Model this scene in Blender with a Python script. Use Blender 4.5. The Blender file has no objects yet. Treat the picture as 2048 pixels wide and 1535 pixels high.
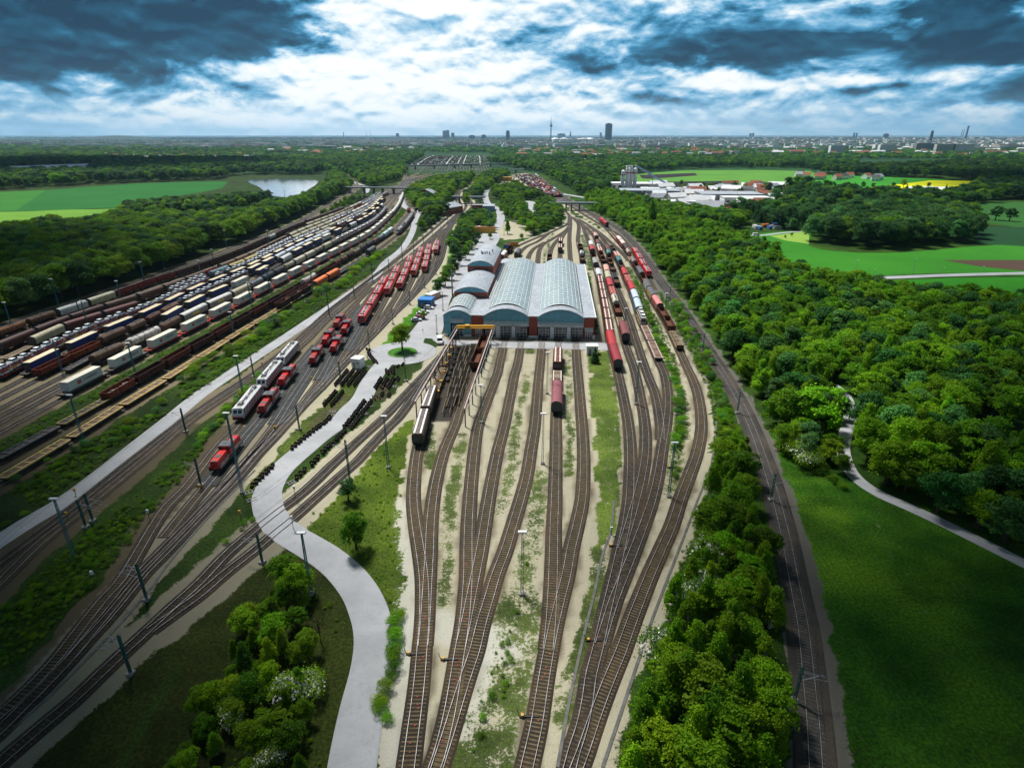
HAZE = True
import bpy, math, random
import numpy as np
from mathutils import Vector, Matrix, noise as mnoise
random.seed(7); RNG = np.random.RandomState(11)
SC = bpy.context.scene; COL = SC.collection
PI = math.pi
# ---------------------------------------------------------------- camera model
F = 1190.0; PT = math.atan(497.5/F); H = 72.0
sP, cP = math.sin(PT), math.cos(PT)
def G(x, y, z=0.0):
    v = (y-767.5)/F; u = (x-1024)/F
    t = (H-z)/(sP+v*cP)
    return (u*t, (cP-v*sP)*t)
def PX(X, Y, Z=0.0):
    zc = Y*cP+(H-Z)*sP
    return 1024+F*X/zc, 767.5+F*((H-Z)*cP-Y*sP)/zc
def hgt(base, ytop):
    X, Y = G(*base)
    th = PT+math.atan((ytop-767.5)/F)
    return H-Y*math.tan(th)
cam = bpy.data.objects.new('camera', bpy.data.cameras.new('camera')); COL.objects.link(cam)
cam.location = (0, 0, H); cam.rotation_euler = (PI/2-PT, 0, 0)
cam.data.sensor_width = 36; cam.data.sensor_fit = 'HORIZONTAL'; cam.data.lens = 36*F/2048
cam.data.clip_start = 0.5; cam.data.clip_end = 150000
SC.camera = cam
SC.view_settings.view_transform = 'Standard'; SC.view_settings.look = 'None'
SC.view_settings.exposure = 0.48; SC.view_settings.gamma = 1
SC.cycles.max_bounces = 5; SC.cycles.diffuse_bounces = 3; SC.cycles.glossy_bounces = 2
SC.cycles.transmission_bounces = 2; SC.cycles.volume_bounces = 1; SC.cycles.transparent_max_bounces = 4
SC.cycles.caustics_reflective = False; SC.cycles.caustics_refractive = False
# ---------------------------------------------------------------- node helper
class NT:
    def __init__(s, tree): s.t = tree; s.n = tree.nodes; s.l = tree.links
    def new(s, typ, **kw):
        n = s.n.new(typ)
        for k, v in kw.items(): setattr(n, k, v)
        return n
    def put(s, sock, v):
        if v is None: return
        if hasattr(v, 'is_output'): s.l.new(v, sock)
        else: sock.default_value = v
    def m(s, op, a, b=None, c=None, clamp=False):
        n = s.new('ShaderNodeMath', operation=op, use_clamp=clamp)
        s.put(n.inputs[0], a); s.put(n.inputs[1], b); s.put(n.inputs[2], c)
        return n.outputs[0]
    def mix(s, f, a, b, mode='MIX'):
        n = s.new('ShaderNodeMix', data_type='RGBA', blend_type=mode)
        s.put(n.inputs[0], f)
        for i, v in ((6, a), (7, b)):
            if isinstance(v, tuple) and len(v) == 3: v = v+(1,)
            s.put(n.inputs[i], v)
        return n.outputs[2]
    def sm(s, x, a, b, lo=0.0, hi=1.0):
        n = s.new('ShaderNodeMapRange', interpolation_type='SMOOTHSTEP')
        s.put(n.inputs[0], x); s.put(n.inputs[1], a); s.put(n.inputs[2], b); s.put(n.inputs[3], lo); s.put(n.inputs[4], hi)
        return n.outputs[0]
    def noise(s, vec, scale, detail=4, rough=.55, dist=0.0):
        n = s.new('ShaderNodeTexNoise'); s.put(n.inputs['Vector'], vec)
        n.inputs['Scale'].default_value = scale; n.inputs['Detail'].default_value = detail
        n.inputs['Roughness'].default_value = rough; n.inputs['Distortion'].default_value = dist
        return n.outputs['Fac']
    def xyz(s, a, b, c):
        n = s.new('ShaderNodeCombineXYZ'); s.put(n.inputs[0], a); s.put(n.inputs[1], b); s.put(n.inputs[2], c); return n.outputs[0]
    def sep(s, v):
        n = s.new('ShaderNodeSeparateXYZ'); s.put(n.inputs[0], v); return n.outputs
MATS = {}
def mat(name, build):
    m = bpy.data.materials.new(name); m.use_nodes = True
    t = NT(m.node_tree); b = m.node_tree.nodes['Principled BSDF']
    build(t, b); MATS[name] = m; return m
def simple(name, col, rough=.7, metal=0.0, var=.25, scale=1.5, spec=.3, col2=None, fine=None):
    def f(t, b):
        co = t.new('ShaderNodeTexCoord').outputs['Object']
        n = t.noise(co, scale, 5, .6)
        c2 = col2 or tuple(c*(1-var) for c in col)
        k = t.mix(t.sm(n, .35, .65), c2, col)
        if fine:
            n2 = t.noise(co, fine, 3, .7); k = t.mix(t.sm(n2, .3, .7), k, t.mix(.35, k, (0, 0, 0)))
        t.put(b.inputs['Base Color'], k)
        b.inputs['Roughness'].default_value = rough; b.inputs['Metallic'].default_value = metal
        b.inputs['Specular IOR Level'].default_value = spec
    return mat(name, f)
def paint(name, rough=.5, dirt=.35, dcol=(.05, .035, .025), spec=.3, streak=True):
    """painted or rusty metal whose colour is that of the object, with dirt and streaks"""
    def f(t, b):
        oi = t.new('ShaderNodeObjectInfo'); tc = t.new('ShaderNodeTexCoord').outputs['Object']
        x, y, z = t.sep(tc)
        off = t.m('MULTIPLY', oi.outputs['Random'], 50.)
        v1 = t.xyz(t.m('ADD', x, off), y, t.m('MULTIPLY', z, .35))
        n = t.noise(v1, 1.1, 6, .65); n2 = t.noise(v1, 6.0, 3, .6)
        d = t.m('MULTIPLY', t.sm(t.m('ADD', n, t.m('MULTIPLY', n2, .25)), .5, .8), dirt)
        t.put(b.inputs['Base Color'], t.mix(d, oi.outputs['Color'], dcol))
        b.inputs['Roughness'].default_value = rough; b.inputs['Specular IOR Level'].default_value = spec
    return mat(name, f)
simple('dark_steel', (.035, .033, .032), .6, .2, .4, 3)
simple('black', (.012, .012, .014), .5, 0, .3)
simple('wheel_steel', (.05, .04, .035), .45, .5, .5, 6)
simple('rust', (.13, .045, .022), .85, 0, .5, 2.5)
simple('wood_deck', (.2, .14, .09), .85, 0, .45, 2)
simple('pale_deck', (.42, .33, .22), .85, 0, .4, 1.2)
simple('concrete', (.36, .36, .34), .9, 0, .25, .6, fine=4)
simple('white_paint', (.75, .76, .78), .45, 0, .12, 2)
simple('grey_paint', (.3, .32, .34), .5, 0, .25, 1.5)
simple('dark_grey', (.08, .085, .09), .6, 0, .3, 2)
simple('red_paint', (.55, .02, .02), .45, 0, .3, 2)
simple('yellow_paint', (.7, .38, .04), .5, 0, .3, 2)
simple('blue_paint', (.02, .2, .6), .5, 0, .3, 2)
simple('lamp_metal', (.07, .22, .27), .5, .3, .4, 1)
simple('pole_green', (.04, .14, .13), .6, .2, .4, 1)
simple('glass_dark', (.015, .025, .035), .12, 0, .3, 2, spec=.8)
simple('bark', (.07, .05, .035), .9, 0, .5, 3)
simple('birch_bark', (.5, .5, .47), .9, 0, .5, 5)
simple('gravel_dark', (.06, .055, .05), .95, 0, .4, .6, fine=5)
simple('asphalt_pit', (.035, .04, .04), .8, 0, .5, .4, fine=3)
simple('brick', (.42, .1, .05), .85, 0, .3, .5, fine=3)
simple('teal_clad', (.07, .22, .3), .55, 0, .35, .3)
simple('roof_grey', (.4, .43, .48), .6, 0, .14, .12, fine=1.0)
simple('roof_white', (.72, .74, .76), .6, 0, .1, .2)
simple('roof_tile', (.3, .1, .06), .8, 0, .4, .3)
simple('wall_cream', (.6, .57, .5), .8, 0, .15, .2)
simple('wall_white', (.85, .86, .86), .8, 0, .12, .2)
simple('blossom', (.75, .75, .66), .8, 0, .25, 2)
paint('paint'); paint('rusty', .8, .75, (.045, .022, .014)); paint('gloss', .3, .12, spec=.5)
def _rail(t, b):
    co = t.new('ShaderNodeTexCoord').outputs['Object']
    n = t.noise(co, .6, 3)
    t.put(b.inputs['Base Color'], t.mix(t.sm(n, .3, .7), (.2, .19, .2), (.4, .39, .42)))
    b.inputs['Metallic'].default_value = .35; b.inputs['Roughness'].default_value = .5
mat('rail_top', _rail)
simple('rail_side', (.09, .05, .035), .8, .2, .4, 1)
simple('sleeper_wood', (.085, .07, .045), .9, 0, .75, 1.1)
simple('sleeper_brown', (.125, .095, .05), .9, 0, .45, .8)
simple('sleeper_concrete', (.09, .088, .085), .9, 0, .5, 1.2)
def _road(t, b):
    co = t.new('ShaderNodeTexCoord').outputs['Object']
    n = t.noise(co, .12, 5, .6); n2 = t.noise(co, 2.2, 4, .7); n3 = t.noise(co, .5, 3, .5)
    c = t.mix(t.sm(n, .3, .7), (.27, .28, .305), (.36, .37, .4))
    c = t.mix(t.sm(n2, .35, .75, 0, .45), c, (.3, .31, .32))
    c = t.mix(t.sm(n3, .62, .7, 0, .35), c, (.24, .24, .25))
    n4 = t.noise(co, .9, 6, .7, 1.5); c = t.mix(t.sm(n4, .5, .72, 0, .4), c, (.2, .2, .2))
    t.put(b.inputs['Base Color'], c); b.inputs['Roughness'].default_value = .9
mat('road_mat', _road)
def _ballast(t, b):
    co = t.new('ShaderNodeTexCoord').outputs['Object']; oi = t.new('ShaderNodeObjectInfo')
    n = t.noise(co, .08, 4, .6); n2 = t.noise(co, 3.5, 3, .8); n3 = t.noise(co, .9, 4, .7)
    c = t.mix(t.sm(n, .42, .58), t.mix(.6, oi.outputs['Color'], (.012, .01, .008)), t.mix(.2, oi.outputs['Color'], (.14, .08, .03)))
    c = t.mix(t.sm(n2, .3, .75, 0, .7), c, (.02, .016, .012))
    c = t.mix(t.sm(n3, .6, .85, 0, .35), c, (.09, .07, .045))
    t.put(b.inputs['Base Color'], c); b.inputs['Roughness'].default_value = .95
    bp = t.new('ShaderNodeBump'); bp.inputs['Strength'].default_value = .6; bp.inputs['Distance'].default_value = .1
    t.put(bp.inputs['Height'], n2); t.put(b.inputs['Normal'], bp.outputs[0])
mat('ballast', _ballast)
def _leaf(name, a, bb, c, tr=.25):
    def f(t, b):
        g = t.new('ShaderNodeNewGeometry'); oi = t.new('ShaderNodeObjectInfo')
        r1 = g.outputs['Random Per Island']; r2 = oi.outputs['Random']
        k = t.mix(t.sm(r1, .0, 1.0), a, bb)
        k = t.mix(t.m('MULTIPLY', r2, .75), k, t.mix(r1, c, bb))
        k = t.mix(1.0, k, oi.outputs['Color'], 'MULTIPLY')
        hv = t.m('FRACT', t.m('MULTIPLY', r2, 7.31)); br = t.m('ADD', .55, t.m('MULTIPLY', hv, .95)); k = t.mix(1.0, k, t.xyz(t.m('MULTIPLY', br, t.m('ADD', .8, t.m('MULTIPLY', t.m('FRACT', t.m('MULTIPLY', r2, 3.7)), .5))), br, br), 'MULTIPLY')
        t.put(b.inputs['Base Color'], k); b.inputs['Roughness'].default_value = .6
        b.inputs['Specular IOR Level'].default_value = .15
        tl = t.new('ShaderNodeBsdfTranslucent'); t.put(tl.inputs[0], t.mix(.5, k, (.12, .3, .01)))
        mx = t.new('ShaderNodeMixShader'); mx.inputs[0].default_value = tr
        t.l.new(b.outputs[0], mx.inputs[1]); t.l.new(tl.outputs[0], mx.inputs[2])
        out = [n for n in t.n if n.type == 'OUTPUT_MATERIAL'][0]; t.l.new(mx.outputs[0], out.inputs[0])
    return mat(name, f)
_leaf('leaf', (.04, .12, .004), (.15, .32, .006), (.24, .36, .01), .45)
_leaf('leaf_dark', (.01, .05, .01), (.03, .12, .014), (.02, .09, .03), .2)
_leaf('leaf_grey', (.03, .11, .03), (.1, .24, .06), (.07, .2, .06))
# ---------------------------------------------------------------- mesh builder
class B:
    def __init__(s): s.v = []; s.f = []; s.m = []
    def face(s, pts, mi=0):
        i = len(s.v); s.v += [tuple(p) for p in pts]; s.f.append(tuple(range(i, i+len(pts)))); s.m.append(mi)
    def box(s, cx, cy, cz, sx, sy, sz, mi=0, rot=0.0, top=None, tx=1.0, ty=1.0):
        i = len(s.v); c, sn = math.cos(rot), math.sin(rot)
        for dz in (-.5, .5):
            kx, ky = (tx, ty) if dz > 0 else (1, 1)
            for dx, dy in ((-.5, -.5), (.5, -.5), (.5, .5), (-.5, .5)):
                x, y = dx*sx*kx, dy*sy*ky
                s.v.append((cx+x*c-y*sn, cy+x*sn+y*c, cz+dz*sz))
        for q in ((0, 3, 2, 1), (4, 5, 6, 7), (0, 1, 5, 4), (1, 2, 6, 5), (2, 3, 7, 6), (3, 0, 4, 7)):
            s.f.append(tuple(i+k for k in q)); s.m.append(mi)
        if top is not None: s.m[-5] = top
    def cyl(s, a, b, r, r2=None, n=12, mi=0, cap=True):
        r2 = r if r2 is None else r2
        a, b = Vector(a), Vector(b); d = (b-a).normalized()
        u = d.orthogonal().normalized(); w = d.cross(u); i = len(s.v)
        for p, rr in ((a, r), (b, r2)):
            for k in range(n):
                an = 2*PI*k/n; s.v.append(tuple(p+u*(rr*math.cos(an))+w*(rr*math.sin(an))))
        for k in range(n):
            s.f.append((i+k, i+(k+1) % n, i+n+(k+1) % n, i+n+k)); s.m.append(mi)
        if cap:
            s.f.append(tuple(i+k for k in reversed(range(n)))); s.m.append(mi)
            s.f.append(tuple(i+n+k for k in range(n))); s.m.append(mi)
    def prism(s, prof, x0, x1, mi=0, capmi=None, ax='x', mis=None, close=True):
        """profile in (y,z) swept along x (or (x,z) along y)"""
        i = len(s.v); n = len(prof)
        for xx in (x0, x1):
            for p, z in prof: s.v.append((xx, p, z) if ax == 'x' else (p, xx, z))
        for k in range(n if close else n-1):
            s.f.append((i+k, i+(k+1) % n, i+n+(k+1) % n, i+n+k)); s.m.append(mis[k] if mis else mi)
        if close:
            c = mi if capmi is None else capmi
            s.f.append(tuple(i+k for k in reversed(range(n)))); s.m.append(c)
            s.f.append(tuple(i+n+k for k in range(n))); s.m.append(c)
    def mesh(s, name, *mats, smooth=False):
        me = bpy.data.meshes.new(name); me.from_pydata(s.v, [], s.f)
        for k in mats: me.materials.append(MATS[k])
        me.polygons.foreach_set('material_index', s.m)
        if smooth: me.shade_smooth()
        me.update(); return me
def link(o): COL.objects.link(o); return o
def ob(name, me, parent=None, color=None, loc=(0, 0, 0)):
    o = bpy.data.objects.new(name, me); link(o); o.parent = parent; o.location = loc
    if color: o.color = (*color, 1)
    return o
def tag(o, label=None, cat=None, group=None, kind=None):
    if label: o['label'] = label
    if cat: o['category'] = cat
    if group: o['group'] = group
    if kind: o['kind'] = kind
    return o
def empty(name, loc, rz=0.0):
    o = bpy.data.objects.new(name, None); link(o); o.location = loc; o.rotation_euler = (0, 0, rz); o.empty_display_size = .5; return o
def struct(name, me, label=None, color=None): return tag(ob(name, me, None, color), label, kind='structure')
class Proto:
    """a kind of thing: root name and parts (name, mesh, colourable, local position, subparts)"""
    def __init__(s, name, cat, parts, length=0): s.name = name; s.cat = cat; s.parts = parts; s.L = length
    def put(s, loc, rz, label, group=None, color=None, color2=None, scale=1.0, skip=()):
        r = empty(s.name, loc, rz); tag(r, label, s.cat, group)
        if scale != 1.0: r.scale = (scale,)*3 if not isinstance(scale, tuple) else scale
        for p in s.parts:
            nm, me, cb, pos = p[:4]
            if nm in skip: continue
            o = ob(nm, me, r, None, pos)
            c = color if cb == 1 else color2 if cb == 2 else None
            if c: o.color = (*c, 1)
            if len(p) > 4:
                for q in p[4]:
                    k = ob(q[0], q[1], o, None, q[3]); cc = color if q[2] == 1 else color2 if q[2] == 2 else None
                    if cc: k.color = (*cc, 1)
        return r
# ---------------------------------------------------------------- geometry utilities
def smooth(pts, step=1.5):
    """Catmull-Rom through points, resampled at even distance"""
    P = np.array(pts, float)
    Q = np.vstack([2*P[0]-P[1], P, 2*P[-1]-P[-2]])
    out = []
    for i in range(1, len(Q)-2):
        a, b, c, d = Q[i-1], Q[i], Q[i+1], Q[i+2]
        for t in np.linspace(0, 1, 12, endpoint=False):
            out.append(.5*((2*b)+(c-a)*t+(2*a-5*b+4*c-d)*t*t+(3*b-a-3*c+d)*t**3))
    out.append(Q[-2]); out = np.array(out)
    for _ in range(2): out[1:-1] = (out[:-2]+2*out[1:-1]+out[2:])/4
    s = np.concatenate([[0], np.cumsum(np.hypot(*np.diff(out, axis=0).T))])
    n = max(2, int(s[-1]/step)+1); q = np.linspace(0, s[-1], n)
    return np.stack([np.interp(q, s, out[:, 0]), np.interp(q, s, out[:, 1])], 1)
def W(pts): return [G(*p) for p in pts]
def normals(P):
    T = np.gradient(P, axis=0); T /= np.maximum(1e-9, np.hypot(T[:, 0], T[:, 1]))[:, None]
    return T, np.stack([-T[:, 1], T[:, 0]], 1)
UB = {}
def bits(name, m, parent, boxes):
    """one part per box"""
    for q in boxes:
        s = tuple(round(v, 2) for v in q[3:6]); k = (name, m, s)
        if k not in UB: b = B(); b.box(0, 0, 0, *s); UB[k] = b.mesh(name, m)
        ob(name, UB[k], parent, None, q[:3])
def grid_faces(n, m):
    return [(i*m+j, i*m+j+1, (i+1)*m+j+1, (i+1)*m+j) for i in range(n-1) for j in range(m-1)]
def sweep(P, prof, name, mats, fm=None):
    """sweep an open profile [(offset, z)] along a ground polyline"""
    T, N = normals(P); n, m = len(P), len(prof)
    V = np.zeros((n, m, 3))
    for j, (o, z) in enumerate(prof): V[:, j, :2] = P+N*o; V[:, j, 2] = z
    me = bpy.data.meshes.new(name); me.from_pydata(V.reshape(-1, 3).tolist(), [], grid_faces(n, m))
    for k in mats: me.materials.append(MATS[k])
    if fm: me.polygons.foreach_set('material_index', fm*(n-1))
    return me
def pip(X, Y, poly):
    inside = np.zeros(X.shape, bool); n = len(poly)
    for i in range(n):
        x0, y0 = poly[i]; x1, y1 = poly[(i+1) % n]
        if y0 == y1: continue
        c = ((y0 > Y) != (y1 > Y)) & (X < (x1-x0)*(Y-y0)/(y1-y0)+x0); inside ^= c
    return inside
def pdist(X, Y, P):
    """distance from points to a polyline"""
    P = np.asarray(P); d = np.full(X.shape, 1e9)
    for (x0, y0), (x1, y1) in zip(P[:-1], P[1:]):
        dx, dy = x1-x0, y1-y0; L = dx*dx+dy*dy
        if L < 1e-9: continue
        t = np.clip(((X-x0)*dx+(Y-y0)*dy)/L, 0, 1)
        d = np.minimum(d, np.hypot(X-x0-t*dx, Y-y0-t*dy))
    return d
def vnoise(X, Y, s, seed=0):
    X = X/s+seed*17.3; Y = Y/s+seed*9.1
    xi, yi = np.floor(X).astype(int), np.floor(Y).astype(int); fx, fy = X-xi, Y-yi
    fx = fx*fx*(3-2*fx); fy = fy*fy*(3-2*fy)
    def h(a, b):
        n = (a*374761393+b*668265263+seed*1442695) & 0x7fffffff
        n = ((n ^ (n >> 13))*1274126177) & 0x7fffffff
        return (n & 0xffff)/65535.
    return (h(xi, yi)*(1-fx)+h(xi+1, yi)*fx)*(1-fy)+(h(xi, yi+1)*(1-fx)+h(xi+1, yi+1)*fx)*fy
def fbm(X, Y, s, seed=0): return .55*vnoise(X, Y, s, seed)+.3*vnoise(X, Y, s/2.3, seed+1)+.15*vnoise(X, Y, s/5, seed+2)
def flat_poly(name, pts, z, m, label=None, color=None):
    b = B(); P = smooth(list(pts)+[pts[0]], 4.0)[:-1] if len(pts) > 12 else pts
    b.face([(x, y, z) for x, y in P]); return struct(name, b.mesh(name, m), label, color)
# ---------------------------------------------------------------- world: sky with broken cloud
SUN_EL, SUN_AZ = math.radians(60), math.radians(-38)      # ahead of the camera, behind the clouds
def raydir(x, y):
    v = (y-767.5)/F; u = (x-1024)/F
    d = Vector((u, cP-v*sP, -(sP+v*cP))).normalized(); return math.atan2(d.x, d.y), math.asin(d.z)
def build_world():
    w = bpy.data.worlds.new('World'); SC.world = w; w.use_nodes = True
    t = NT(w.node_tree); t.n.clear()
    d = t.new('ShaderNodeTexCoord').outputs['Generated']
    x, y, z = t.sep(d)
    az = t.m('ARCTAN2', x, y); el = t.m('ARCSINE', z)
    zz = t.m('ADD', t.m('MAXIMUM', z, 0.0), .05)
    pv = t.xyz(t.m('DIVIDE', x, zz), t.m('DIVIDE', y, zz), 0.0)
    big = t.noise(pv, .33, 4, .6, 0)
    def sp(ka, ke, dz, up=0.0): return t.xyz(t.m('MULTIPLY', az, ka), t.m('MULTIPLY', t.m('ADD', el, up), ke), dz)
    puff = t.noise(sp(7.5, 19., 3.), 1.0, 6, .6, .35); puffu = t.noise(sp(7.5, 19., 3., .012), 1.0, 6, .6, .35)
    puff2 = t.noise(sp(22., 48., 1.), 1.0, 4, .6, .5); puff2u = t.noise(sp(22., 48., 1., .006), 1.0, 4, .6, .5)
    relief = t.m('ADD', t.m('MULTIPLY', t.m('SUBTRACT', puff, puffu), 2.6), t.m('MULTIPLY', t.m('SUBTRACT', puff2, puff2u), 1.7))
    puff = t.sm(puff, .3, .7, .12, .88)
    def billow(ka, ke, dz, up=0.0):
        n = t.new('ShaderNodeTexVoronoi', feature='F1'); n.inputs['Scale'].default_value = 1.0; n.inputs['Detail'].default_value = 1.0; n.inputs['Roughness'].default_value = .55
        p = sp(ka, ke, dz, up); w = t.new('ShaderNodeTexNoise'); t.put(w.inputs['Vector'], p); w.inputs['Scale'].default_value = .9; w.inputs['Detail'].default_value = 3
        a_ = t.new('ShaderNodeVectorMath', operation='SCALE'); t.put(a_.inputs[0], w.outputs['Color']); a_.inputs['Scale'].default_value = 1.5
        q = t.new('ShaderNodeVectorMath', operation='ADD'); t.put(q.inputs[0], p); t.put(q.inputs[1], a_.outputs[0]); t.put(n.inputs['Vector'], q.outputs[0]); return n.outputs['Distance']
    bw = billow(12., 26., 7.); bwu = billow(12., 26., 7., .008)
    lit = t.m('SUBTRACT', bwu, bw)                       # upper sides of the puffs catch the light
    # field: 0 = dark cloud, 1 = bright cloud
    def blob(px, py, sx, sy, amp, acc, edge=0.0, r0=.1):
        a0, e0 = raydir(px, py); sa, se = sx/F, sy/F*.86
        q = t.m('ADD', t.m('POWER', t.m('ABSOLUTE', t.m('DIVIDE', t.m('SUBTRACT', az, a0), sa)), 2.0),
                t.m('POWER', t.m('ABSOLUTE', t.m('DIVIDE', t.m('SUBTRACT', el, e0), se)), 2.0))
        if edge: q = t.m('ADD', q, t.m('MULTIPLY', t.m('ADD', t.m('SUBTRACT', puff, .5), t.m('MULTIPLY', t.m('SUBTRACT', bw, .5), .55)), edge))
        return t.m('ADD', acc, t.sm(q, r0, 1.6, amp, 0.0))
    tex = t.m('MULTIPLY', t.m('SUBTRACT', puff, .5), .34)
    tex = t.m('ADD', tex, t.m('MULTIPLY', t.m('SUBTRACT', puff2, .5), .22))
    tex = t.m('ADD', tex, t.m('MULTIPLY', lit, .75)); tex = t.m('ADD', tex, t.m('MULTIPLY', relief, .3)); tex = t.m('ADD', tex, t.m('MULTIPLY', t.m('SUBTRACT', big, .5), .12))
    f = .6
    for b in ((800, 140, 460, 170, .27), (720, 170, 200, 70, .08), (1330, 185, 260, 45, .14), (1620, 150, 210, 26, .3), (1960, 175, 130, 45, .16), (50, 165, 110, 35, .2), (300, 235, 300, 20, .1), (980, 15, 220, 35, .12), (690, 12, 120, 30, .1)):
        f = blob(*b, f)
    for b in ((120, 40, 330, 75, -.5, .8, .5), (430, 30, 190, 85, -.5, 1.0, .55), (300, 130, 240, 60, -.26, 1.3, .2), (110, 200, 260, 50, -.2, 1.2, .1), (1650, 120, 560, 140, -.1, .8, .1),
              (1500, 80, 380, 50, -.32, 1.2, .3), (1840, 95, 340, 42, -.38, 1.1, .4), (1230, 70, 220, 75, -.14, 1.4, .2), (1730, 195, 380, 22, -.2, 1.2, .2),
              (1930, 0, 120, 26, -.4, 1.2, .3), (2050, 170, 60, 50, -.3, 1.0, .2), (1200, 205, 260, 22, -.12, 1.2, .1), (-60, 90, 200, 160, -.16, .8, .1), (1090, 150, 150, 60, -.14, 1.6, .1), (2100, 60, 200, 160, -.15, .8, .1), (900, 60, 120, 30, -.1, 1.6, .1)):
        f = blob(*b[:5], f, b[5], b[6])
    f = t.m('MAXIMUM', f, .05); amt = t.sm(f, .08, .5, .3, 1.0); f = t.m('ADD', f, t.m('MULTIPLY', tex, amt))
    cr = t.new('ShaderNodeValToRGB'); t.put(cr.inputs[0], f)
    e = cr.color_ramp.elements; stops = [(0.0, (.003, .03, .065)), (.14, (.01, .08, .15)), (.28, (.035, .19, .34)), (.42, (.1, .31, .5)),
                                         (.56, (.25, .44, .6)), (.7, (.46, .6, .7)), (.84, (.67, .74, .77)), (1.0, (.8, .81, .8))]
    e[0].position, e[0].color = stops[0][0], (*stops[0][1], 1); e[1].position, e[1].color = stops[-1][0], (*stops[-1][1], 1)
    for p, c in stops[1:-1]:
        k = e.new(p); k.color = (*c, 1)
    # pale band towards the horizon, clear brighter in the middle
    hz = t.mix(t.sm(t.m('ABSOLUTE', t.m('ADD', az, .06)), .1, .85), (.72, .8, .85), (.08, .26, .42))
    lo = t.sm(el, .0, .06, .6, 0.0)
    c = t.mix(lo, cr.outputs[0], hz)
    # overhead and behind: thick grey-blue layer
    up = t.sm(el, .2, .6)
    over = t.mix(t.sm(big, .35, .65), (.07, .11, .16), (.21, .27, .33))
    c = t.mix(up, c, over)
    back = t.sm(y, .35, -.3)
    c = t.mix(back, c, (.085, .125, .175))
    sky = t.new('ShaderNodeTexSky', sky_type='NISHITA'); sky.sun_disc = False
    sky.sun_elevation = SUN_EL; sky.sun_rotation = SUN_AZ
    skyb = t.mix(1.0, sky.outputs[0], (.03, .03, .03), 'MULTIPLY')
    c = t.mix(.06, c, skyb)
    c = t.mix(t.sm(el, -.02, -.2), c, (.03, .05, .03))
    bg = t.new('ShaderNodeBackground'); t.put(bg.inputs[0], c); bg.inputs[1].default_value = 1.0
    out = t.new('ShaderNodeOutputWorld'); t.l.new(bg.outputs[0], out.inputs[0])
    w.cycles.sampling_method = 'MANUAL'; w.cycles.sample_map_resolution = 512
build_world()
sun = bpy.data.objects.new('sun', bpy.data.lights.new('sun', 'SUN')); link(sun)
sun.data.energy = 4.6; sun.data.angle = math.radians(13); sun.data.color = (1, .965, .9)
sd = Vector((math.sin(SUN_AZ)*math.cos(SUN_EL), math.cos(SUN_AZ)*math.cos(SUN_EL), math.sin(SUN_EL)))
sun.rotation_euler = sd.to_track_quat('Z', 'Y').to_euler()
# unseen clouds, added overhead to shade the ground towards the view's corners and edges
def _added_cloud(t, b):
    b.inputs['Base Color'].default_value = (.8, .82, .85, 1); b.inputs['Roughness'].default_value = 1
    b.inputs['Specular IOR Level'].default_value = 0
mat('added_cloud_mat', _added_cloud)
def added_cloud(gx, gy, rx, ry, seed, h=520, rz=0.0):
    """unseen blocker, placed so that its shadow falls on the ground round (gx, gy)"""
    off = h/math.tan(SUN_EL); cx, cy = gx+off*math.sin(SUN_AZ), gy+off*math.cos(SUN_AZ)
    b = B(); n, m = 20, 40
    V = []
    for i in range(n+1):
        th = PI*i/n
        for j in range(m):
            ph = 2*PI*j/m
            p = Vector((math.sin(th)*math.cos(ph), math.sin(th)*math.sin(ph), math.cos(th)))
            k = 1+.38*mnoise.fractal(p*1.7+Vector((seed*7, 0, 0)), 1, 2, 5)
            x, y = p.x*rx*k, p.y*ry*k
            V.append((x*math.cos(rz)-y*math.sin(rz), x*math.sin(rz)+y*math.cos(rz), max(-8, p.z*min(rx, ry)*.3*k)))
    b.v = V
    for i in range(n):
        for j in range(m): b.f.append((i*m+j, (i+1)*m+j, (i+1)*m+(j+1) % m, i*m+(j+1) % m)); b.m.append(0)
    o = ob('added_cloud', b.mesh('added_cloud', 'added_cloud_mat', smooth=True)); o.location = (cx, cy, h)
    tag(o, 'unseen shade caster added above the railway yard', kind='stuff')
added_cloud(-232, 18, 205, 136, 1, 230); added_cloud(204, 16, 166, 132, 2, 230); added_cloud(0, -85, 210, 98, 3, 300)
added_cloud(-335, 300, 125, 120, 4); added_cloud(290, 190, 100, 110, 5); added_cloud(980, 820, 300, 330, 7, 620); added_cloud(-1200, 1500, 600, 500, 8, 640)
# haze
hb = B(); hb.box(0, 12000, 199, 52000, 56000, 402)
def _haze(t, b):
    t.n.remove(b); v = t.new('ShaderNodeVolumePrincipled')
    v.inputs['Color'].default_value = (.42, .7, 1.0, 1); v.inputs['Density'].default_value = 2.8e-5; v.inputs['Anisotropy'].default_value = .3
    out = [n for n in t.n if n.type == 'OUTPUT_MATERIAL'][0]; t.l.new(v.outputs[0], out.inputs['Volume'])
mat('haze_mat', _haze)
if HAZE: tag(ob('haze', hb.mesh('haze', 'haze_mat')), 'thin bluish air over the plain', kind='stuff')
# ---------------------------------------------------------------- tracks
BR = (.028, .016, .008); DK = (.02, .016, .012); GY = (.1, .09, .08)
TRK = {}
def T(key, pts, ball=BR, slp='sleeper_brown', bed=1.36, world=False):
    TRK[key] = dict(P=smooth(pts if world else W(pts)), ball=ball, slp=slp, bed=bed)
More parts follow.
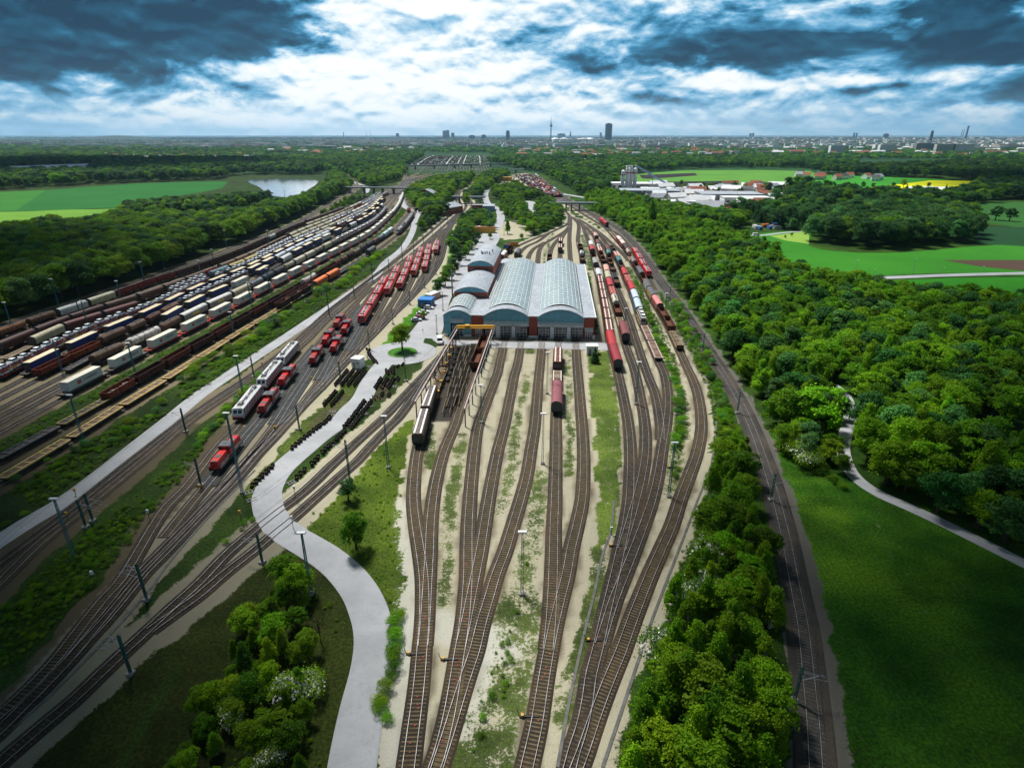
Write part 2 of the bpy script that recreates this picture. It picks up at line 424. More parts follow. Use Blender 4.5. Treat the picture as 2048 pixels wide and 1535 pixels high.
# fan south of the shed
T('F1', [(921,640),(915,662),(900,700),(883,760),(869,788),(850,845),(836,898),(829,950),(827,1000),(832,1050),(840,1100),(847,1150),(849,1200),(848,1250),(844,1300),(840,1350),(835,1396),(826,1465),(817,1534),(811,1580)])
T('F2', [(972,672),(965,700),(945,750),(920,817),(910,850),(889,900),(875,950),(866,1000),(861,1050),(859,1100),(856,1150),(853,1200),(850,1250),(846,1292)])
T('F3', [(1017,655),(1012,672),(1000,725),(994,750),(975,800),(957,850),(949,900),(944,950),(940,1000),(937,1050),(936,1100),(936,1150),(933,1200),(928,1250),(920,1300)])
T('F4', [(1048,655),(1044,672),(1036,725),(1029,750),(1019,800),(1009,850),(996,900),(986,950),(977,1000),(969,1050),(961,1100),(951,1150),(941,1200),(931,1250),(920,1300),(912,1350),(904,1400),(894,1450),(880,1505),(870,1534),(862,1562)])
T('F5', [(1086,655),(1085,672),(1082,712),(1078,750),(1074,800),(1070,850),(1062,900),(1054,950),(1041,1000),(1026,1050),(1011,1100),(992,1150),(977,1200),(962,1250),(950,1300),(933,1350),(917,1400),(902,1450),(886,1500),(875,1534),(866,1565)])
T('F6', [(1119,655),(1118,672),(1115,725),(1114,785),(1112,850),(1112,900),(1111,950),(1110,1000),(1108,1050),(1107,1100),(1106,1150),(1104,1200),(1101,1250),(1096,1300)])
T('F7', [(1151,655),(1151,672),(1153,712),(1156,750),(1160,800),(1164,850),(1167,900),(1167,950),(1164,1000),(1154,1050),(1142,1100),(1133,1150),(1120,1200),(1108,1250),(1098,1300),(1089,1350),(1081,1400),(1073,1450),(1062,1500),(1054,1534),(1047,1565)])
T('F8', [(1165,448),(1170,464.5),(1180,491),(1188.6,529),(1196,554),(1205,600),(1213,644),(1220,690),(1230,725),(1237,750),(1248,800),(1257,850),(1261,900),(1261,950),(1259,1000),(1252,1050),(1241,1100),(1230,1150),(1218,1200),(1206,1250),(1195,1300),(1182,1350),(1175,1400),(1165,1450),(1149,1500),(1140,1534),(1132,1562)], slp='sleeper_wood')
T('F9', [(1150,440),(1158,443),(1172,455),(1183.5,467),(1192,481),(1199,509),(1208,532),(1216.6,570),(1228,608),(1238.5,642),(1252,692),(1269,740),(1280,790),(1290,850),(1291,900),(1284,950),(1272,1000),(1258,1050),(1243,1100)], slp='sleeper_wood')
T('F10', [(1192,475),(1206,491),(1215,506),(1220,532),(1228,551),(1234,576),(1244.5,601.5),(1259,638),(1275,689),(1294,746),(1311,790.6),(1321,845),(1322,880)], slp='sleeper_wood')
T('F11', [(1180,453),(1200,471),(1221.6,498.6),(1228,511),(1242,538),(1248,554.5),(1261,582.5),(1270,608),(1281.6,644.5),(1294,671),(1314.7,718),(1330,752.5),(1336,800),(1332,850),(1324,900),(1316,950),(1304,1000),(1287,1050),(1268,1100),(1248,1150),(1228,1200),(1212,1250),(1200,1290)], slp='sleeper_wood')
T('F12', [(1131,400),(1136,408.6),(1152,419),(1177,435),(1201,449),(1214,459),(1238,486),(1252,504),(1261,521.5),(1272.5,540.5),(1289,570),(1303,599),(1332.5,648),(1356.6,696.6),(1370.6,727),(1388,765),(1398,800),(1403,850),(1396,900),(1379,950),(1360,1000),(1344,1050),(1322,1100),(1300,1150),(1280,1200),(1261,1250),(1243,1300),(1222,1350),(1202,1400),(1184,1450),(1167,1500),(1154,1534),(1143,1562)], slp='sleeper_brown')
T('F13', [(1139,432),(1150,437),(1162,441),(1196,463),(1221.6,484.6),(1247,509),(1258,522)])
T('F15', [(1172,424),(1185,430),(1197,440),(1214,455),(1235,468),(1253,486),(1266,503),(1283,533),(1299,560),(1308,580)])
T('M', [(1118,384),(1140,402),(1165,418),(1191,430),(1234,455.4),(1260,478),(1279,501),(1298,526.6),(1323,564.7),(1351,600),(1383,647),(1409,689),(1448,750),(1477,800),(1501,850),(1520,900),(1537,950),(1552,1000),(1565,1050),(1576,1100),(1585,1150),(1595,1200),(1605,1250),(1611,1300),(1616,1350),(1621,1400),(1626,1450),(1631,1534),(1633,1580)], (.05,.048,.046), 'sleeper_concrete', 2.3)
# north of the shed
T('N0', [(1118,396),(1120,406),(1123,413),(1130.5,421.5),(1139,432),(1141,445),(1139,470),(1139,491),(1141,525),(1142,540)])
T('N1', [(1139,434),(1137,446),(1125,454),(1098,466),(1066,478.5),(1044.5,488),(1028,496),(1019,505),(1007,518),(998,532)])
T('N2', [(1098,466),(1077,482),(1055,492),(1043,502),(1034,516),(1028,530)])
T('N3', [(1090,484),(1071,495),(1062,504),(1056,517),(1054,535)])
T('N4', [(1139,452),(1130,462),(1104,478.5),(1087.5,488),(1079,500),(1076,518),(1075,535)])
T('N5', [(1128,468),(1114,481),(1104,495),(1100,507.5),(1099,521.5),(1099,535)])
T('N6', [(1139,450),(1138,456),(1125,473),(1121,486),(1120,518),(1120,535)])
T('N8', [(1139,432),(1148,437.6),(1157,448),(1157,464.5),(1156,482),(1162,507.5),(1165,529),(1168,545)])
# locomotive stabling
T('C1', [(-60,1168),(0,1124),(100,1050),(175,991),(275,911),(345,857),(400,818),(460,778),(516,741),(593,681),(655,624),(708,583),(744,555),(803,512),(848,475),(890,439),(908,424),(914,410),(912,396),(917,382),(937,372),(960,357)], DK, 'sleeper_wood')
T('C2', [(-60,1215),(0,1166),(75,1092),(150,1033),(225,972),(307,905),(350,867),(402,827),(470,782),(530,742),(605,684),(667,627),(720,586),(756,558),(815,515),(860,477),(900,441),(917,424),(921,408),(917,396),(920,384)], DK)
T('D1', [(-70,1490),(-20,1447),(25,1410),(75,1362),(120,1312),(162,1257),(207,1200),(250,1150),(325,1025),(375,972),(430,900),(473,852),(525,784),(562,738),(596,698),(616,680),(650,645),(690,609),(728,575),(750,560)], DK, 'sleeper_brown')
T('D2', [(330,1075),(375,1018),(410,975),(437,942),(490,875),(531,826),(564,778),(593,741),(636,690),(662,657),(690,628),(722,596),(742,575)], DK)
T('D3', [(440,985),(486,933),(520,890),(552,847),(580,802),(605,765),(627,731),(652,692),(675,657),(694,632),(715,608)], DK)
T('D4', [(553,871),(575,847),(591,829),(616,793),(640,760),(668,708),(688,673),(706,643),(727,612),(748,582),(766,560)], DK)
T('D5', [(640,780),(660,755),(680,723),(696,697),(723,652),(745,615),(758,592),(773,563),(790,538),(808,519)], DK)
T('D6', [(716,700),(730,670),(745,645),(774,593),(788,562),(801,535),(815,515),(835,500)], DK)
T('D7', [(752,665),(766,635),(780,613),(799,581),(812,551),(823,520),(836,500),(862,478)], DK)
T('D8', [(783,635),(800,606),(812,585),(827.5,553),(838,522),(846,498),(860,480),(884,462)], DK)
T('D9', [(816,602),(832,575),(840,560),(849,545),(856,515),(862,488),(875,470),(893,456)], DK)
T('D10', [(849,567),(862,538),(871.6,510),(876,485),(882,470),(893,457),(905,448)], DK)
T('E2', [(-70,1525),(0,1462),(25,1437),(75,1387),(125,1335),(175,1280),(225,1225),(287,1150),(325,1112),(375,1060),(425,1008),(475,957),(512,914),(553,871),(606,813),(646,773),(682,735),(716,700),(749,668),(783,633),(816,602),(849,567),(868,544),(882,520),(889,497),(895,472),(905,450),(917,437),(933,424),(944,413),(943,404),(935,396),(925,391)], DK, 'sleeper_wood')
T('E1', [(130,1330),(220,1222),(280,1148),(330,1096),(385,1040),(436,985),(486,930),(530,885),(575,838),(628,784),(668,742),(704,704),(738,671),(773,636),(807,603),(840,568),(859,545),(873,520),(880,497),(887,472),(899,449),(911,436),(925,424),(932,412),(928,402),(920,394)], DK, 'sleeper_wood')
T('X1', [(-40,1560),(12,1515),(50,1482),(100,1440),(150,1398),(200,1350),(250,1303),(300,1257),(350,1210),(400,1165),(450,1112),(500,1068),(525,1047),(560,1020),(590,998),(625,968),(662,932),(688,908),(720,878),(770,833),(810,790),(840,758),(868,728),(895,697),(910,672)], DK, 'sleeper_wood')
T('X2', [(300,1262),(350,1226),(400,1190),(450,1147),(505,1104),(550,1066),(580,1042),(625,1002),(675,957),(716,921),(740,894),(775,857),(800,832),(830,790),(855,752),(880,716),(900,690)], DK, 'sleeper_wood')
# left yard rows, read off at fixed columns
XS = [0, 130, 226, 300, 400, 500, 600, 680, 740]
ROWS = dict(LC=([866,795,745,706,655,602,548,506,472],[(779,437),(791,423),(798,412),(805,396),(809,380)]),
 LD=([833,764,717,684,631,583,528,485,453],[(761,436),(773,421),(790,398),(806,380)]),
 LD2=([817,750,699,668,612,566,509,468,438],[(768,412),(785,396),(803,380)]),
 LE=([798,732,686,653,599,553,500,461,431],[(765,405),(783,393),(801,379)]),
 LG=([782,716,671,639,588,545,493,456,425],[(762,402),(781,390),(799,378)]),
 LH=([762,695,653,626,577,536,486,450,419],[(760,398),(780,387),(797,377)]),
 LH2=([730,668,637,612,568,528,478,443,412],[(758,394),(778,384),(795,376)]),
 LI=([708,655,622,598,560,519,470,437,406],[(757,390),(776,381),(793,375)]),
 LJ=([694,643,612,585,550,510,463,431,401],[(756,387),(775,378),(790,373)]),
 LK=([680,634,601,573,540,501,455,424,396],[(768,382),(785,372)]))
for k, (ys, ex) in ROWS.items():
    pts = [(-60, ys[0]+(ys[0]-ys[1])*60/130.)]+list(zip(XS, ys))+ex
    T(k, pts, (.05,.04,.032) if k != 'LK' else (.06,.045,.035), 'sleeper_wood')
T('LC2', [(-60,880),(0,847),(60,815),(115,784),(160,757),(200,731),(240,709)], (.05,.04,.032), 'sleeper_wood')
T('LA', [(-60,1006),(0,970),(60,934),(115,901),(174,864),(239,823),(303,784),(405,719),(487,666),(547,631),(625,582),(708,532),(761,496),(783,479),(803,464),(821,441),(831,424),(829,410),(818,396),(808,380),(800,372)], (.055,.048,.042), 'sleeper_wood')
T('LB', [(-60,962),(0,926),(60,893),(119,860),(201,814),(265,776),(322,743),(382,707),(428,681),(480,650),(542,614),(612,573),(665,540),(706,516),(733,499),(758,484),(788,461),(803,442),(816,427),(820,412),(812,396),(806,384)], (.055,.048,.042), 'sleeper_wood')
T('ML1', [(-60,682),(0,661),(127,618),(260,573),(347,541),(400,524),(480,494),(542,470),(600,443),(632,427),(660,410),(679,399),(700,388),(711,379),(716,372),(711,362),(700,354),(688,347),(665,340)], (.07,.07,.07), 'sleeper_concrete')
T('ML2', [(-60,673),(0,652),(127,611),(260,567),(347,536),(400,519),(480,489),(542,466),(600,440),(628,425),(655,408),(673,397),(694,386),(706,378),(710,372),(705,363),(694,355),(680,349),(660,342)], (.07,.07,.07), 'sleeper_concrete')
# throat and the far yards
for i in range(7): T('TH%d' % i, [(782+i*5,386),(790+i*4,377),(800+i*3,368),(812+i*6,356),(812+i*26,344),(822+i*27,334)], DK, None)
FY = []
for i in range(28):
    a = i/27.
    T('FY%d' % i, [(812+a*172,342),(828+a*149,329),(846+a*128,318),(862+a*107,312.5)], DK, None); FY.append('FY%d' % i)
RY = []
for i in range(11):
    a = i/10.
    T('RY%d' % i, [(1030+a*38,350),(1050+a*40,366),(1078+a*33,383),(1104+a*22,397),(1116+a*8,405)], DK, None); RY.append('RY%d' % i)
for i, k in enumerate(('G1','G2','G3')): T(k, [(1005+i*9,368-i*2),(1013+i*9,358-i*2),(1030+i*8,350),(1045+i*6,346)], DK, None)
NSL = 0
for ti, (k, t) in enumerate(TRK.items()):
    P = t['P']; dmin = P[:, 1].min(); far = dmin > 520
    if dmin > 900: P = P[::6] if len(P) > 24 else P; 
    r = empty('railway_track', (0, 0, 0)); tag(r, kind='structure'); r['label'] = 'railway track on a ballast bed'
    zb = .07+.004*(ti % 9); w = t['bed']
    ob('ballast_bed', sweep(P, [(w+.28, .0), (w, zb), (-w, zb), (-w-.28, .0)], 'ballast_bed', ['ballast']), r, t['ball'])
    zr = zb+.09; wr = .036 if not far else .07
    for s in (-1, 1):
        c = s*.7525
        ob('rail', sweep(P, [(c+wr, zr-.05), (c+wr, zr+.12), (c-wr, zr+.12), (c-wr, zr-.05)], 'rail', ['rail_side', 'rail_top'], [0, 1, 0]), r)
    if t['slp'] and not far:
        sel = P[(P[:, 1] < 480)]
        if len(sel) > 2:
            s = np.concatenate([[0], np.cumsum(np.hypot(*np.diff(sel, axis=0).T))]); q = np.arange(.3, s[-1], .62)
            X = np.interp(q, s, sel[:, 0]); Y = np.interp(q, s, sel[:, 1]); Tn, Nn = normals(np.stack([X, Y], 1))
            hw = .12 if 'concrete' not in t['slp'] else .14
            hl = 1.3; n = len(q); jit = RNG.uniform(-.05, .05, (n, 2)); V = np.zeros((n, 4, 3)); z = zb+.03
            for j, (a, b) in enumerate(((-1, -1), (1, -1), (1, 1), (-1, 1))):
                V[:, j, 0] = X+Tn[:, 0]*hw*a+Nn[:, 0]*(hl+jit[:, 0])*b; V[:, j, 1] = Y+Tn[:, 1]*hw*a+Nn[:, 1]*(hl+jit[:, 1])*b; V[:, j, 2] = z
            top = V.copy(); 
            Vv = np.concatenate([top, V-np.array([0, 0, .05])], 1).reshape(-1, 3)
            fs = []
            for i in range(n):
                o = i*8; fs += [(o, o+1, o+2, o+3), (o, o+4, o+5, o+1), (o+1, o+5, o+6, o+2), (o+2, o+6, o+7, o+3), (o+3, o+7, o+4, o)]
            me = bpy.data.meshes.new('sleepers'); me.from_pydata(Vv.tolist(), [], fs); me.materials.append(MATS[t['slp']])
            ob('sleepers', me, r); NSL += n
    s = np.concatenate([[0], np.cumsum(np.hypot(*np.diff(t['P'], axis=0).T))]); t['s'] = s
print('sleepers', NSL)
def on(key, s):
    t = TRK[key]; P, S = t['P'], t['s']
    x = np.interp(s, S, P[:, 0]); y = np.interp(s, S, P[:, 1]); return float(x), float(y)
def proj(key, px, py):
    X, Y = G(px, py); P = TRK[key]['P']; i = int(np.argmin(np.hypot(P[:, 0]-X, P[:, 1]-Y))); return TRK[key]['s'][i]
# ---------------------------------------------------------------- ground sheet
def rows():
    ys = [-45.0]
    while ys[-1] < 110000:
        y = ys[-1]; ys.append(y+max(.8, (y+60)*(.0052 if y < 1500 else .02)))
    return np.array(ys)
YS = rows(); NC = 430; U = np.linspace(-1.3, 1.3, NC)
GX = U[None, :]*(YS[:, None]+75); GY_ = np.repeat(YS[:, None], NC, 1)
near = YS < 1300; n1 = int(near.sum())
X, Y = GX[:n1], GY_[:n1]
wx = (fbm(X, Y, 7, 1)-.5)*3.0; wy = (fbm(X, Y, 7, 5)-.5)*3.0; Xw, Yw = X+wx, Y+wy
bare = np.zeros(X.shape)                      # bare, sandy ground
def box_sel(P, m):
    P = np.asarray(P); return (X > P[:, 0].min()-m) & (X < P[:, 0].max()+m) & (Y > P[:, 1].min()-m) & (Y < P[:, 1].max()+m)
def band(P, w, soft, src=True):
    out = np.zeros(X.shape); sel = box_sel(P, w+soft+4)
    if sel.any():
        d = pdist(Xw[sel], Yw[sel], P); out[sel] = np.clip((w+soft-d)/max(soft, .01), 0, 1)
    return out
WID = dict(M=3.4, C1=3.3, C2=3.6, X1=3.0, X2=4.0, ML1=3.5, ML2=3.5)
for k, t in TRK.items():
    P = t['P']
    if P[:, 1].min() > 1300: continue
    w = WID.get(k, 3.6 if k[0] in 'FN' else 3.2)
    if k in ('LA', 'LB', 'LC'): w = 3.0
    bare = np.maximum(bare, band(P[::3] if len(P) > 12 else P, w, 1.2))
def inpoly(pts, soft=0): return pip(Xw, Yw, W(pts))
FAN = [(790,1600),(800,1400),(806,1250),(806,1100),(812,960),(822,880),(860,770),(885,690),(855,668),(1195,668),(1220,690),(1250,760),(1285,800),(1320,800),(1336,860),(1320,950),(1270,1080),(1225,1170),(1190,1300),(1160,1420),(1120,1600)]
bare[inpoly(FAN)] = 1
NORTH = [(1000,530),(1020,500),(1060,482),(1120,455),(1140,436),(1160,442),(1200,470),(1250,535),(1290,600),(1330,670),(1350,730),(1300,760),(1200,700),(1185,560),(1170,530)]
bare[inpoly(NORTH)] = 1
bare[inpoly([(430,990),(560,840),(640,720),(740,570),(860,480),(905,440),(925,440),(900,500),(870,570),(760,690),(600,850),(480,980)])] = 1
bare[inpoly([(560,1040),(600,1010),(660,960),(640,1000),(600,1040)])] = 1
bare[inpoly([(840,835),(880,715),(905,685),(990,685),(930,840),(900,860)])] = 1
bare[inpoly([(1000,445),(1040,440),(1075,455),(1060,475),(1010,480),(985,465)])] = 1
veg = 1-bare
def strip(pts, w, soft=1.8, amt=.66, color=None):
    P = W(pts); b = band(P, w, soft)*amt; b *= np.clip(.35+1.3*fbm(X, Y, 5, 9), 0, 1.1)
    np.maximum(veg, np.clip(b, 0, 1), out=veg)
strip([(855,845),(858,880),(860,930)], 1.6)
strip([(927,870),(915,930),(903,1000),(897,1060),(893,1150),(890,1200)], .9)
strip([(1052,750),(1045,800),(1035,850),(1025,900),(1018,950),(1006,1000),(1000,1020)], .8)
strip([(1056,680),(1060,705)], 1.5)
strip([(1080,950),(1075,1000),(1065,1060),(1050,1120),(1045,1200),(1032,1290)], 1.5)
strip([(1035,1200),(1025,1300),(1000,1400),(975,1480),(960,1560)], 3.6, 1.5)
strip([(1136,700),(1137,800),(1138,880),(1138,950)], .5)
strip([(1200,1100),(1188,1170),(1172,1240),(1155,1330),(1130,1430)], 1.2, 1.0, .8)
strip([(1105,462),(1100,480),(1092,505),(1086,530)], .8)
strip([(1163,470),(1175,510),(1182,540)], 2.0)
strip([(1300,640),(1320,690),(1345,745),(1358,800),(1363,860),(1352,930),(1343,985)], 1.3)
strip([(1255,535),(1275,570),(1300,640)], 2.2)
veg[inpoly([(1180,700),(1222,705),(1238,800),(1246,900),(1246,1000),(1228,1060),(1196,1110),(1190,1040),(1192,950),(1186,850),(1178,780)])] = .8
veg[inpoly([(610,1060),(680,980),(750,900),(815,835),(826,850),(806,930),(800,1010),(800,1100),(803,1250),(785,1250),(760,1190),(690,1130)])] = .95
veg[inpoly([(1420,720),(1500,880),(1545,1050),(1575,1250),(1590,1600),(1250,1600),(1330,1250),(1400,1060),(1425,950)])] = .9
M_ = TRK['M']['P']; mb = band(M_[::3], 6.5, 2.0)
veg[:] = np.clip(veg, 0, 1)
# colours
def C3(c): return np.array(c)
lush, olive, dark, soil = C3((.045,.15,.008)), C3((.07,.095,.018)), C3((.018,.05,.01)), C3((.06,.045,.03))
sand, sand2, grey = C3((.43,.4,.29)), C3((.35,.32,.23)), C3((.33,.33,.3))
n_a = fbm(X, Y, 30, 21)[..., None]; n_b = fbm(X, Y, 9, 31)[..., None]
gc = dark*(1-n_a)+lush*n_a*.75; gc = gc*(1-.35*n_b)+olive*.35*n_b
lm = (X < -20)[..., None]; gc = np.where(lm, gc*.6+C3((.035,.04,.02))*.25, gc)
fanm = inpoly([(800,1600),(806,1100),(885,690),(1195,680),(1420,760),(1400,1000),(1240,1400),(1140,1600)]); gc[fanm] = gc[fanm]*.3+np.array((.11,.14,.05))*.7
def paintp(arr, pts, col, k=1.0):
    m = inpoly(pts); arr[m] = arr[m]*(1-k)+np.array(col)*k
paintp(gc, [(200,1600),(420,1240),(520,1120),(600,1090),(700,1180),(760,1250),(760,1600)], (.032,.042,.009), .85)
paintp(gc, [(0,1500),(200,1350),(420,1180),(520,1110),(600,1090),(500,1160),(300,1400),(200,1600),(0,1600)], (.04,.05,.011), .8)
paintp(gc, [(600,1060),(680,960),(750,880),(830,820),(830,900),(806,1000),(800,1250),(785,1250),(760,1190),(690,1130)], (.11,.17,.02), .75)
paintp(gc, [(740,690),(770,640),(830,565),(900,470),(915,480),(880,550),(840,610),(815,660),(770,690)], (.1,.3,.015), .9)
paintp(gc, [(1540,860),(1640,930),(1700,960),(1790,1010),(1900,1060),(2100,1150),(2100,1650),(1600,1650),(1600,1300),(1565,1050)], (.04,.14,.008), .9)
mm = inpoly([(1540,860),(1640,930),(1700,960),(1790,1010),(1900,1060),(2100,1150),(2100,1650),(1600,1650),(1600,1300),(1565,1050)])
nm = (fbm(X, Y, 14, 77)[..., None]-.5)*2.2; n5 = (fbm(X, Y, 45, 78)[..., None]-.5)*2; gc[mm] = (gc*np.clip(1+.75*nm+.5*n5, .25, 2)+np.array((.07,.035,0.))*np.clip(nm+.4*n5, 0, 1))[mm]
paintp(gc, [(1180,690),(1222,700),(1246,900),(1228,1060),(1190,1110)], (.13,.2,.035), .8)
paintp(gc, [(500,1000),(560,930),(700,800),(735,735),(700,735),(560,900),(490,960)], (.1,.14,.03), .7)
bc = sand2+(sand-sand2)*np.clip(n_a*1.6-.3, 0, 1); bc = bc*(1-.25*n_b)+grey*.25*n_b
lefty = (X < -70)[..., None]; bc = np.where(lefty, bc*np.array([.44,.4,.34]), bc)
for pts, k in (([(430,990),(560,840),(640,720),(740,570),(860,480),(925,440),(900,500),(870,570),(760,690),(600,850),(480,980)], .0),):
    m = inpoly(pts); bc[m] = sand*.9
m = inpoly([(840,838),(870,745),(905,690),(960,690),(940,760),(905,842),(870,842)]); bc[m] = (.05,.045,.04)
bc = bc*(1-mb[..., None]*.85)+C3((.085,.082,.08))*mb[..., None]*.85
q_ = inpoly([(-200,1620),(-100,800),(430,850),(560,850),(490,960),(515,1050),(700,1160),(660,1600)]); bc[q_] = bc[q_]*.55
lk = band(TRK['LC']['P'][::3], 3, 1)[..., None]
# worn dark margins along the rails
for k in ('F1','F2','F3','F4','F5','F6','F7','F8','F9','F10','F11','F12'):
    e = band(TRK[k]['P'][::2], 1.25, .7)[..., None]*.7; bc = bc*(1-e)+C3((.06,.036,.016))*e
tr = band(W([(1760,985),(1748,1030),(1790,1120),(1850,1220),(1880,1300),(1940,1420)]), .35, .5); veg *= 1-.22*tr
# pale gravelly patches at the foot of the fan
for pts, w in (([(846,1245),(1000,1285)], 3), ([(800,1250),(802,1330)], 1.6), ([(800,1000),(806,1250),(800,1400),(775,1600)], 1.1), ([(962,1270),(945,1350),(925,1450)], 2.0)):
    e = band(W(pts), w, 1.5)[..., None]*.6; bc = bc*(1-e)+C3((.5,.5,.45))*e; veg = veg*(1-e[..., 0]*.5)
full = GX.shape
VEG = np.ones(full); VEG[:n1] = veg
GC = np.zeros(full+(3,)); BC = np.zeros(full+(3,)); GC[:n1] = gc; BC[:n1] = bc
fx, fy = GX[n1:], GY_[n1:]; na = fbm(fx, fy, 500, 3)[..., None]
GC[n1:] = C3((.014,.05,.03))*(1-na)+C3((.035,.11,.03))*na; BC[n1:] = (.2,.2,.18)
me = bpy.data.meshes.new('ground')
Vt = np.stack([GX, GY_, np.zeros(full)], -1).reshape(-1, 3)
me.vertices.add(len(Vt)); me.vertices.foreach_set('co', Vt.ravel())
r, c = full; I = (np.arange(r-1)[:, None]*c+np.arange(c-1)[None, :]).ravel()
Q = np.stack([I, I+1, I+c+1, I+c], 1).ravel(); nf = len(I)
me.loops.add(nf*4); me.loops.foreach_set('vertex_index', Q)
me.polygons.add(nf); me.polygons.foreach_set('loop_start', np.arange(nf)*4); me.update(calc_edges=True)
a = me.attributes.new('veg', 'FLOAT', 'POINT'); a.data.foreach_set('value', VEG.ravel())
for nm, arr in (('gcol', GC), ('bcol', BC)):
    a = me.attributes.new(nm, 'FLOAT_COLOR', 'POINT'); a.data.foreach_set('color', np.concatenate([arr, np.ones(full+(1,))], -1).ravel())
def _ground(t, b):
    at = lambda n, o: t.new('ShaderNodeAttribute', attribute_name=n).outputs[o]
    co = t.new('ShaderNodeTexCoord').outputs['Object']
    n1, n2, n3 = t.noise(co, .35, 5, .65), t.noise(co, 2.0, 5, .75), t.noise(co, 6.0, 2, .7)
    v = t.m('ADD', at('veg', 'Fac'), t.m('MULTIPLY', t.m('SUBTRACT', n2, .5), 1.9))
    v = t.m('ADD', v, t.m('MULTIPLY', t.m('SUBTRACT', n1, .5), 1.3))
    f = t.sm(v, .38, .62)
    g = at('gcol', 'Color')
    g = t.mix(t.sm(n2, .35, .7), t.mix(1.0, g, (.42, .42, .4), 'MULTIPLY'), t.mix(1.0, g, (1.35, 1.35, 1.2), 'MULTIPLY'))
    g = t.mix(t.sm(n1, .6, .75, 0, .5), g, t.mix(1.0, g, (1.7, 1.15, .9), 'MULTIPLY'))
    n0 = t.noise(co, .055, 6, .65); g = t.mix(1.0, g, t.mix(t.sm(n0, .36, .62), (.5, .56, .5), (1.15, 1.12, 1.0)), 'MULTIPLY')
    s = at('bcol', 'Color'); s = t.mix(t.sm(n3, .3, .8, 0, .4), s, t.mix(1.0, s, (.45, .45, .45), 'MULTIPLY'))
    s = t.mix(t.sm(n1, .45, .8, 0, .45), s, t.mix(1.0, s, (.62, .6, .55), 'MULTIPLY'))
    t.put(b.inputs['Base Color'], t.mix(f, s, g)); b.inputs['Roughness'].default_value = .95; b.inputs['Specular IOR Level'].default_value = .1
    bp = t.new('ShaderNodeBump'); bp.inputs['Strength'].default_value = .7; bp.inputs['Distance'].default_value = .25
    t.put(bp.inputs['Height'], n2); t.put(b.inputs['Normal'], bp.outputs[0])
mat('ground_mat', _ground); me.materials.append(MATS['ground_mat'])
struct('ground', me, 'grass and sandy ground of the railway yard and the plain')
# ---------------------------------------------------------------- roads, paths, fields, water
def road(name, pts, w, z, label, m='road_mat', world=False):
    P = smooth(pts if world else W(pts), 1.5); n = len(P)
    wv = w*(1+.06*(vnoise(P[:, 0], P[:, 1], 6, 3)-.5)); Tn, Nn = normals(P)
    V = []
    for i in range(n):
        for s, zz in ((1, z-.06), (1, z), (-1, z), (-1, z-.06)):
            o = s*(wv[i]/2+(.25 if zz < z else 0)); V.append((P[i, 0]+Nn[i, 0]*o, P[i, 1]+Nn[i, 1]*o, zz))
    me = bpy.data.meshes.new(name); me.from_pydata(V, [], grid_faces(n, 4)); me.materials.append(MATS[m]); return struct(name, me, label), P
ROADC = [(697,1600),(704,1534),(716,1460),(728,1400),(742,1340),(748,1290),(745,1250),(735,1215),(718,1180),(690,1145),(655,1115),(615,1090),(575,1066),(550,1043),(537,1015),(535,985),(553,950),(580,922),(606,900),(640,872),(677,846),(700,820),(724,796),(741,763),(757,740),(775,718)]
_, ROADP = road('road', ROADC, 5.6, .11, 'pale winding service road through the yard')
def disc(name, cx, cy, r, z, m, label, color=None, k='structure', n=48, wob=0):
    b = B(); b.cyl((cx, cy, z-.12), (cx, cy, z), r*1.01, r, n, 0); o = ob(name, b.mesh(name, m), None, color); tag(o, label, kind=k); return o
RC = G(805, 705); disc('road', RC[0], RC[1], 12.2, .115, 'road_mat', 'round turning loop of pale asphalt')
simple('concrete_dark', (.13,.13,.125), .9, 0, .3, .8); simple('lawn', (.06,.24,.01), .95, 0, .5, 1.0, fine=5)
b = B(); b.cyl((RC[0], RC[1], 0), (RC[0], RC[1], .26), 5.5, 5.4, 40, 1); b.cyl((RC[0], RC[1], .2), (RC[0], RC[1], .3), 5.25, 5.1, 40, 0)
struct('lawn', b.mesh('lawn', 'lawn', 'concrete'), 'round lawn island in the turning loop')
PAVE = [(792,694),(818,668),(845,632),(862,598),(884,560),(908,525),(930,500),(952,475),(975,462),(1000,470),(985,500),(960,515),(935,560),(905,590),(886,660),(900,680),(1190,684),(1215,690),(1222,700),(1195,700),(960,694),(905,688),(880,690),(862,676),(848,678),(842,700)]
flat_poly('pavement', [G(*p) for p in PAVE], .1, 'road_mat', 'concrete parking and forecourt beside the engine shed')
road('path', [(-40,1106),(0,1080),(60,1042),(125,1004),(190,957),(255,905),(330,846),(400,789),(450,755),(500,721),(600,655),(700,587),(750,552),(772,524),(803,499),(819,476),(827,457),(830,442),(838,426),(843,420)], 4.4, .09, 'long straight pale path beside the sidings')
road('path', [(1668,770),(1690,790),(1699,812),(1699,840),(1690,870),(1686,900),(1697,935),(1720,962),(1760,988),(1810,1010),(1860,1033),(1920,1062),(1980,1092),(2060,1132)], 2.7, .07, 'narrow gravel path winding past the meadow')
road('road', [(1590,545),(1610,551),(1640,557),(1680,560),(1720,557),(1800,554),(1900,550),(2060,546)], 5.5, .09, 'pale country road across the green fields')
road('path', [(1445,477),(1480,474),(1530,470),(1570,465),(1616,462)], 4, .07, 'track along the edge of the green field')
road('road', [(805,390),(803,398),(806,408),(815,417),(832,421),(842,424)], 6, .09, 'service road curving to the brick workshops')
road('road', [(975,462),(992,456),(1001,440),(1000,425),(991,415),(977,408),(971,395),(972,384),(980,378),(992,374),(1006,371)], 7, .09, 'access road between the wooded islands')
road('road', [(1050,402),(1063,405),(1065,420),(1068,432),(1063,440),(1050,450)], 8, .08, 'short grey road among the trees')
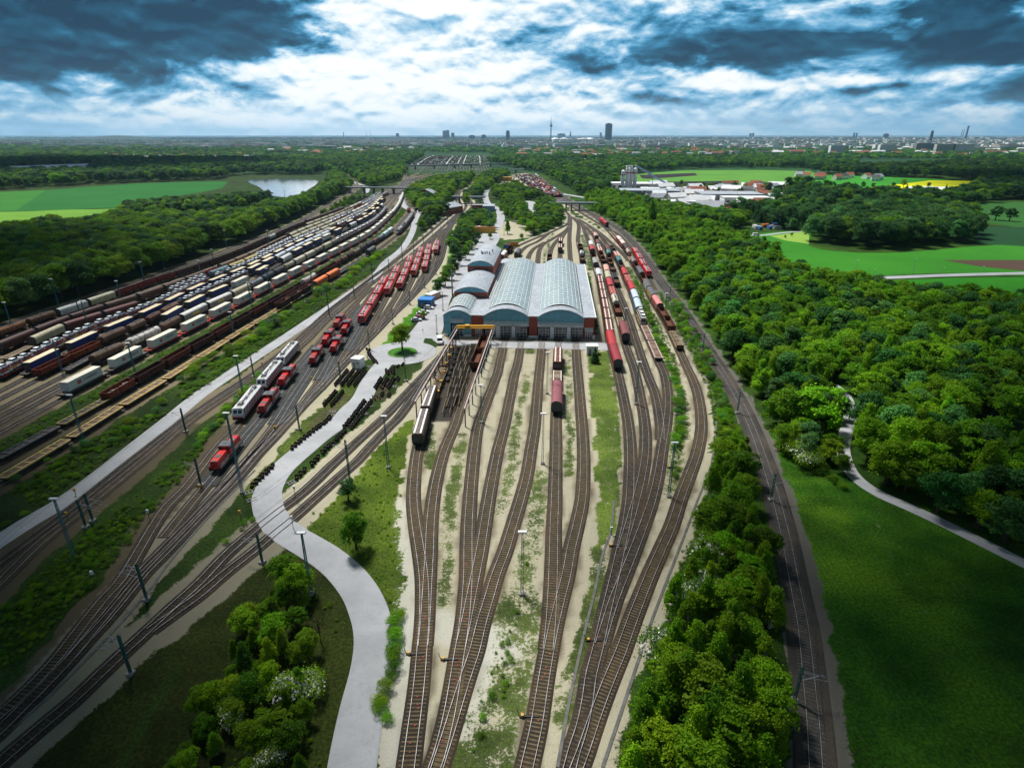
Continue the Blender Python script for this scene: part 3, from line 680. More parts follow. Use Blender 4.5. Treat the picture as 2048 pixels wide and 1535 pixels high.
road('path', [(660,366),(680,352),(700,362),(730,372),(734,380),(730,386)], 7, .08, 'pale track running under the low bridge')
road('path', [(760,334),(790,322),(815,315),(840,312)], 12, .08, 'pale track beside the distant yard')
road('road', [(1100,384),(1300,412),(1440,400),(1560,408),(1640,420)], 8, .08, 'industrial estate road')
def _field(t, b):
    oi = t.new('ShaderNodeObjectInfo'); co = t.new('ShaderNodeTexCoord').outputs['Object']
    x, y, z = t.sep(co); st = t.noise(t.xyz(t.m('MULTIPLY', x, .02), t.m('MULTIPLY', y, .3), 0.), 1.0, 4, .6)
    n = t.noise(co, .015, 5, .6); n2 = t.noise(co, .3, 5, .7)
    c = oi.outputs['Color']; c = t.mix(t.sm(n, .35, .65, 0, .6), c, t.mix(1., c, (.7, .75, .8), 'MULTIPLY'))
    c = t.mix(t.sm(st, .4, .7, 0, .35), c, t.mix(1., c, (.7, .75, .7), 'MULTIPLY')); c = t.mix(t.sm(n2, .4, .75, 0, .3), c, t.mix(1., c, (.55, .6, .5), 'MULTIPLY'))
    t.put(b.inputs['Base Color'], c); b.inputs['Roughness'].default_value = .95; b.inputs['Specular IOR Level'].default_value = .1
mat('field_mat', _field)
FIELDS = [([(0,384),(-250,392),(-260,425),(0,424),(120,420),(248,415),(330,397),(430,379),(450,370),(440,363),(300,366),(200,372),(90,380)], (.018,.13,.02), 'deep green crop field beyond the wood', .05),
 ([(-250,424),(0,424),(120,420),(248,415),(234,432),(110,446),(40,462),(-260,470)], (.13,.28,.03), 'light green meadow in front of the deep green crop', .05),
 ([(-250,395),(0,384),(92,380),(32,421),(-250,424)], (.035,.17,.02), 'mid green wedge of field at the end of the crop', .09),
 ([(0,340),(200,334),(180,348),(100,352),(0,352)], (.03,.04,.04), 'bare dark field round the greenhouses', .05),
 ([(370,440),(470,428),(520,428),(480,438),(400,444)], (.05,.2,.02), 'small clearing among the trees by the lake', .05),
 ([(1455,475),(1500,468),(1618,462),(1616,490),(1680,503),(1800,505),(1960,492),(2200,480),(2200,548),(1900,546),(1720,554),(1665,557),(1610,548),(1560,512)], (.035,.19,.014), 'bright green field in front of the oak block', .05),
 ([(1540,472),(1618,462),(1618,488),(1570,481)], (.22,.36,.06), 'small pale meadow behind a fence', .09),
 ([(1885,520),(2200,520),(2200,545),(2040,541),(1960,533)], (.09,.055,.04), 'brown ploughed strip in the green field', .09),
 ([(1725,563),(1800,560),(1900,556),(2200,552),(2200,660),(2000,612),(1880,600),(1760,576)], (.03,.2,.01), 'green field below the country road', .05),
 ([(1230,352),(1365,341),(1500,340),(1620,342),(1640,350),(1560,368),(1480,374),(1300,372)], (.1,.26,.035), 'yellow-green meadow beyond the silos', .05),
 ([(1600,352),(1680,350),(1890,359),(1870,364),(1740,375),(1700,380),(1600,377),(1560,370)], (.04,.25,.02), 'long green field in front of the far houses', .06),
 ([(1278,350),(1390,346),(1395,351),(1300,358),(1285,357)], (.035,.028,.03), 'dark ploughed field close behind the silos', .1),
 ([(1295,364),(1450,362),(1462,369),(1340,375)], (.028,.024,.026), 'dark ploughed field behind the caravans', .1),
 ([(1700,382),(1740,375),(1860,361),(1960,362),(1990,368),(1900,382),(1760,385)], (.75,.72,.0), 'yellow rapeseed field', .1),
 ([(1780,415),(1900,408),(2200,400),(2200,452),(2040,456),(1945,440),(1800,428)], (.03,.11,.02), 'rough dark meadow at the wood edge', .05),
 ([(1938,452),(2200,458),(2200,500),(1960,488)], (.015,.06,.02), 'dark green field beside the oak block', .06),
 ([(1130,322),(1215,320),(1222,326),(1140,328)], (.16,.4,.03), 'pale green plot beyond the trees', .05),
 ([(1440,295),(1700,292),(1700,298),(1440,300)], (.03,.12,.05), 'far green plain', .2)]
for i, (pts, col, lab, z) in enumerate(FIELDS): flat_poly('field', [G(*p) for p in pts], z, 'field_mat', lab, col)
def _water(t, b):
    b.inputs['Base Color'].default_value = (.8, .85, .9, 1); b.inputs['Roughness'].default_value = .1; b.inputs['Metallic'].default_value = .9
    co = t.new('ShaderNodeTexCoord').outputs['Object']; bp = t.new('ShaderNodeBump'); bp.inputs['Strength'].default_value = .15; bp.inputs['Distance'].default_value = .3
    t.put(bp.inputs['Height'], t.noise(co, .5, 3)); t.put(b.inputs['Normal'], bp.outputs[0])
mat('water_mat', _water)
flat_poly('lake', [G(*p) for p in [(492,362),(512,358),(560,357),(630,360),(633,368),(618,378),(600,391),(585,397),(570,394),(555,393),(535,388),(520,375),(505,368)]], .05, 'water_mat', 'bright quarry lake ringed by trees')
# asphalt inspection strips between the locomotive tracks
def strip_obj(key, a, b_, w=4.6, z=.2):
    s0, s1 = proj(key, *a), proj(key, *b_); s0, s1 = min(s0, s1), max(s0, s1)
    P = np.array([on(key, s) for s in np.linspace(s0, s1, 14)]); Tn, Nn = normals(P)
    me = sweep(P, [(w/2, 0), (w/2, z), (-w/2, z), (-w/2, 0)], 'pavement', ['asphalt_pit']); struct('pavement', me, 'dark asphalt strip under the parked locomotives')
strip_obj('D2', (412,974), (636,690)); strip_obj('D3', (552,847), (690,636)); strip_obj('D4', (640,761), (727,612)); strip_obj('D5', (693,700), (735,632))

for i, (pts, lab) in enumerate((([(1440,760),(1432,850),(1422,930),(1395,1000),(1365,1080),(1330,1170),(1300,1250),(1270,1340),(1240,1430),(1205,1534)], 'cable trough beside the outer curved siding'), ([(1228,1000),(1222,1060),(1205,1110),(1190,1180),(1170,1260),(1152,1340),(1135,1420),(1115,1534)], 'cable trough right of the green wedge'), ([(510,940),(430,1020),(350,1110),(290,1190),(200,1290),(100,1390),(20,1460)], 'cable trough beside the lead, left'))):
    P = smooth(W(pts)); struct('cable_trough', sweep(P, [(.22, 0), (.22, .1), (-.22, .1), (-.22, 0)], 'cable_trough', ['concrete_dark']), lab)
simple('mark_red', (.3, .06, .05), .8)
for key, pa, pb in (('F1', (842,1110), (822,1500)), ('F4', (945,1180), (885,1490)), ('F6', (1107,1160), (1098,1290)), ('F7', (1095,1310), (1065,1490)), ('F8', (1232,1120), (1190,1310)), ('F11', (1322,910), (1308,980)), ('F3', (936,1130), (926,1280))):
    s0, s1 = sorted((proj(key, *pa), proj(key, *pb))); R_ = random.Random(sum(map(ord, key))); b = B(); s = s0
    while s < s1: x, y = on(key, s); b.box(x+R_.uniform(-.3, .3), y, .165, .26, .2, .02, 0, R_.uniform(0, 1)); s += R_.choice((.62, 1.24, 2.48, 6.2))
    tag(ob('paint_marks', b.mesh('paint_marks', 'mark_red')), 'small red paint marks on the sleepers', kind='stuff')
# ---------------------------------------------------------------- rolling stock (x along the track, origin on the rails)
ZR = .28
def bogie():
    b = B()
    for x in (-.9, .9):
        for s in (-1, 1): b.cyl((x, s*.7, .46), (x, s*.83, .46), .46, n=12, mi=1)
        b.cyl((x, -.75, .46), (x, .75, .46), .08, n=6, mi=1)
    for s in (-1, 1): b.box(0, s*.98, .55, 2.6, .12, .28, 0)
    b.box(0, 0, .62, .5, 1.9, .25, 0); return b.mesh('bogie', 'dark_steel', 'wheel_steel')
BOG = bogie()
def uframe(L, w=2.6, z=1.05, name='underframe', m='dark_steel', h=.28):
    b = B(); b.box(0, 0, z, L-.9, w*.72, h, 0)
    for s in (-1, 1):
        b.box(0, s*w*.46, z, L-.9, .12, h, 0); b.box(s*(L/2-.5), 0, z, .2, w, h*1.1, 0)
        for q in (-.87, .87): b.cyl((s*(L/2-.4), q, 1.05), (s*(L/2-.02), q, 1.05), .13, .22, 8, 0)
    b.box(0, 0, z-.35, L*.28, 1.1, .45, 0)
    return b.mesh(name, m)
def bogs(L, d=2.3): return [('bogie', BOG, 0, (L/2-d, 0, 0)), ('bogie', BOG, 0, (-(L/2-d), 0, 0))]
def gondola(L=14.2, h=1.75, w=2.8, load=None, name='open_wagon', rib=1.35):
    b = B(); x = L/2-.35; z0 = 1.2; t = .07
    b.box(0, 0, z0, 2*x, w, .1, 1)
    for s in (-1, 1):
        b.box(0, s*(w/2-t/2), z0+h/2, 2*x, t, h, 0); b.box(s*(x-t/2), 0, z0+h/2, t, w-2*t-.01, h, 0)
        b.box(0, s*(w/2+.02), z0+h+.03, 2*x+.1, .14, .1, 0); b.box(s*(x+.02), 0, z0+h+.03, .12, w-.16, .1, 0)
        n = int(2*x/rib)
        for k in range(n+1): b.box(-x+.15+k*(2*x-.3)/n, s*(w/2+.06), z0+h/2-.05, .13, .12, h-.02, 0)
        for q in (-.8, 0, .8): b.box(s*(x+.06), q, z0+h/2, .1, .12, h-.1, 0)
    P = [('body', b.mesh('body', 'rusty', 'rust'), 1, (0, 0, 0)), ('underframe', uframe(L), 0, (0, 0, 0))]+bogs(L)
    if load:
        c = B(); R = random.Random(3)
        for k in range(26): c.box(R.uniform(-x+.8, x-.8), R.uniform(-.9, .9), z0+.35+R.uniform(0, .7), R.uniform(.4, 2.2), R.uniform(.2, .6), R.uniform(.1, .4), k % 2, R.uniform(0, 3))
        P.append(('scrap_load', c.mesh('scrap_load', 'concrete', 'wood_deck'), 0, (0, 0, 0)))
    return Proto(name, 'freight wagon', P, L)
def hopper(L=12.4, name='hopper_wagon'):
    b = B(); x = L/2-.5; w = 1.45
    for s in (-1, 1):
        b.face([(-x, s*w, 3.9), (x, s*w, 3.9), (x, s*w, 2.2), (-x, s*w, 2.2)][::s], 0); b.face([(-x, s*w, 2.2), (x, s*w, 2.2), (x*.8, s*.8, 1.2), (-x*.8, s*.8, 1.2)][::s], 0)
        b.face([(-x, s*(w-.1), 3.9), (x, s*(w-.1), 3.9), (x*.75, s*.4, 1.6), (-x*.75, s*.4, 1.6)][::-s], 1)
        b.box(0, s*w, 3.92, 2*x, .16, .12, 0); b.box(s*x, 0, 3.92, .16, 2*w-.18, .12, 0)
        b.face([(s*x, -w, 3.9), (s*x, w, 3.9), (s*x, w, 2.6), (s*x*.82, .8, 1.2), (s*x*.82, -.8, 1.2), (s*x, -w, 2.6)][::s], 0)
        b.face([(s*(x-.1), -w, 3.85), (s*(x-.1), w, 3.85), (s*x*.5, w*.4, 1.6), (s*x*.5, -w*.4, 1.6)][::-s], 1)
        for k in range(8): b.box(-x+.3+k*(2*x-.6)/7, s*(w+.06), 3.05, .14, .12, 1.6, 0)
    b.box(0, 0, 1.58, x*1.5, .9, .08, 1)
    return Proto(name, 'freight wagon', [('body', b.mesh('body', 'rusty', 'rust'), 1, (0, 0, 0)), ('underframe', uframe(L), 0, (0, 0, 0))]+bogs(L, 2.0), L)
def tank(L=14.0, r=1.42, name='tank_wagon', band=False):
    b = B(); x = L/2-1.0; z = 1.35+r
    b.cyl((-x, 0, z), (x, 0, z), r, n=20, mi=0, cap=False)
    for s in (-1, 1):
        b.cyl((s*x, 0, z), (s*(x+.28), 0, z), r, r*.78, 20, 0, False); b.cyl((s*(x+.28), 0, z), (s*(x+.42), 0, z), r*.78, .2, 20, 0)
    for k in range(5): b.cyl((-x+k*x/2-.04, 0, z), (-x+k*x/2+.04, 0, z), r+.025, n=20, mi=0)
    c = B(); c.cyl((0, 0, z+r-.1), (0, 0, z+r+.32), .42, n=12); c.box(0, 0, z+r+.12, 2*x*.8, .5, .05, 0)
    for s in (-1, 1): c.box(.9, s*(r*.95), z-.1, .06, .06, 2*r, 0); c.box(1.3, s*(r*.95), z-.1, .06, .06, 2*r, 0)
    for s in (-1, 1): c.box(s*x*.8, 0, 1.55, .5, 2.4, .6, 0)
    P = [('tank', b.mesh('tank', 'rusty', smooth=False), 1, (0, 0, 0)), ('walkway', c.mesh('walkway', 'dark_grey'), 0, (0, 0, 0)), ('underframe', uframe(L), 0, (0, 0, 0))]+bogs(L)
    if band:
        d = B(); d.cyl((-x*.45-.2, 0, z), (-x*.45+.2, 0, z), r+.05, n=20); P.append(('band', d.mesh('band', 'wood_deck'), 2, (0, 0, 0)))
    return Proto(name, 'tank wagon', P, L)
def arch(w, z0, z1, n=8): return [(w*math.cos(PI*k/n), z0+(z1-z0)*math.sin(PI*k/n)) for k in range(n+1)]
def covered(L=17.0, name='covered_wagon', text=False, ribs=True, roof=1):
    b = B(); x = L/2-.45
    b.prism([(1.42, 1.2)]+arch(1.42, 3.3, 4.15)+[(-1.42, 1.2)], -x, x, 0, 2, mis=[0]+[1]*8+[0, 0])
    for s in (-1, 1):
        if ribs:
            for k in range(10): b.box(-x+.3+k*(2*x-.6)/9, s*1.46, 2.25, .09, .08, 2.0, 0)
        b.box(0, s*1.47, 3.3, 2*x, .08, .12, 0); b.box(0, s*1.47, 1.25, 2*x, .08, .12, 2)
        b.prism([(1.46, 1.25)]+arch(1.47, 3.3, 4.22)+[(-1.46, 1.25)], s*(x-.12), s*x+s*.03, 2)
    P = [('body', b.mesh('body', 'paint', 'paint', 'dark_grey'), 1, (0, 0, 0)), ('underframe', uframe(L), 0, (0, 0, 0))]+bogs(L)
    if roof == 2:
        c = B(); c.prism([(y*1.02, z+.03) for y, z in arch(1.42, 3.3, 4.15)], -x, x, 0, close=False); P.append(('roof', c.mesh('roof', 'paint'), 2, (0, 0, 0)))
    if text:
        c = B()
        for s in (-1, 1): c.box(.4, s*1.5, 2.55, 5.2, .03, .62, 0)
        P.append(('name_board', c.mesh('name_board', 'yellow_band'), 0, (0, 0, 0)))
    return Proto(name, 'covered wagon', P, L)
mat('yellow_band', lambda t, b: setattr(b.inputs['Base Color'], 'default_value', (.75, .62, .02, 1)))
def twin_roof(L=15.6, name='sliding_roof_wagon'):
    """brown wagon whose roof has two long pale strips"""
    b = B(); x = L/2-.45
    b.prism([(1.42, 1.2), (1.42, 3.2), (1.1, 3.75), (-1.1, 3.75), (-1.42, 3.2), (-1.42, 1.2)], -x, x, 0)
    for s in (-1, 1):
        for k in range(9): b.box(-x+.3+k*(2*x-.6)/8, s*1.45, 2.2, .1, .08, 1.9, 0)
        b.box(s*(x+.02), 0, 2.3, .06, 2.2, 1.6, 1)
    c = B()
    for s in (-1, 1): c.box(0, s*.78, 3.79, 2*x-.5, .5, .07, 0)
    for k in range(12): c.box(-x+.5+k*(2*x-1)/11, 0, 3.79, .08, .5, .05, 0)
    return Proto(name, 'covered wagon', [('body', b.mesh('body', 'rusty', 'dark_grey'), 1, (0, 0, 0)), ('roof_hatches', c.mesh('roof_hatches', 'paint'), 2, (0, 0, 0)), ('underframe', uframe(L), 0, (0, 0, 0))]+bogs(L), L)
def flat(L=19.0, name='flat_wagon', posts=False, deck='wood_deck', sill=1):
    b = B(); x = L/2-.4
    for s in (-1, 1): b.box(0, s*1.2, 1.12, 2*x, .34, .36, 0)
    for k in range(9): b.box(-x+.2+k*(2*x-.4)/8, 0, 1.1, .3, 2.1, .25, 0)
    c = B(); c.box(0, 0, 1.05, 2*x-.3, 1.7, .12, 0)
    for k in (-.33, 0, .33): c.box(L*k, 0, 1.2, 1.1, 2.0, .14, 0)
    P = [('side_sills', b.mesh('side_sills', 'paint'), sill, (0, 0, 0)), ('deck', c.mesh('deck', deck), 0, (0, 0, 0)), ('underframe', uframe(L, z=.85, h=.2), 0, (0, 0, 0))]+bogs(L)
    if posts:
        d = B()
        for k in range(9):
            for s in (-1, 1): d.box(-x+.5+k*(2*x-1)/8, s*1.38, 2.0, .1, .08, 1.7, 0)
        for k in range(12): d.box(-x+.7+k*(2*x-1.4)/11, 0, 1.42, .55, 2.5, .22, 1)
        for s in (-1, 1): d.box(s*x, 0, 1.6, .08, 2.5, .8, 0)
        P.append(('stakes', d.mesh('stakes', 'rust', 'pale_deck'), 0, (0, 0, 0)))
    return Proto(name, 'flat wagon', P, L)
def text_mesh(s, size, m, depth=.01):
    cu = bpy.data.curves.new('text', 'FONT'); cu.body = s; cu.size = size; cu.extrude = depth; cu.align_x = 'CENTER'; cu.align_y = 'CENTER'
    o = bpy.data.objects.new('t', cu); COL.objects.link(o); dg = bpy.context.evaluated_depsgraph_get(); dg.update()
    me = bpy.data.meshes.new_from_object(o.evaluated_get(dg)); bpy.data.objects.remove(o); bpy.data.curves.remove(cu)
    me.materials.clear(); me.materials.append(MATS[m]); return me
def side_text(parts, s, size, m, x, z, y, name, sub=True, both=True):
    base = text_mesh(s, size, m); V0 = [v.co.copy() for v in base.vertices]
    me = base
    vs = [(v.x+x, -y, v.y+z) for v in V0]; fs = [tuple(p.vertices) for p in base.polygons]
    if both:
        n = len(vs); vs += [(-v.x-x, y, v.y+z) for v in V0]; fs += [tuple(i+n for i in f) for f in fs]
    me2 = bpy.data.meshes.new(name); me2.from_pydata(vs, [], fs); me2.materials.append(MATS[m]); parts.append((name, me2, 0, (0, 0, 0)))
def container(letter=True):
    b = B(); b.box(0, 0, 1.45, 13.6, 2.5, 2.9, 0, top=1)
    for s in (-1, 1):
        for k in range(22): b.box(-6.6+k*.63, s*1.255, 1.45, .07, .03, 2.6, 0)
        b.box(0, s*1.26, 2.86, 13.6, .06, .1, 0); b.box(0, s*1.26, .06, 13.6, .06, .12, 2)
        for q in (-1, 1): b.box(s*6.76, q*1.2, 1.45, .1, .12, 2.9, 0)
    for q in (-.6, .6): b.box(-6.83, q, 1.45, .04, 1.05, 2.5, 0); b.cyl((-6.87, q-.3, .2), (-6.87, q-.3, 2.7), .03, n=6, mi=2)
    P = [('box', b.mesh('box', 'cont_white', 'cont_roof', 'dark_grey'), 0, (0, 0, 0))]
    if letter:
        c = B()
        for s in (-1, 1): c.box(2.6*s, s*1.29, 1.5, 1.5, .03, 1.05, 0)
        P.append(('emblem', c.mesh('emblem', 'logo_red'), 0, (0, 0, 0)))
        for s in (-1,): side_text(P, 'DB', .9, 'cont_white', -2.6, 1.5, 1.32, 'emblem_letters')
        side_text(P, 'SCHENKER', 1.15, 'text_grey', 1.9, 1.5, 1.3, 'lettering')
    return Proto('container', 'container', P, 13.6)
simple('cont_white', (.62,.63,.62), .55, 0, .15, .5); simple('cont_roof', (.6,.58,.48), .6, 0, .2, .4); simple('logo_red', (.6,.03,.04), .5); simple('text_grey', (.05,.05,.07), .5)
simple('trailer_blue', (.012,.035,.2), .5, 0, .3, .6); simple('trailer_roof', (.62,.54,.36), .6, 0, .2, .4); simple('pale_blue', (.3,.45,.6), .5)
def trailer():
    b = B(); b.box(0, 0, 1.5, 13.6, 2.55, 2.75, 0, top=1); b.box(0, 0, 0.02, 12.6, 1.6, .2, 2)
    for s in (-1, 1): b.box(0, s*1.29, 2.84, 13.6, .05, .08, 2)
    for s in (-1, 1): b.box(s*6.82, 0, 1.5, .04, 2.3, 2.5, 2)
    R = random.Random(5); c = B(); x = -4.2
    while x < 4.4:
        w = R.uniform(.22, .5); c.box(x, -1.3, 1.55+.05*R.random(), w, .03, R.uniform(.45, .7), 0); c.box(x+.05, -1.3, 1.0, w*.6, .03, .18, 0); x += w+R.choice((.12, .12, .45))
    return Proto('box_trailer', 'trailer', [('box', b.mesh('box', 'trailer_blue', 'trailer_roof', 'dark_grey'), 0, (0, 0, 0)), ('side_markings', c.mesh('side_markings', 'yellow_band'), 0, (0, 0, 0))], 13.6)
def car_transporter(L=16.0):
    b = B(); x = L/2-.2
    for z in (1.05, 2.95):
        for s in (-1, 1): b.box(0, s*1.38, z, 2*x, .1, .22, 0)
        b.box(0, 0, z-.05, 2*x, 2.66, .07, 1)
    for k in range(4):
        for s in (-1, 1):
            xx = -x+.8+k*(2*x-1.6)/3; b.box(xx, s*1.38, 2.0, .14, .1, 1.9, 0); b.box(xx+.5, s*1.38, 2.0, .1, .09, 2.1, 0, 0)
    for s in (-1, 1): b.box(s*(x-.05), 0, 1.1, .12, 2.7, .35, 0)
    return Proto('car_transporter', 'car transporter', [('decks', b.mesh('decks', 'rusty', 'dark_grey'), 1, (0, 0, 0)), ('underframe', uframe(L, z=.8, h=.2), 0, (0, 0, 0)), ('bogie', BOG, 0, (x-2.0, 0, 0)), ('bogie', BOG, 0, (-x+2.0, 0, 0))], L)
def car_mesh(name='car', kind=0):
    L, w, h = ((4.4, 1.8, 1.45), (4.5, 1.85, 1.65))[kind]
    b = B(); z1 = .95 if kind == 0 else 1.05
    side = [(-L/2, .35), (L/2-.05, .35), (L/2, .6), (L/2-.15, .8), (L/2-1.15, z1), (-L/2+.35, z1+.02), (-L/2+.02, .85)]
    def loft(prof, y0, y1, mi):
        n = len(prof); i = len(b.v)
        for y in (-y0, y1): b.v += [(x, y, z) for x, z in prof]
        for k in range(n): b.f.append((i+k, i+(k+1) % n, i+n+(k+1) % n, i+n+k)); b.m.append(mi)
        b.f.append(tuple(i+k for k in range(n))[::-1]); b.f.append(tuple(i+n+k for k in range(n))); b.m += [mi, mi]
    loft(side, w/2, w/2, 0)
    x0, x1 = L/2-1.15, -L/2+.35; xa, xb = x0-.75, x1+.55
    i = len(b.v); lo = [(x0, w/2-.05), (x1, w/2-.05)]; 
    b.v += [(x0, -w/2+.06, z1), (x0, w/2-.06, z1), (x1, w/2-.06, z1), (x1, -w/2+.06, z1), (xa, -w/2+.25, h), (xa, w/2-.25, h), (xb, w/2-.25, h), (xb, -w/2+.25, h)]
    for q, mi in (((0, 1, 5, 4), 1), ((2, 3, 7, 6), 1), ((1, 2, 6, 5), 1), ((3, 0, 4, 7), 1), ((4, 5, 6, 7), 0)): b.f.append(tuple(i+k for k in q)); b.m.append(mi)
    for s in (-1, 1):
        b.box((xa+xb)/2, s*(w/2-.16), (z1+h)/2, .1, .05, h-z1, 0)
        b.box(-L/2-.01, s*(w/2-.3), .75, .05, .3, .14, 2); b.box(L/2-.04, s*(w/2-.3), .66, .08, .35, .12, 3)
    return b, L, w
def wheel4(b, L, w, mi, r=.33):
    for s in (-1, 1):
        for x in (L*.3, -L*.3): b.cyl((x, s*(w/2-.2), r), (x, s*(w/2+.01), r), r, n=12, mi=mi)
def make_car(kind, parts=False):
    b, L, w = car_mesh(kind=kind)
    if not parts:
        wheel4(b, L, w, 4); me = b.mesh('car', 'gloss', 'glass_dark', 'red_paint', 'white_paint', 'black'); return me
    body = b.mesh('body', 'gloss', 'glass_dark', 'red_paint', 'white_paint', 'black'); wb = B(); wb.cyl((0, -.1, 0), (0, .1, 0), .33, n=14); wb.cyl((0, -.11, 0), (0, .11, 0), .18, n=10, mi=1); wm = wb.mesh('wheel', 'black', 'grey_paint')
    return Proto('parked_car', 'car', [('body', body, 1, (0, 0, 0))]+[('wheel', wm, 0, (x, s*(w/2-.09), .33)) for s in (-1, 1) for x in (L*.3, -L*.3)], L)
CARM = [make_car(0), make_car(1)]; PCAR = [make_car(0, True), make_car(1, True)]
def electric(zebra=False, name='electric_locomotive'):
    L = 18.9; b = B(); x = L/2-.5
    side = [(-x, 1.1), (x, 1.1), (x+.02, 2.2), (x-.75, 3.55), (-x+.75, 3.55), (-x-.02, 2.2)]
    i = len(b.v); n = 6
    for y in (-1.48, 1.48): b.v += [(q[0], y, q[1]) for q in side]
    for k, mi in zip(range(6), (0, 0, 0, 0, 0, 0)): b.f.append((i+k, i+(k+1) % n, i+n+(k+1) % n, i+n+k)); b.m.append(mi)
    b.f.append(tuple(i+k for k in range(n))); b.f.append(tuple(i+n+k for k in reversed(range(n)))); b.m += [2 if zebra else 0]*2
    b.prism([(1.47, 3.5), (1.1, 3.74), (-1.1, 3.74), (-1.47, 3.5)], -x+.8, x-.8, 0); b.box(0, 0, 3.76, 2*x-2.4, 1.5, .1, 1)
    w = B()
    for s in (-1, 1):
        dx, dz = -.73*s, 1.33; a = math.atan2(1.35, .77)
        for q in (-.62, .62):
            p0 = Vector((s*(x-.14), q, 2.45)); p1 = Vector((s*(x-.62), q, 3.3)); nn = Vector((s*.87, 0, .5))*.03
            w.face([tuple(p0+nn+Vector((0, -.5, 0))), tuple(p0+nn+Vector((0, .5, 0))), tuple(p1+nn+Vector((0, .5, 0))), tuple(p1+nn+Vector((0, -.5, 0)))][::s], 0)
        for q in (-1.5, 1.5): w.box(s*(x-1.5), q, 2.75, .7, .04, .7, 0)
    f = B()
    for s in (-1, 1): f.box(s*(x+.03), 0, 1.35, .08, 2.6, .38, 0); f.box(s*(x+.06), .9, 1.85, .05, .3, .16, 1); f.box(s*(x+.06), -.9, 1.85, .05, .3, .16, 1)
    e = B(); R = random.Random(2)
    for k in range(8): e.box(-x+2.6+k*1.6, R.uniform(-.15, .15), 3.9, R.uniform(.7, 1.3), R.uniform(.4, .95), .22, k % 3 == 1)
    p = B()
    for s in (-1, 1):
        px = s*5.6
        for q in (-.45, .45): p.cyl((px-.9, q, 3.95), (px+.7, q*1.3, 4.25), .04, n=5); p.cyl((px+.7, q*1.3, 4.25), (px-.4, q*1.6, 4.42), .035, n=5)
        p.box(px-.4, 0, 4.44, .3, 1.8, .06); p.box(px, 0, 3.92, 1.9, 1.3, .1)
    P = [('body', b.mesh('body', 'gloss', 'loco_roof', 'zebra'), 1, (0, 0, 0)), ('windscreen', w.mesh('windscreen', 'glass_dark'), 0, (0, 0, 0)),
         ('bumper', f.mesh('bumper', 'paint', 'white_paint'), 2, (0, 0, 0)), ('roof_equipment', e.mesh('roof_equipment', 'dark_grey', 'grey_paint'), 0, (0, 0, 0)),
         ('pantograph', p.mesh('pantograph', 'dark_steel'), 0, (0, 0, 0)), ('underframe', uframe(L, 2.9, .95, h=.35), 0, (0, 0, 0))]+bogs(L, 4.0)
    return Proto(name, 'locomotive', P, L+.2)
simple('loco_roof', (.42,.43,.44), .6, 0, .3, .8); simple('loco_roof_dark', (.1,.11,.13), .6, 0, .4, 1)
def _zeb(t, b):
    co = t.new('ShaderNodeTexCoord').outputs['Object']; wv = t.new('ShaderNodeTexWave'); wv.wave_type = 'BANDS'; wv.bands_direction = 'DIAGONAL'
    t.put(wv.inputs['Vector'], co); wv.inputs['Scale'].default_value = .42; wv.inputs['Distortion'].default_value = 4.5; wv.inputs['Detail'].default_value = 2; wv.inputs['Detail Scale'].default_value = .6
    oi = t.new('ShaderNodeObjectInfo'); t.put(b.inputs['Base Color'], t.mix(t.sm(wv.outputs['Fac'], .45, .55), (.05,.04,.09), oi.outputs['Color'])); b.inputs['Roughness'].default_value = .4
mat('zebra', _zeb)
def diesel(cabx=.5, L=14.4):
    b = B(); x = L/2-.5
    b.box(0, 0, 1.3, 2*x, 2.9, .3, 1)
    b.box((x+cabx+1.2)/2, 0, 2.2, x-cabx-1.2, 1.9, 1.6, 0, ty=.86); b.box((-x+cabx-1.2)/2-.0, 0, 2.2, x+cabx-1.2, 1.9, 1.6, 0, ty=.86)
    for s in (-1, 1):
        b.box(s*(x+.02), 0, 1.5, .1, 2.6, .7, 0); b.box(s*(x-.3), 0, 3.02, .5, 1.2, .06, 2)
        for q in (-1, 1):
            b.box(s*x*.5, q*1.4, 2.0, 2*x*.42, .05, .05, 3)
            for k in range(5): b.box(s*(x*.15+k*x*.2), q*1.4, 1.75, .05, .05, .6, 3)
    b.box(x*.62, 0, 3.03, 1.5, 1.2, .06, 2); b.box(x*.62, 0, 3.07, .9, .8, .05, 3); b.box(-x*.62, 0, 3.03, 1.4, 1.1, .06, 2)
    c = B(); c.box(cabx, 0, 2.55, 2.3, 2.75, 2.3, 0, ty=.94)
    r = B(); r.prism([(1.5, 3.66), (1.1, 3.92), (-1.1, 3.92), (-1.5, 3.66)], cabx-1.35, cabx+1.35, 0); r.box(cabx, 0, 3.96, .8, .7, .12, 0)
    w = B()
    for s in (-1, 1):
        for q in (-.85, .85): w.box(cabx+s*1.16, q, 3.2, .05, .75, .6, 0)
        for q in (-.5, .5): w.box(cabx+q, s*1.345, 3.15, .7, .05, .6, 0)
    P = [('body', b.mesh('body', 'gloss', 'dark_grey', 'dark_grey', 'grey_paint'), 1, (0, 0, 0)), ('cab', c.mesh('cab', 'gloss'), 1, (0, 0, 0)), ('cab_roof', r.mesh('cab_roof', 'loco_roof_dark'), 0, (0, 0, 0)),
         ('window', w.mesh('window', 'glass_dark'), 0, (0, 0, 0)), ('underframe', uframe(L, 2.8, .9, h=.3), 0, (0, 0, 0))]+bogs(L, 3.2)
    return Proto('shunting_locomotive', 'locomotive', P, L)
def low_flat(L=17.5): return flat(L, 'flat_wagon', deck='dark_steel')
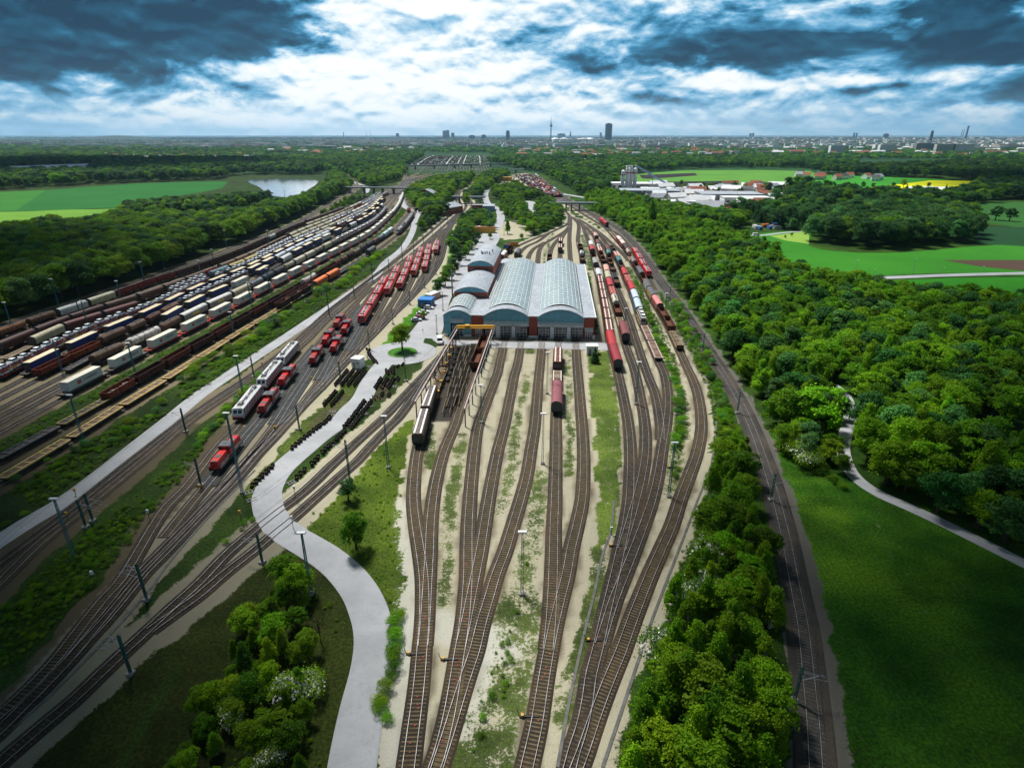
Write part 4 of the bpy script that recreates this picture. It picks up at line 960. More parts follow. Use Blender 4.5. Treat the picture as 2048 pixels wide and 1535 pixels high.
PR = dict(gondola=gondola(), gondola_load=gondola(12.2, load=True), gondola_low=gondola(13.5, 1.2), hopper=hopper(), tank=tank(), tank_band=tank(15, band=True), tank_big=tank(17.5, 1.5), tank_short=tank(10.5, 1.35),
          cov=covered(), cov_text=covered(19.0, text=True, roof=2), cov_two=covered(16, roof=2), twin=twin_roof(), flat=flat(), flat_short=flat(14), stake=flat(20, posts=True), flatd=low_flat(), transporter=car_transporter(),
          eloco=electric(), zloco=electric(True), diesel=diesel(), cont=container(), contp=container(False), trailer=trailer())
NCAR = [0]
def train(key, start, items, row, zoff=0.0, gap=.7, end=None, cyc=False, group=None):
    """couple wagons from the near end of a row; items = (kind, colour, colour2, adjective)"""
    s = proj(key, *start); smax = TRK[key]['s'][-1] if end is None else proj(key, *end)
    y0, y1 = on(key, s)[1], on(key, s+10 if s+10 < TRK[key]['s'][-1] else s-10)[1]
    d = 1 if (end is None and y1 > y0) or (end is not None and smax > s) else -1
    if end is None: smax = TRK[key]['s'][-1] if d > 0 else 0
    i = 0; n = 0; out = []
    while True:
        if i >= len(items):
            if not cyc: break
            i = 0
        kind, c1, c2, adj = (items[i]+(None,)*4)[:4]; i += 1
        if kind == 'gap': s += d*c1; continue
        p = PR[kind if kind not in ('cflat', 'tflat') else 'flat']; L = p.L
        if (s+d*L-smax)*d > (3 if cyc else 1e9): break
        m = s+d*L/2; a, b = on(key, m-L*.36), on(key, m+L*.36)
        if abs(m-L*.36) < 0 or m+L*.36 > TRK[key]['s'][-1]+4 or m < -2: break
        x, y = (a[0]+b[0])/2, (a[1]+b[1])/2; rz = math.atan2(b[1]-a[1], b[0]-a[0])+(0 if d < 0 else PI)
        n += 1; ordn = ORD[n-1] if n <= len(ORD) else '%dth' % n
        names = dict(gondola='open wagon', gondola_load='open wagon filled with scrap', gondola_low='low open wagon', hopper='hopper wagon', tank='tank wagon', tank_band='tank wagon with a pale band', tank_big='large tank wagon',
                     tank_short='short tank wagon', cov='round-roofed covered wagon', cov_text='covered wagon with a yellow panel', cov_two='covered wagon', twin='wagon with two pale roof strips', flat='flat wagon', flat_short='short flat wagon',
                     stake='stake wagon with timber deck', flatd='empty low flat wagon', transporter='two-deck car carrier wagon', eloco='electric locomotive', zloco='electric locomotive', diesel='shunting locomotive', cflat='container flat wagon', tflat='trailer flat wagon')
        lab = f"{adj or 'brown'} {names[kind]}, {ordn} {row}"
        o = p.put((x, y, ZR), rz, lab, group, c1, c2); out.append(o)
        if kind in ('cflat', 'tflat'):
            q = PR['cont' if kind == 'cflat' and adj != 'plain' else 'contp' if kind == 'cflat' else 'trailer']; sx = 1.0
            q.put((x, y, ZR+(1.3 if kind == 'cflat' else 1.35)), rz, f"{'white container' if kind == 'cflat' else 'blue box trailer with tan roof'} on the {ordn} wagon {row}", group and group+' loads')
        if kind == 'transporter':
            T_ = Matrix.Rotation(rz, 3, 'Z')
            for deck, z in (('lower', 1.05), ('upper', 3.0)):
                if deck == 'lower' and y > 330: continue
                for k in range(3):
                    if y > 420 and k == 1 and deck == 'lower': continue
                    if deck == 'lower' and k == 1 and n % 2: continue
                    v = T_ @ Vector((-5.2+k*5.1, 0, 0)); c = random.choice(((.75,.8,.85), (.8,.83,.86), (.7,.78,.84), (.8,.83,.86), (.08,.1,.12) if random.random() < .5 else (.72, .76, .8)))
                    cm = CARM[NCAR[0] % 2]; NCAR[0] += 1; o2 = ob('car', cm, None, c, (x+v.x, y+v.y, ZR+z)); o2.rotation_euler = (0, 0, rz+PI)
                    cn = 'black' if c[0] < .2 else 'white'
                    tag(o2, f"{cn} car, {deck} deck {('near end', 'middle', 'far end')[2-k]}, {ordn} carrier {row.replace('of the long red car carrier train', 'of the red train').replace('behind the red car carriers', 'behind the red train').replace('of the dark row by the pale flats', 'of the dark row').replace('behind the graffiti wagon row', 'of graffiti wagon row')}", 'car', 'new cars on the car carriers')
        s += d*(L+gap)
    return out
ORD = 'first second third fourth fifth sixth seventh eighth ninth tenth eleventh twelfth thirteenth fourteenth fifteenth sixteenth seventeenth eighteenth nineteenth twentieth'.split()
ORD += ['twenty-'+o for o in ORD[:9]]+['thirtieth']
BRN = (.13,.035,.025); DBR = (.06,.022,.02); RBR = (.22,.05,.03); KH = (.44,.41,.29); GRN = (.1,.12,.11); WHT = (.62,.63,.6); RED = (.42,.025,.03); LRED = (.62,.02,.015)
YEL = (.62,.42,.14); TAN = (.4,.3,.2); ORA = (.75,.13,.02); PNK = (.45,.12,.1); DGR = (.1,.1,.11); TEAL = (.06,.25,.26); PWH = (.7,.58,.52)
Y1 = 'of the yellow-edged train beside the bushes'
train('LA', (10,966), [('flat', YEL, None, 'yellow-edged')]*3+[('flat', YEL, None, 'yellow-edged')]*5+[('flat', PWH, None, 'pale-edged')]*2, Y1, end=(547,631), group='train beside the bushes')
train('LA', (552,626), [('hopper', DBR, None, 'dark brown')]*3, 'behind the yellow-edged flat wagons', group='dark hopper wagons')
train('LA', (628,580), [('cov_two', ORA, (.8,.2,.05), 'bright orange')]*2+[('flatd', (.03,.04,.08), None, 'dark blue')]*3+[('cov', DGR, None, 'dark grey')], 'from the bright orange pair', group='train with the orange wagons')
train('LA', (792,471), [('transporter', (.2,.05,.12), None, 'purple-red')]*7, 'of the curved purple carrier train', end=(831,424), group='curved car carrier train')
train('LB', (0,925), [('flatd', (.04,.045,.05), None, 'dark'), ('flatd', (.3,.22,.05), None, 'yellow-striped'), ('flatd', (.04,.045,.05), None, 'dark')], 'in front of the scrap wagon', end=(201,814), group='empty dark flats')
train('LB', (211,809), [('gondola_load', RBR, None, 'red-brown')]+[('gondola', DBR, None, 'dark brown'), ('gondola', BRN, None, 'rusty')]*6, 'of the open train beside the container train', end=(545,612), group='train of open brown wagons')
train('LB', (607,577), [('tank_big', WHT, None, 'white')], 'standing alone behind the orange wagons', group=None)
train('LB', (667,538), [('tank_short', BRN, None, 'brown'), ('tank_short', (.16,.09,.06), None, 'tan'), ('tank_short', DBR, None, 'dark'), ('tank', (.3,.24,.18), None, 'beige'), ('tank', (.1,.06,.07), None, 'plum'), ('tank', DGR, None, 'grey'), ('tank', (.25,.15,.12), None, 'brown'), ('tank', (.35,.45,.48), None, 'pale blue'), ('cov', (.5,.6,.65), None, 'pale blue'), ('cov', (.6,.63,.62), None, 'white')], 'of the tank train beside the orange wagons', end=(806,440), group='tank wagon train')
train('LC', (121,799), [('cflat', DGR if k < 2 else LRED, None, 'grey' if k < 2 else 'red') for k in range(13)]+[('cflat', LRED, None, 'plain')]*9+[('cov', WHT, None, 'white')]*12, 'of the white container train', end=(801,405), group='white container train')
train('LD', (188,735), [('tank_band', (.12,.08,.05), TAN, 'rusty brown'), ('gap', 1), ('tank_big', (.66,.64,.6), None, 'white'), ('tank', (.13,.075,.05), None, 'rusty'), ('cov_text', (.3,.28,.27), WHT, 'grey'), ('cov_text', (.3,.28,.28), WHT, 'grey'), ('cov', KH, None, 'khaki'), ('tank', (.25,.3,.33), None, 'grey'), ('tank', (.05,.08,.11), None, 'blue-black'), ('tank', (.08,.09,.1), None, 'dark grey'), ('tank', KH, None, 'khaki'), ('cov', (.5,.45,.36), None, 'cream'), ('cov', (.45,.42,.33), None, 'cream'), ('tank', KH, None, 'khaki'), ('cov', KH, None, 'khaki'), ('tank', (.4,.4,.33), None, 'cream')]+[('transporter', (.25,.04,.1), None, 'purple-red')]*12, 'behind the white containers', end=(776,418), group='train behind the white containers')
train('LD2', (128,750), [('flatd', (.03,.03,.04), None, 'black'), ('gap', 34), ]+[('tflat', DGR, None, 'grey'), ('tflat', DGR, None, 'grey'), ('tflat', (.1,.12,.3), None, 'blue'), ('cflat', DGR, None, 'plain'), ('gap', 8), ('tflat', DGR, None, 'grey'), ('flatd', DBR, None, 'brown'), ('cov', (.62,.64,.64), None, 'white'), ('gap', 4)]*3, 'of the mixed trailer row', end=(768,412), group='mixed trailer row')
train('LE', (84,758), [('gondola', RBR, None, 'red-brown'), ('gondola', (.28,.07,.03), None, 'painted'), ('tank', (.14,.08,.06), None, 'mottled'), ('tank_short', (.2,.13,.1), None, 'mottled'), ('tank_short', (.15,.06,.05), None, 'brown'), ('tank', (.2,.1,.07), None, 'tan'), ('transporter', (.2,.05,.04), None, 'rusty'), ('transporter', (.2,.05,.04), None, 'rusty'), ('transporter', (.2,.05,.04), None, 'rusty'), ('transporter', (.2,.05,.04), None, 'rusty'), ('tflat', DGR, None, 'grey'), ('tflat', DGR, None, 'grey')]+[('cov', (.55,.6,.66), None, 'bluish white')]*6+[('tflat', DGR, None, 'grey'), ('gondola', BRN, None, 'brown'), ('gap', 12)]*6, 'behind the graffiti wagon row', end=(765,405), group='graffiti wagon row')
train('LG', (49,759), [('tflat', DGR, None, 'grey')]*14+[('cov', (.4,.38,.35), None, 'beige')]*2+[('gap', 20)]+[('transporter', (.3,.03,.05), None, 'red')]*5+[('tflat', DGR, None, 'grey')]*8, 'of the blue trailer train', end=(756,408), group='blue trailer train')
train('LH', (0,762), [('transporter', (.5,.02,.02), None, 'bright red')]*8+[('gap', 6)]+[('transporter', (.16,.05,.03), None, 'rusty')]*10+[('cov', KH, None, 'khaki')]*4+[('transporter', (.4,.03,.05), None, 'red')]*16, 'of the long red car carrier train', end=(752,403), group='red car carrier train')
train('LH2', (12,726), [('cont', None) if False else ('flat_short', TAN, None, 'tan'), ('cov', KH, None, 'khaki'), ('cov', (.12,.035,.035), None, 'red-brown'), ('cov', (.12,.04,.035), None, 'red-brown'), ('gap', 24), ('transporter', (.35,.03,.03), None, 'red'), ('transporter', (.35,.03,.03), None, 'red'), ('gap', 3), ('tank_big', (.25,.4,.44), None, 'pale turquoise'), ('cov', (.45,.36,.14), None, 'straw-coloured'), ('cov', (.45,.36,.14), None, 'straw-coloured')]+[('transporter', (.2,.05,.04), None, 'rusty')]*4+[('cov', KH, None, 'khaki')]*5+[('transporter', (.35,.04,.05), None, 'red')]*4+[('cov', (.6,.6,.54), None, 'cream')]*4+[('transporter', (.3,.05,.06), None, 'red')]*8, 'behind the red car carriers', end=(738,413), group='covered wagons behind the red car carriers')
train('LI', (2,709), [('cov', DBR, None, 'dark brown')]*3+[('cov', (.13,.075,.05), None, 'brown')]*4+[('gondola', (.5,.02,.02), None, 'bright red')]+[('cov', (.16,.1,.06), None, 'tan-brown')]*3+[('gondola', BRN, None, 'rusty')]*4+[('cov', KH, None, 'khaki')]*5+[('cov', (.4,.38,.34), None, 'pale grey')]*3+[('tank_short', KH, None, 'khaki')]*3+[('gondola', (.4,.05,.04), None, 'red')]*3+[('transporter', (.3,.05,.06), None, 'red')]*8, 'of the dark row by the pale flats', end=(700,425), group='dark covered train')
train('LJ', (0,693), [('flat', KH, None, 'khaki')]*13+[('gondola_low', (.3,.28,.22), None, 'grey')]*3+[('cov', (.35,.32,.2), None, 'sand-coloured')]*4+[('tank_short', (.45,.36,.26), None, 'cream')]*5+[('cov', (.5,.48,.4), None, 'cream')]*3+[('cov', DGR, None, 'grey')]*5, 'of the pale flat row by the red wagons', end=(665,440), group='pale flat row')
train('LK', (-10,683), [('tank', (.25,.12,.06), None, 'orange-brown'), ('tank', (.14,.08,.05), None, 'brown'), ('cov_two', (.5,.53,.52), (.45,.5,.48), 'white ribbed'), ('cov_two', (.5,.46,.28), (.55,.53,.38), 'cream'), ('gap', 1)]+[('gondola', (.22,.03,.03), None, 'red')]*3+[('gondola', DBR, None, 'dark red')]*8+[('tank', (.5,.52,.5), None, 'white')]+[('gondola', DBR, None, 'black-brown')]*5+[('cov', DBR, None, 'dark brown')]*6+[('gap', 40)]+[('gondola', DGR, None, 'grey')]*6, 'of the train nearest the forest', end=(640,438), group='train nearest the forest')
# locomotives
LR = (.6,.02,.02); LB_ = (.5,.08,.06)
for key, st, n, row in (('D5', (723,653), 4, 'of the nearest row of four red electrics'), ('D6', (774,594), 3, 'of the row of three red electrics'), ('D7', (798,583), 4, 'of the third red row from the nearest'), ('D8', (827,555), 4, 'of the fourth red row from the nearest'), ('D9', (849,547), 4, 'of the fifth red row from the nearest'), ('D10', (871.6,511), 2, 'of the shortest and farthest red row')):
    train(key, st, [('eloco', LR, (.65,.35,.33), 'red')]*n, row, gap=.5, group='red electric locomotives')
WH = (.62,.64,.66)
PR['zloco'].put((*on('D1', proj('D1', 497, 818)), ZR), math.atan2(*(np.array(on('D1', proj('D1', 520, 790)))-np.array(on('D1', proj('D1', 473, 852))))[::-1])+PI, 'white electric locomotive with red front and purple stripes, nearest of three', 'white electric locomotives', WH, (.5,.02,.03))


def one(kind, key, p, label, c1, c2=None, group=None, flip=False, cat=None):
    s = proj(key, *p); L = PR[kind].L; s += 0
    a, b = on(key, s-L*.36), on(key, s+L*.36)
    rz = math.atan2(b[1]-a[1], b[0]-a[0])
    return PR[kind].put(((a[0]+b[0])/2, (a[1]+b[1])/2, ZR), rz+(PI if flip else 0), label, group, c1, c2)
one('zloco', 'D1', (545,760), 'white electric locomotive with zebra stripes, middle of the three', WH, (.45,.04,.05), 'white electric locomotives')
one('zloco', 'D1', (578,718), 'white electric locomotive with zebra stripes, farthest of the three', WH, (.5,.5,.5), 'white electric locomotives')
for key, p, c, lab in (('D2', (457,918), LR, 'red shunting locomotive standing alone nearest the camera'), ('D2', (541,812), (.42,.03,.03), 'dull red shunting locomotive beside the middle white electric'), ('D2', (577,762), LR, 'red shunting locomotive beside the farthest white electric'),
                       ('D3', (633,721), (.5,.035,.03), 'small red shunting locomotive alone on the middle pit strip'), ('D3', (657,684), LR, 'red shunting locomotive, nearer of two left of the paired ones'), ('D3', (679,650), (.5,.04,.04), 'faded red shunting locomotive, farther of two on its strip'),
                       ('D4', (674,697), LR, 'bright red shunting locomotive, nearer one on the strip beside the long red row'), ('D4', (693,662), LR, 'bright red shunting locomotive, farther one on the strip beside the long red row')):
    one('diesel', key, p, lab, c, None, 'red shunting locomotives')
one('diesel', 'LB', (817,424), 'tiny red locomotive in front of the brick workshops', LR)
# right-hand sidings
def row(key, st, items, text, end=None, group=None): return train(key, st, items, text, end=end, group=group, gap=.6)
row('F1', (836,897), [('twin', (.13,.1,.09), (.68,.68,.7), 'grey'), ('twin', (.13,.1,.09), (.68,.68,.7), 'grey'), ('stake', TAN, None, 'timber-loaded')], 'on the track beside the bogie store', group='wagons by the bogie store')
row('F2', (950,742), [('gondola', (.15,.06,.03), None, 'rust-lined')]*2, 'standing between the bogie store and the shed', group='open wagons by the bogie store')
row('F6', (1114,832), [('cov', (.26,.08,.1), None, 'wine-red'), ('flat_short', PWH, None, 'pale'), ('twin', BRN, PWH, 'brown'), ], 'standing in front of the shed doors', group='wagons in front of the shed')
row('F8', (1235,743), [('cov', (.28,.02,.03), None, 'dark red'), ('gap', -1.5), ('cov', RED, None, 'crimson')], 'standing right of the white cabin', group='crimson wagons')
row('F8', (1216,679), [('twin', BRN, PWH, 'brown')]*6+[('cov_two', (.55,.6,.66), (.55,.6,.66), 'pale')]+[('flat_short', TAN, None, 'tan'), ('cov', (.3,.3,.28), None, 'grey'), ('gondola', BRN, None, 'brown'), ('gap', 12), ('cov', RED, None, 'red'), ('cov_two', WHT, WHT, 'white')], 'of the row beside the shed wall', end=(1168,462), group='row beside the shed wall')
row('F9', (1250,688), [('cov', (.2,.05,.05), None, 'wine-red'), ('flat_short', TAN, None, 'tan'), ('gondola', (.16,.06,.03), None, 'rust-lined'), ('tank', (.62,.6,.5), None, 'cream'), ('twin', PNK, PNK, 'pink'), ('cov', RED, None, 'red'), ('cov', (.45,.44,.3), None, 'olive-cream'), ('cov_two', (.55,.2,.15), (.7,.35,.28), 'salmon'), ('flat_short', (.02,.03,.1), None, 'navy'), ('gondola', (.1,.04,.03), None, 'dark'), ('gondola', (.12,.05,.03), None, 'brown'), ('twin', PNK, PWH, 'pink-roofed'), ('tank_short', (.6,.62,.62), None, 'white'), ('cov', BRN, None, 'brown'), ('gondola', BRN, None, 'brown'), ('cov', (.5,.3,.25), None, 'brown')], 'of the second row from the shed wall', end=(1186,469), group='second row from the shed wall')
row('F10', (1234,576), [('gondola_low', DGR, None, 'dark grey'), ('flatd', DGR, None, 'grey'), ('gondola_low', DGR, None, 'grey'), ('gondola', (.1,.05,.02), None, 'brown'), ('gondola', BRN, None, 'brown'), ('tank', (.12,.3,.3), None, 'teal'), ('cov', BRN, None, 'brown')], 'of the third row from the shed wall', end=(1203,487), group='third row from the shed wall')
row('F11', (1316,723), [('flat', (.55,.38,.36), None, 'pink-grey')]*2+[('transporter', YEL, None, 'yellow')]*1+[('cov_two', (.15,.25,.45), (.5,.58,.66), 'blue and silver')]*2+[('cov', RED, None, 'crimson'), ('twin', PNK, PNK, 'pink'), ('cov', RED, None, 'crimson')]+[('gap', 5), ('gondola', DGR, None, 'grey'), ('tank', TEAL, None, 'teal'), ('twin', PNK, PWH, 'pink-roofed'), ('gondola', DGR, None, 'dark'), ('gondola_low', DGR, None, 'dark')], 'of the row left of the tall shrubs', end=(1221,500), group='row left of the tall shrubs')
row('F12', (1362,702), [('stake', TAN, None, 'timber-decked'), ('gondola', (.15,.06,.03), None, 'rust-lined'), ('gondola', (.15,.06,.03), None, 'rust-lined'), ('cov_two', PNK, (.6,.22,.22), 'pink'), ('cov_two', (.55,.4,.1), DGR, 'grey-roofed'), ('cov_two', (.5,.5,.4), DGR, 'grey-roofed'), ('gondola', (.15,.06,.03), None, 'brown'), ('cov', DGR, None, 'grey'), ('gondola', (.15,.06,.03), None, 'brown'), ('tank', (.3,.24,.24), None, 'grey'), ('flat_short', TAN, None, 'tan'), ('tank', (.5,.4,.32), None, 'cream'), ('cov', DBR, None, 'dark'), ('cov_two', PNK, PWH, 'pink-roofed'), ('cov_two', RED, PWH, 'red'), ('flat', TAN, None, 'tan'), ('flat', TAN, None, 'tan')], 'of the row beside the main line shrubs', end=(1201,449), group='row beside the main line shrubs')
train('F15', (1298,558), [('eloco', LR, (.6,.3,.3), 'red and white')]*4, 'of the electrics coupled beside the main line', gap=.5, group='electrics beside the main line')
train('F15', (1216,455), [('cov', RED, None, 'red')]*2, 'pair alone beside the main line', gap=.5, group='red pair beside the main line')
one('twin', 'N6', (1120,503), 'brown wagon with two pale roof strips, nearest behind the shed', BRN, PWH); one('twin', 'N6', (1120,490), 'brown wagon with pale roof strips, farther one behind the shed', BRN, PWH)
one('gondola', 'N5', (1099,523), 'dark open wagon behind the gap between the glass roofs', DBR)
one('cov', 'N2', (1036,514), 'grey round-roofed wagon behind the shed roof', DGR); one('cov_two', 'N1', (1007,518), 'orange-sided wagon with white roof behind the annex', (.6,.18,.07), (.7,.7,.72)); one('gondola', 'N1', (1018,505), 'small brown wagon behind the orange-sided one', DBR)
row('N8', (1162,528), [('gondola_low', DGR, None, 'grey'), ('tank_short', (.65,.66,.68), None, 'white'), ('gondola', DBR, None, 'dark'), ('gondola', DBR, None, 'dark'), ('flat_short', TAN, None, 'tan')], 'behind the right rear corner of the shed', end=(1156,470), group='wagons behind the shed corner')
print('cars', NCAR[0])
# the two distant yards: rows of stock seen as boxes with rounded roofs
FARM = {}
def far_wagon(k):
    b = B()
    if k == 0: b.prism([(1.4, .6)]+arch(1.4, 3.3, 4.0, 4)+[(-1.4, .6)], -7, 7, 0)
    elif k == 1: gb = [b.box(0, s*1.35, 2, 14, .1, 2.2, 0) for s in (-1, 1)]; b.box(0, 0, 1, 14, 2.7, .3, 0); [b.box(s*6.95, 0, 2, .1, 2.6, 2.2, 0) for s in (-1, 1)]
    elif k == 2: b.cyl((-6, 0, 2.6), (6, 0, 2.6), 1.4, n=10); b.box(0, 0, .9, 14, 2.2, .4, 0)
    else: b.box(0, 0, 1.0, 14, 2.6, .5, 0); b.box(0, 0, 2.7, 12, 2.5, 2.7, 0)
    return b.mesh('far_wagon', 'rusty')
FARM = [far_wagon(k) for k in range(4)]
FC = [BRN, DBR, (.25,.04,.04), DGR, KH, (.6,.6,.58), (.05,.06,.09), (.08,.1,.22), PNK, BRN, DBR]
nf = 0; FARV = []
def far_row(key, st, en, p, text, group, white=False, single=True):
    global nf
    s0, s1 = sorted((proj(key, *st), proj(key, *en))); s = s0+7
    while s < s1-7:
        if random.random() < p:
            x, y = on(key, s); a, b_ = on(key, max(0, s-4)), on(key, s+4); c = random.choice(FC) if not white else random.choice(((.65,.65,.62), (.6,.6,.58), BRN))
            k = random.randrange(4); rz = math.atan2(b_[1]-a[1], b_[0]-a[0]); nf += 1
            if single:
                o = ob('freight_wagon', FARM[k], None, c, (x, y, ZR)); o.rotation_euler = (0, 0, rz)
                cn = 'white' if c[0] > .5 else 'pale' if c[0] > .26 else 'dark' if c[0] < .12 else 'red-brown'
                tag(o, f"{cn} {('roofed','open','tank','box')[k]} wagon {text}", 'freight wagon', f"{group}, {cn} {('roofed','open','tank','box')[k]}")
            else: FARV.append((x, y, rz, c))
        s += 15.2
for i, k in enumerate(RY): far_row(k, (1032+i*3.8, 352), (1106+i*2.4, 397), .8, 'in the packed yard beyond the right bridge', 'right far yard wagons', single=i < 8)
for i, k in enumerate(FY): far_row(k, (828+i*5.5, 333), (862+i*3.96, 313), (.25 if i % 2 else .5) if i not in (2, 12, 16, 18, 24) else .85, 'x', 'x', i in (2, 12, 16, 18, 24), single=False)
b = B(); cm = {}
for x, y, rz, c in FARV:
    mi = 0 if c[0] > .5 else 1 if c[0] > .1 else 2; b.box(x, y, ZR+2.3, 14, 2.7, 3.0, mi, rz)
tag(ob('freight_wagons', b.mesh('freight_wagons', 'cont_white', 'rust', 'dark_grey')), 'hundreds of parked wagons in the wide yard beyond the long bridge', kind='stuff')
print('far wagons', nf)
# ---------------------------------------------------------------- engine shed
ROT = math.radians(-4.0); SO = Vector((2.3, 218.6, 0))
def _brickwall(t, b):
    co = t.new('ShaderNodeTexCoord').outputs['Object']; x, y, z = t.sep(co)
    br = t.new('ShaderNodeTexBrick'); t.put(br.inputs['Vector'], t.xyz(t.m('ADD', x, y), z, 0.)); br.inputs['Scale'].default_value = 2.2
    br.inputs['Color1'].default_value = (.42, .085, .04, 1); br.inputs['Color2'].default_value = (.32, .065, .035, 1); br.inputs['Mortar'].default_value = (.2, .1, .07, 1); br.inputs['Mortar Size'].default_value = .02
    n = t.noise(co, .4, 4); t.put(b.inputs['Base Color'], t.mix(t.sm(n, .3, .75, 0, .4), br.outputs[0], (.12, .03, .02))); b.inputs['Roughness'].default_value = .9
mat('brick_wall', _brickwall)
def _clad(t, b):
    co = t.new('ShaderNodeTexCoord').outputs['Object']; x, y, z = t.sep(co)
    wv = t.m('FRACT', t.m('MULTIPLY', x, 1.6)); n = t.noise(co, .5, 4)
    c = t.mix(t.sm(wv, .0, .25), (.08, .26, .36), (.16, .44, .56)); t.put(b.inputs['Base Color'], t.mix(t.sm(n, .3, .7, 0, .4), c, (.07, .17, .19))); b.inputs['Roughness'].default_value = .6
mat('clad_wall', _clad)
def _glassroof(t, b):
    co = t.new('ShaderNodeTexCoord').outputs['Object']; n = t.noise(co, .25, 5, .6); n2 = t.noise(co, 1.5, 3)
    c = t.mix(t.sm(n, .3, .7), (.2, .29, .33), (.36, .43, .45)); t.put(b.inputs['Base Color'], t.mix(t.sm(n2, .3, .8, 0, .5), c, (.22, .3, .36))); b.inputs['Roughness'].default_value = .22; b.inputs['Specular IOR Level'].default_value = .6
mat('glass_roof', _glassroof)
simple('roof_sheet', (.4, .44, .5), .55, 0, .12, .08, fine=.6); simple('rib_white', (.78, .8, .78), .5); simple('door_white', (.8, .83, .86), .6, 0, .1, .5)
def shed():
    r = empty('engine_shed', SO, ROT); tag(r, 'large brick engine shed with two glazed barrel roofs and a smaller one', 'shed')
    D = 100.0; EV = 8.4
    bays = [(-28.8, -18.0, 10.4, 25, 4.5), (-13.3, 4.2, 11.3, D, 5.0), (7.4, 25.0, 11.3, D, 5.0)]
    bits('brick_pier', 'brick_wall', r, [((x0+x1)/2, .25, EV/2, x1-x0, .5, EV) for x0, x1 in ((-18.0, -13.3), (4.2, 7.4), (25.0, 29.0))])
    bits('side_wall', 'brick_wall', r, [(28.75, D/2+.3, EV/2, .5, D-.4, EV), (-13.1, 25+(D-25)/2, EV/2, .5, D-25, EV), (8, D, EV/2, 41.5, .5, EV), (-28.55, 12.7, EV/2, .5, 24.8, EV), (-21.0, 25.2, EV/2, 15, .5, EV)])
    def arc(x0, x1, z0, z1, n=20): c, w = (x0+x1)/2, (x1-x0)/2; h = z1-z0; R = (w*w+h*h)/(2*h); a = math.asin(w/R); return [(c+R*math.sin(-a+2*a*k/n), z1-R+R*math.cos(-a+2*a*k/n)) for k in range(n+1)]
    for bi, (x0, x1, zc, d, dw) in enumerate(bays):
        g = B(); A = arc(x0, x1, EV-.5, zc); g.prism([(x0, 5.0)]+A+[(x1, 5.0)], .12, .42, 0, ax='y')
        ob('gable', g.mesh('gable', 'clad_wall'), r)
        v = B(); A2 = arc(x0-.3, x1+.3, EV-.3, zc+.25); A3 = [(x, z-.22) for x, z in A2]
        v.prism(A2+A3[::-1], -.5, 5.5 if bi else 4.5, 0, ax='y'); v.prism(A2+A3[::-1], d-3, d+.4, 0, ax='y')
        ob('barrel_roof', v.mesh('barrel_roof', 'roof_sheet'), r)
        s0 = 5.5 if bi else 4.5; g2 = B(); A4 = arc(x0+.2, x1-.2, EV-.1, zc+.75); A5 = [(x, z-.2) for x, z in A4]; g2.prism(A4+A5[::-1], s0, d-3, 0, ax='y')
        sk = ob('skylight', g2.mesh('skylight', 'glass_roof'), r)
        rb = B(); nr = 24 if bi else 7
        A6 = arc(x0+.1, x1-.1, EV-.1, zc+.9); A7 = [(x, z-.22) for x, z in A6]
        for k in range(nr+1): y = s0+(d-3-s0)*k/nr; rb.prism(A6+A7[::-1], y-.2, y+.2, 0, ax='y')
        for k in range(1, 20, 2):
            a, b_ = A4[k], A4[k+1] if k < 20 else A4[k]; rb.box(a[0], (s0+d-3)/2, a[1]+.05, .12, d-3-s0, .1)
        ob('glazing_bars', rb.mesh('glazing_bars', 'rib_white'), sk)
    bits('flat_roof', 'roof_sheet', r, [(-15.6, D/2, EV+.15, 5.6, D, .3), (5.8, D/2, EV+.15, 4.2, D, .3), (27.2, D/2-.2, EV+.15, 4.6, D+.6, .3)])
    bits('parapet', 'rib_white', r, [(29.4, D/2, EV+.1, .35, D+.8, .5), (-13.6, 62, EV+.45, .5, 75, .5), (-11.9, 60, EV+.4, .2, 74, .3)]+[(x, -.1, EV+.2, 3.6 if x > 0 else 4.7, .3, .4) for x in (-15.6, 5.8, 27.2)])
    # doors: dark glazed gates between white panels
    def gate(x, w, h=4.4):
        f = B(); f.box(x, -.02, h/2, w, .12, h)
        o = ob('gate', f.mesh('gate', 'glass_dark'), r); m = B()
        for k in range(5): m.box(x, -.1, .1+k*(h-.2)/4, w, .06, .12)
        for k in range(4): m.box(x-w/2+.06+k*(w-.12)/3, -.1, h/2, .1, .06, h)
        ob('gate_frame', m.mesh('gate_frame', 'door_white'), o)
    for x in (-23.3, -10.9+.4, -4.9, 1.4, 9.9, 16.2, 22.6): gate(x, 4.1)
    gate(-15.2, 2.6, 3.0); gate(27.0, 2.6, 3.0)
    bits('white_panel', 'door_white', r, [(x, -.03, 2.5, 1.5, .14, 5.0) for x in (-7.7, -1.75, 13.05, 19.4)])
    bits('lintel', 'door_white', r, [((x0+x1)/2, -.05, 4.85, x1-x0, .1, .5) for x0, x1 in ((-13.3, 4.2), (7.4, 25.0))])
    bits('plinth', 'door_white', r, [(-28, 0, .5, 1.6, .5, 1.0), (-19.5, 0, .4, 2.8, .5, .8), (28.9, -.1, .8, .8, .6, 1.6), (5.8, -.08, .5, 3.6, .2, .9)])
    for q_, w_ in ((-27.3, 2.6), (-19.6, 3.2)): lw = B(); lw.box(q_, .1, 2.6, w_, .3, 5.2); ob('side_wall', lw.mesh('side_wall', 'clad_wall'), r)
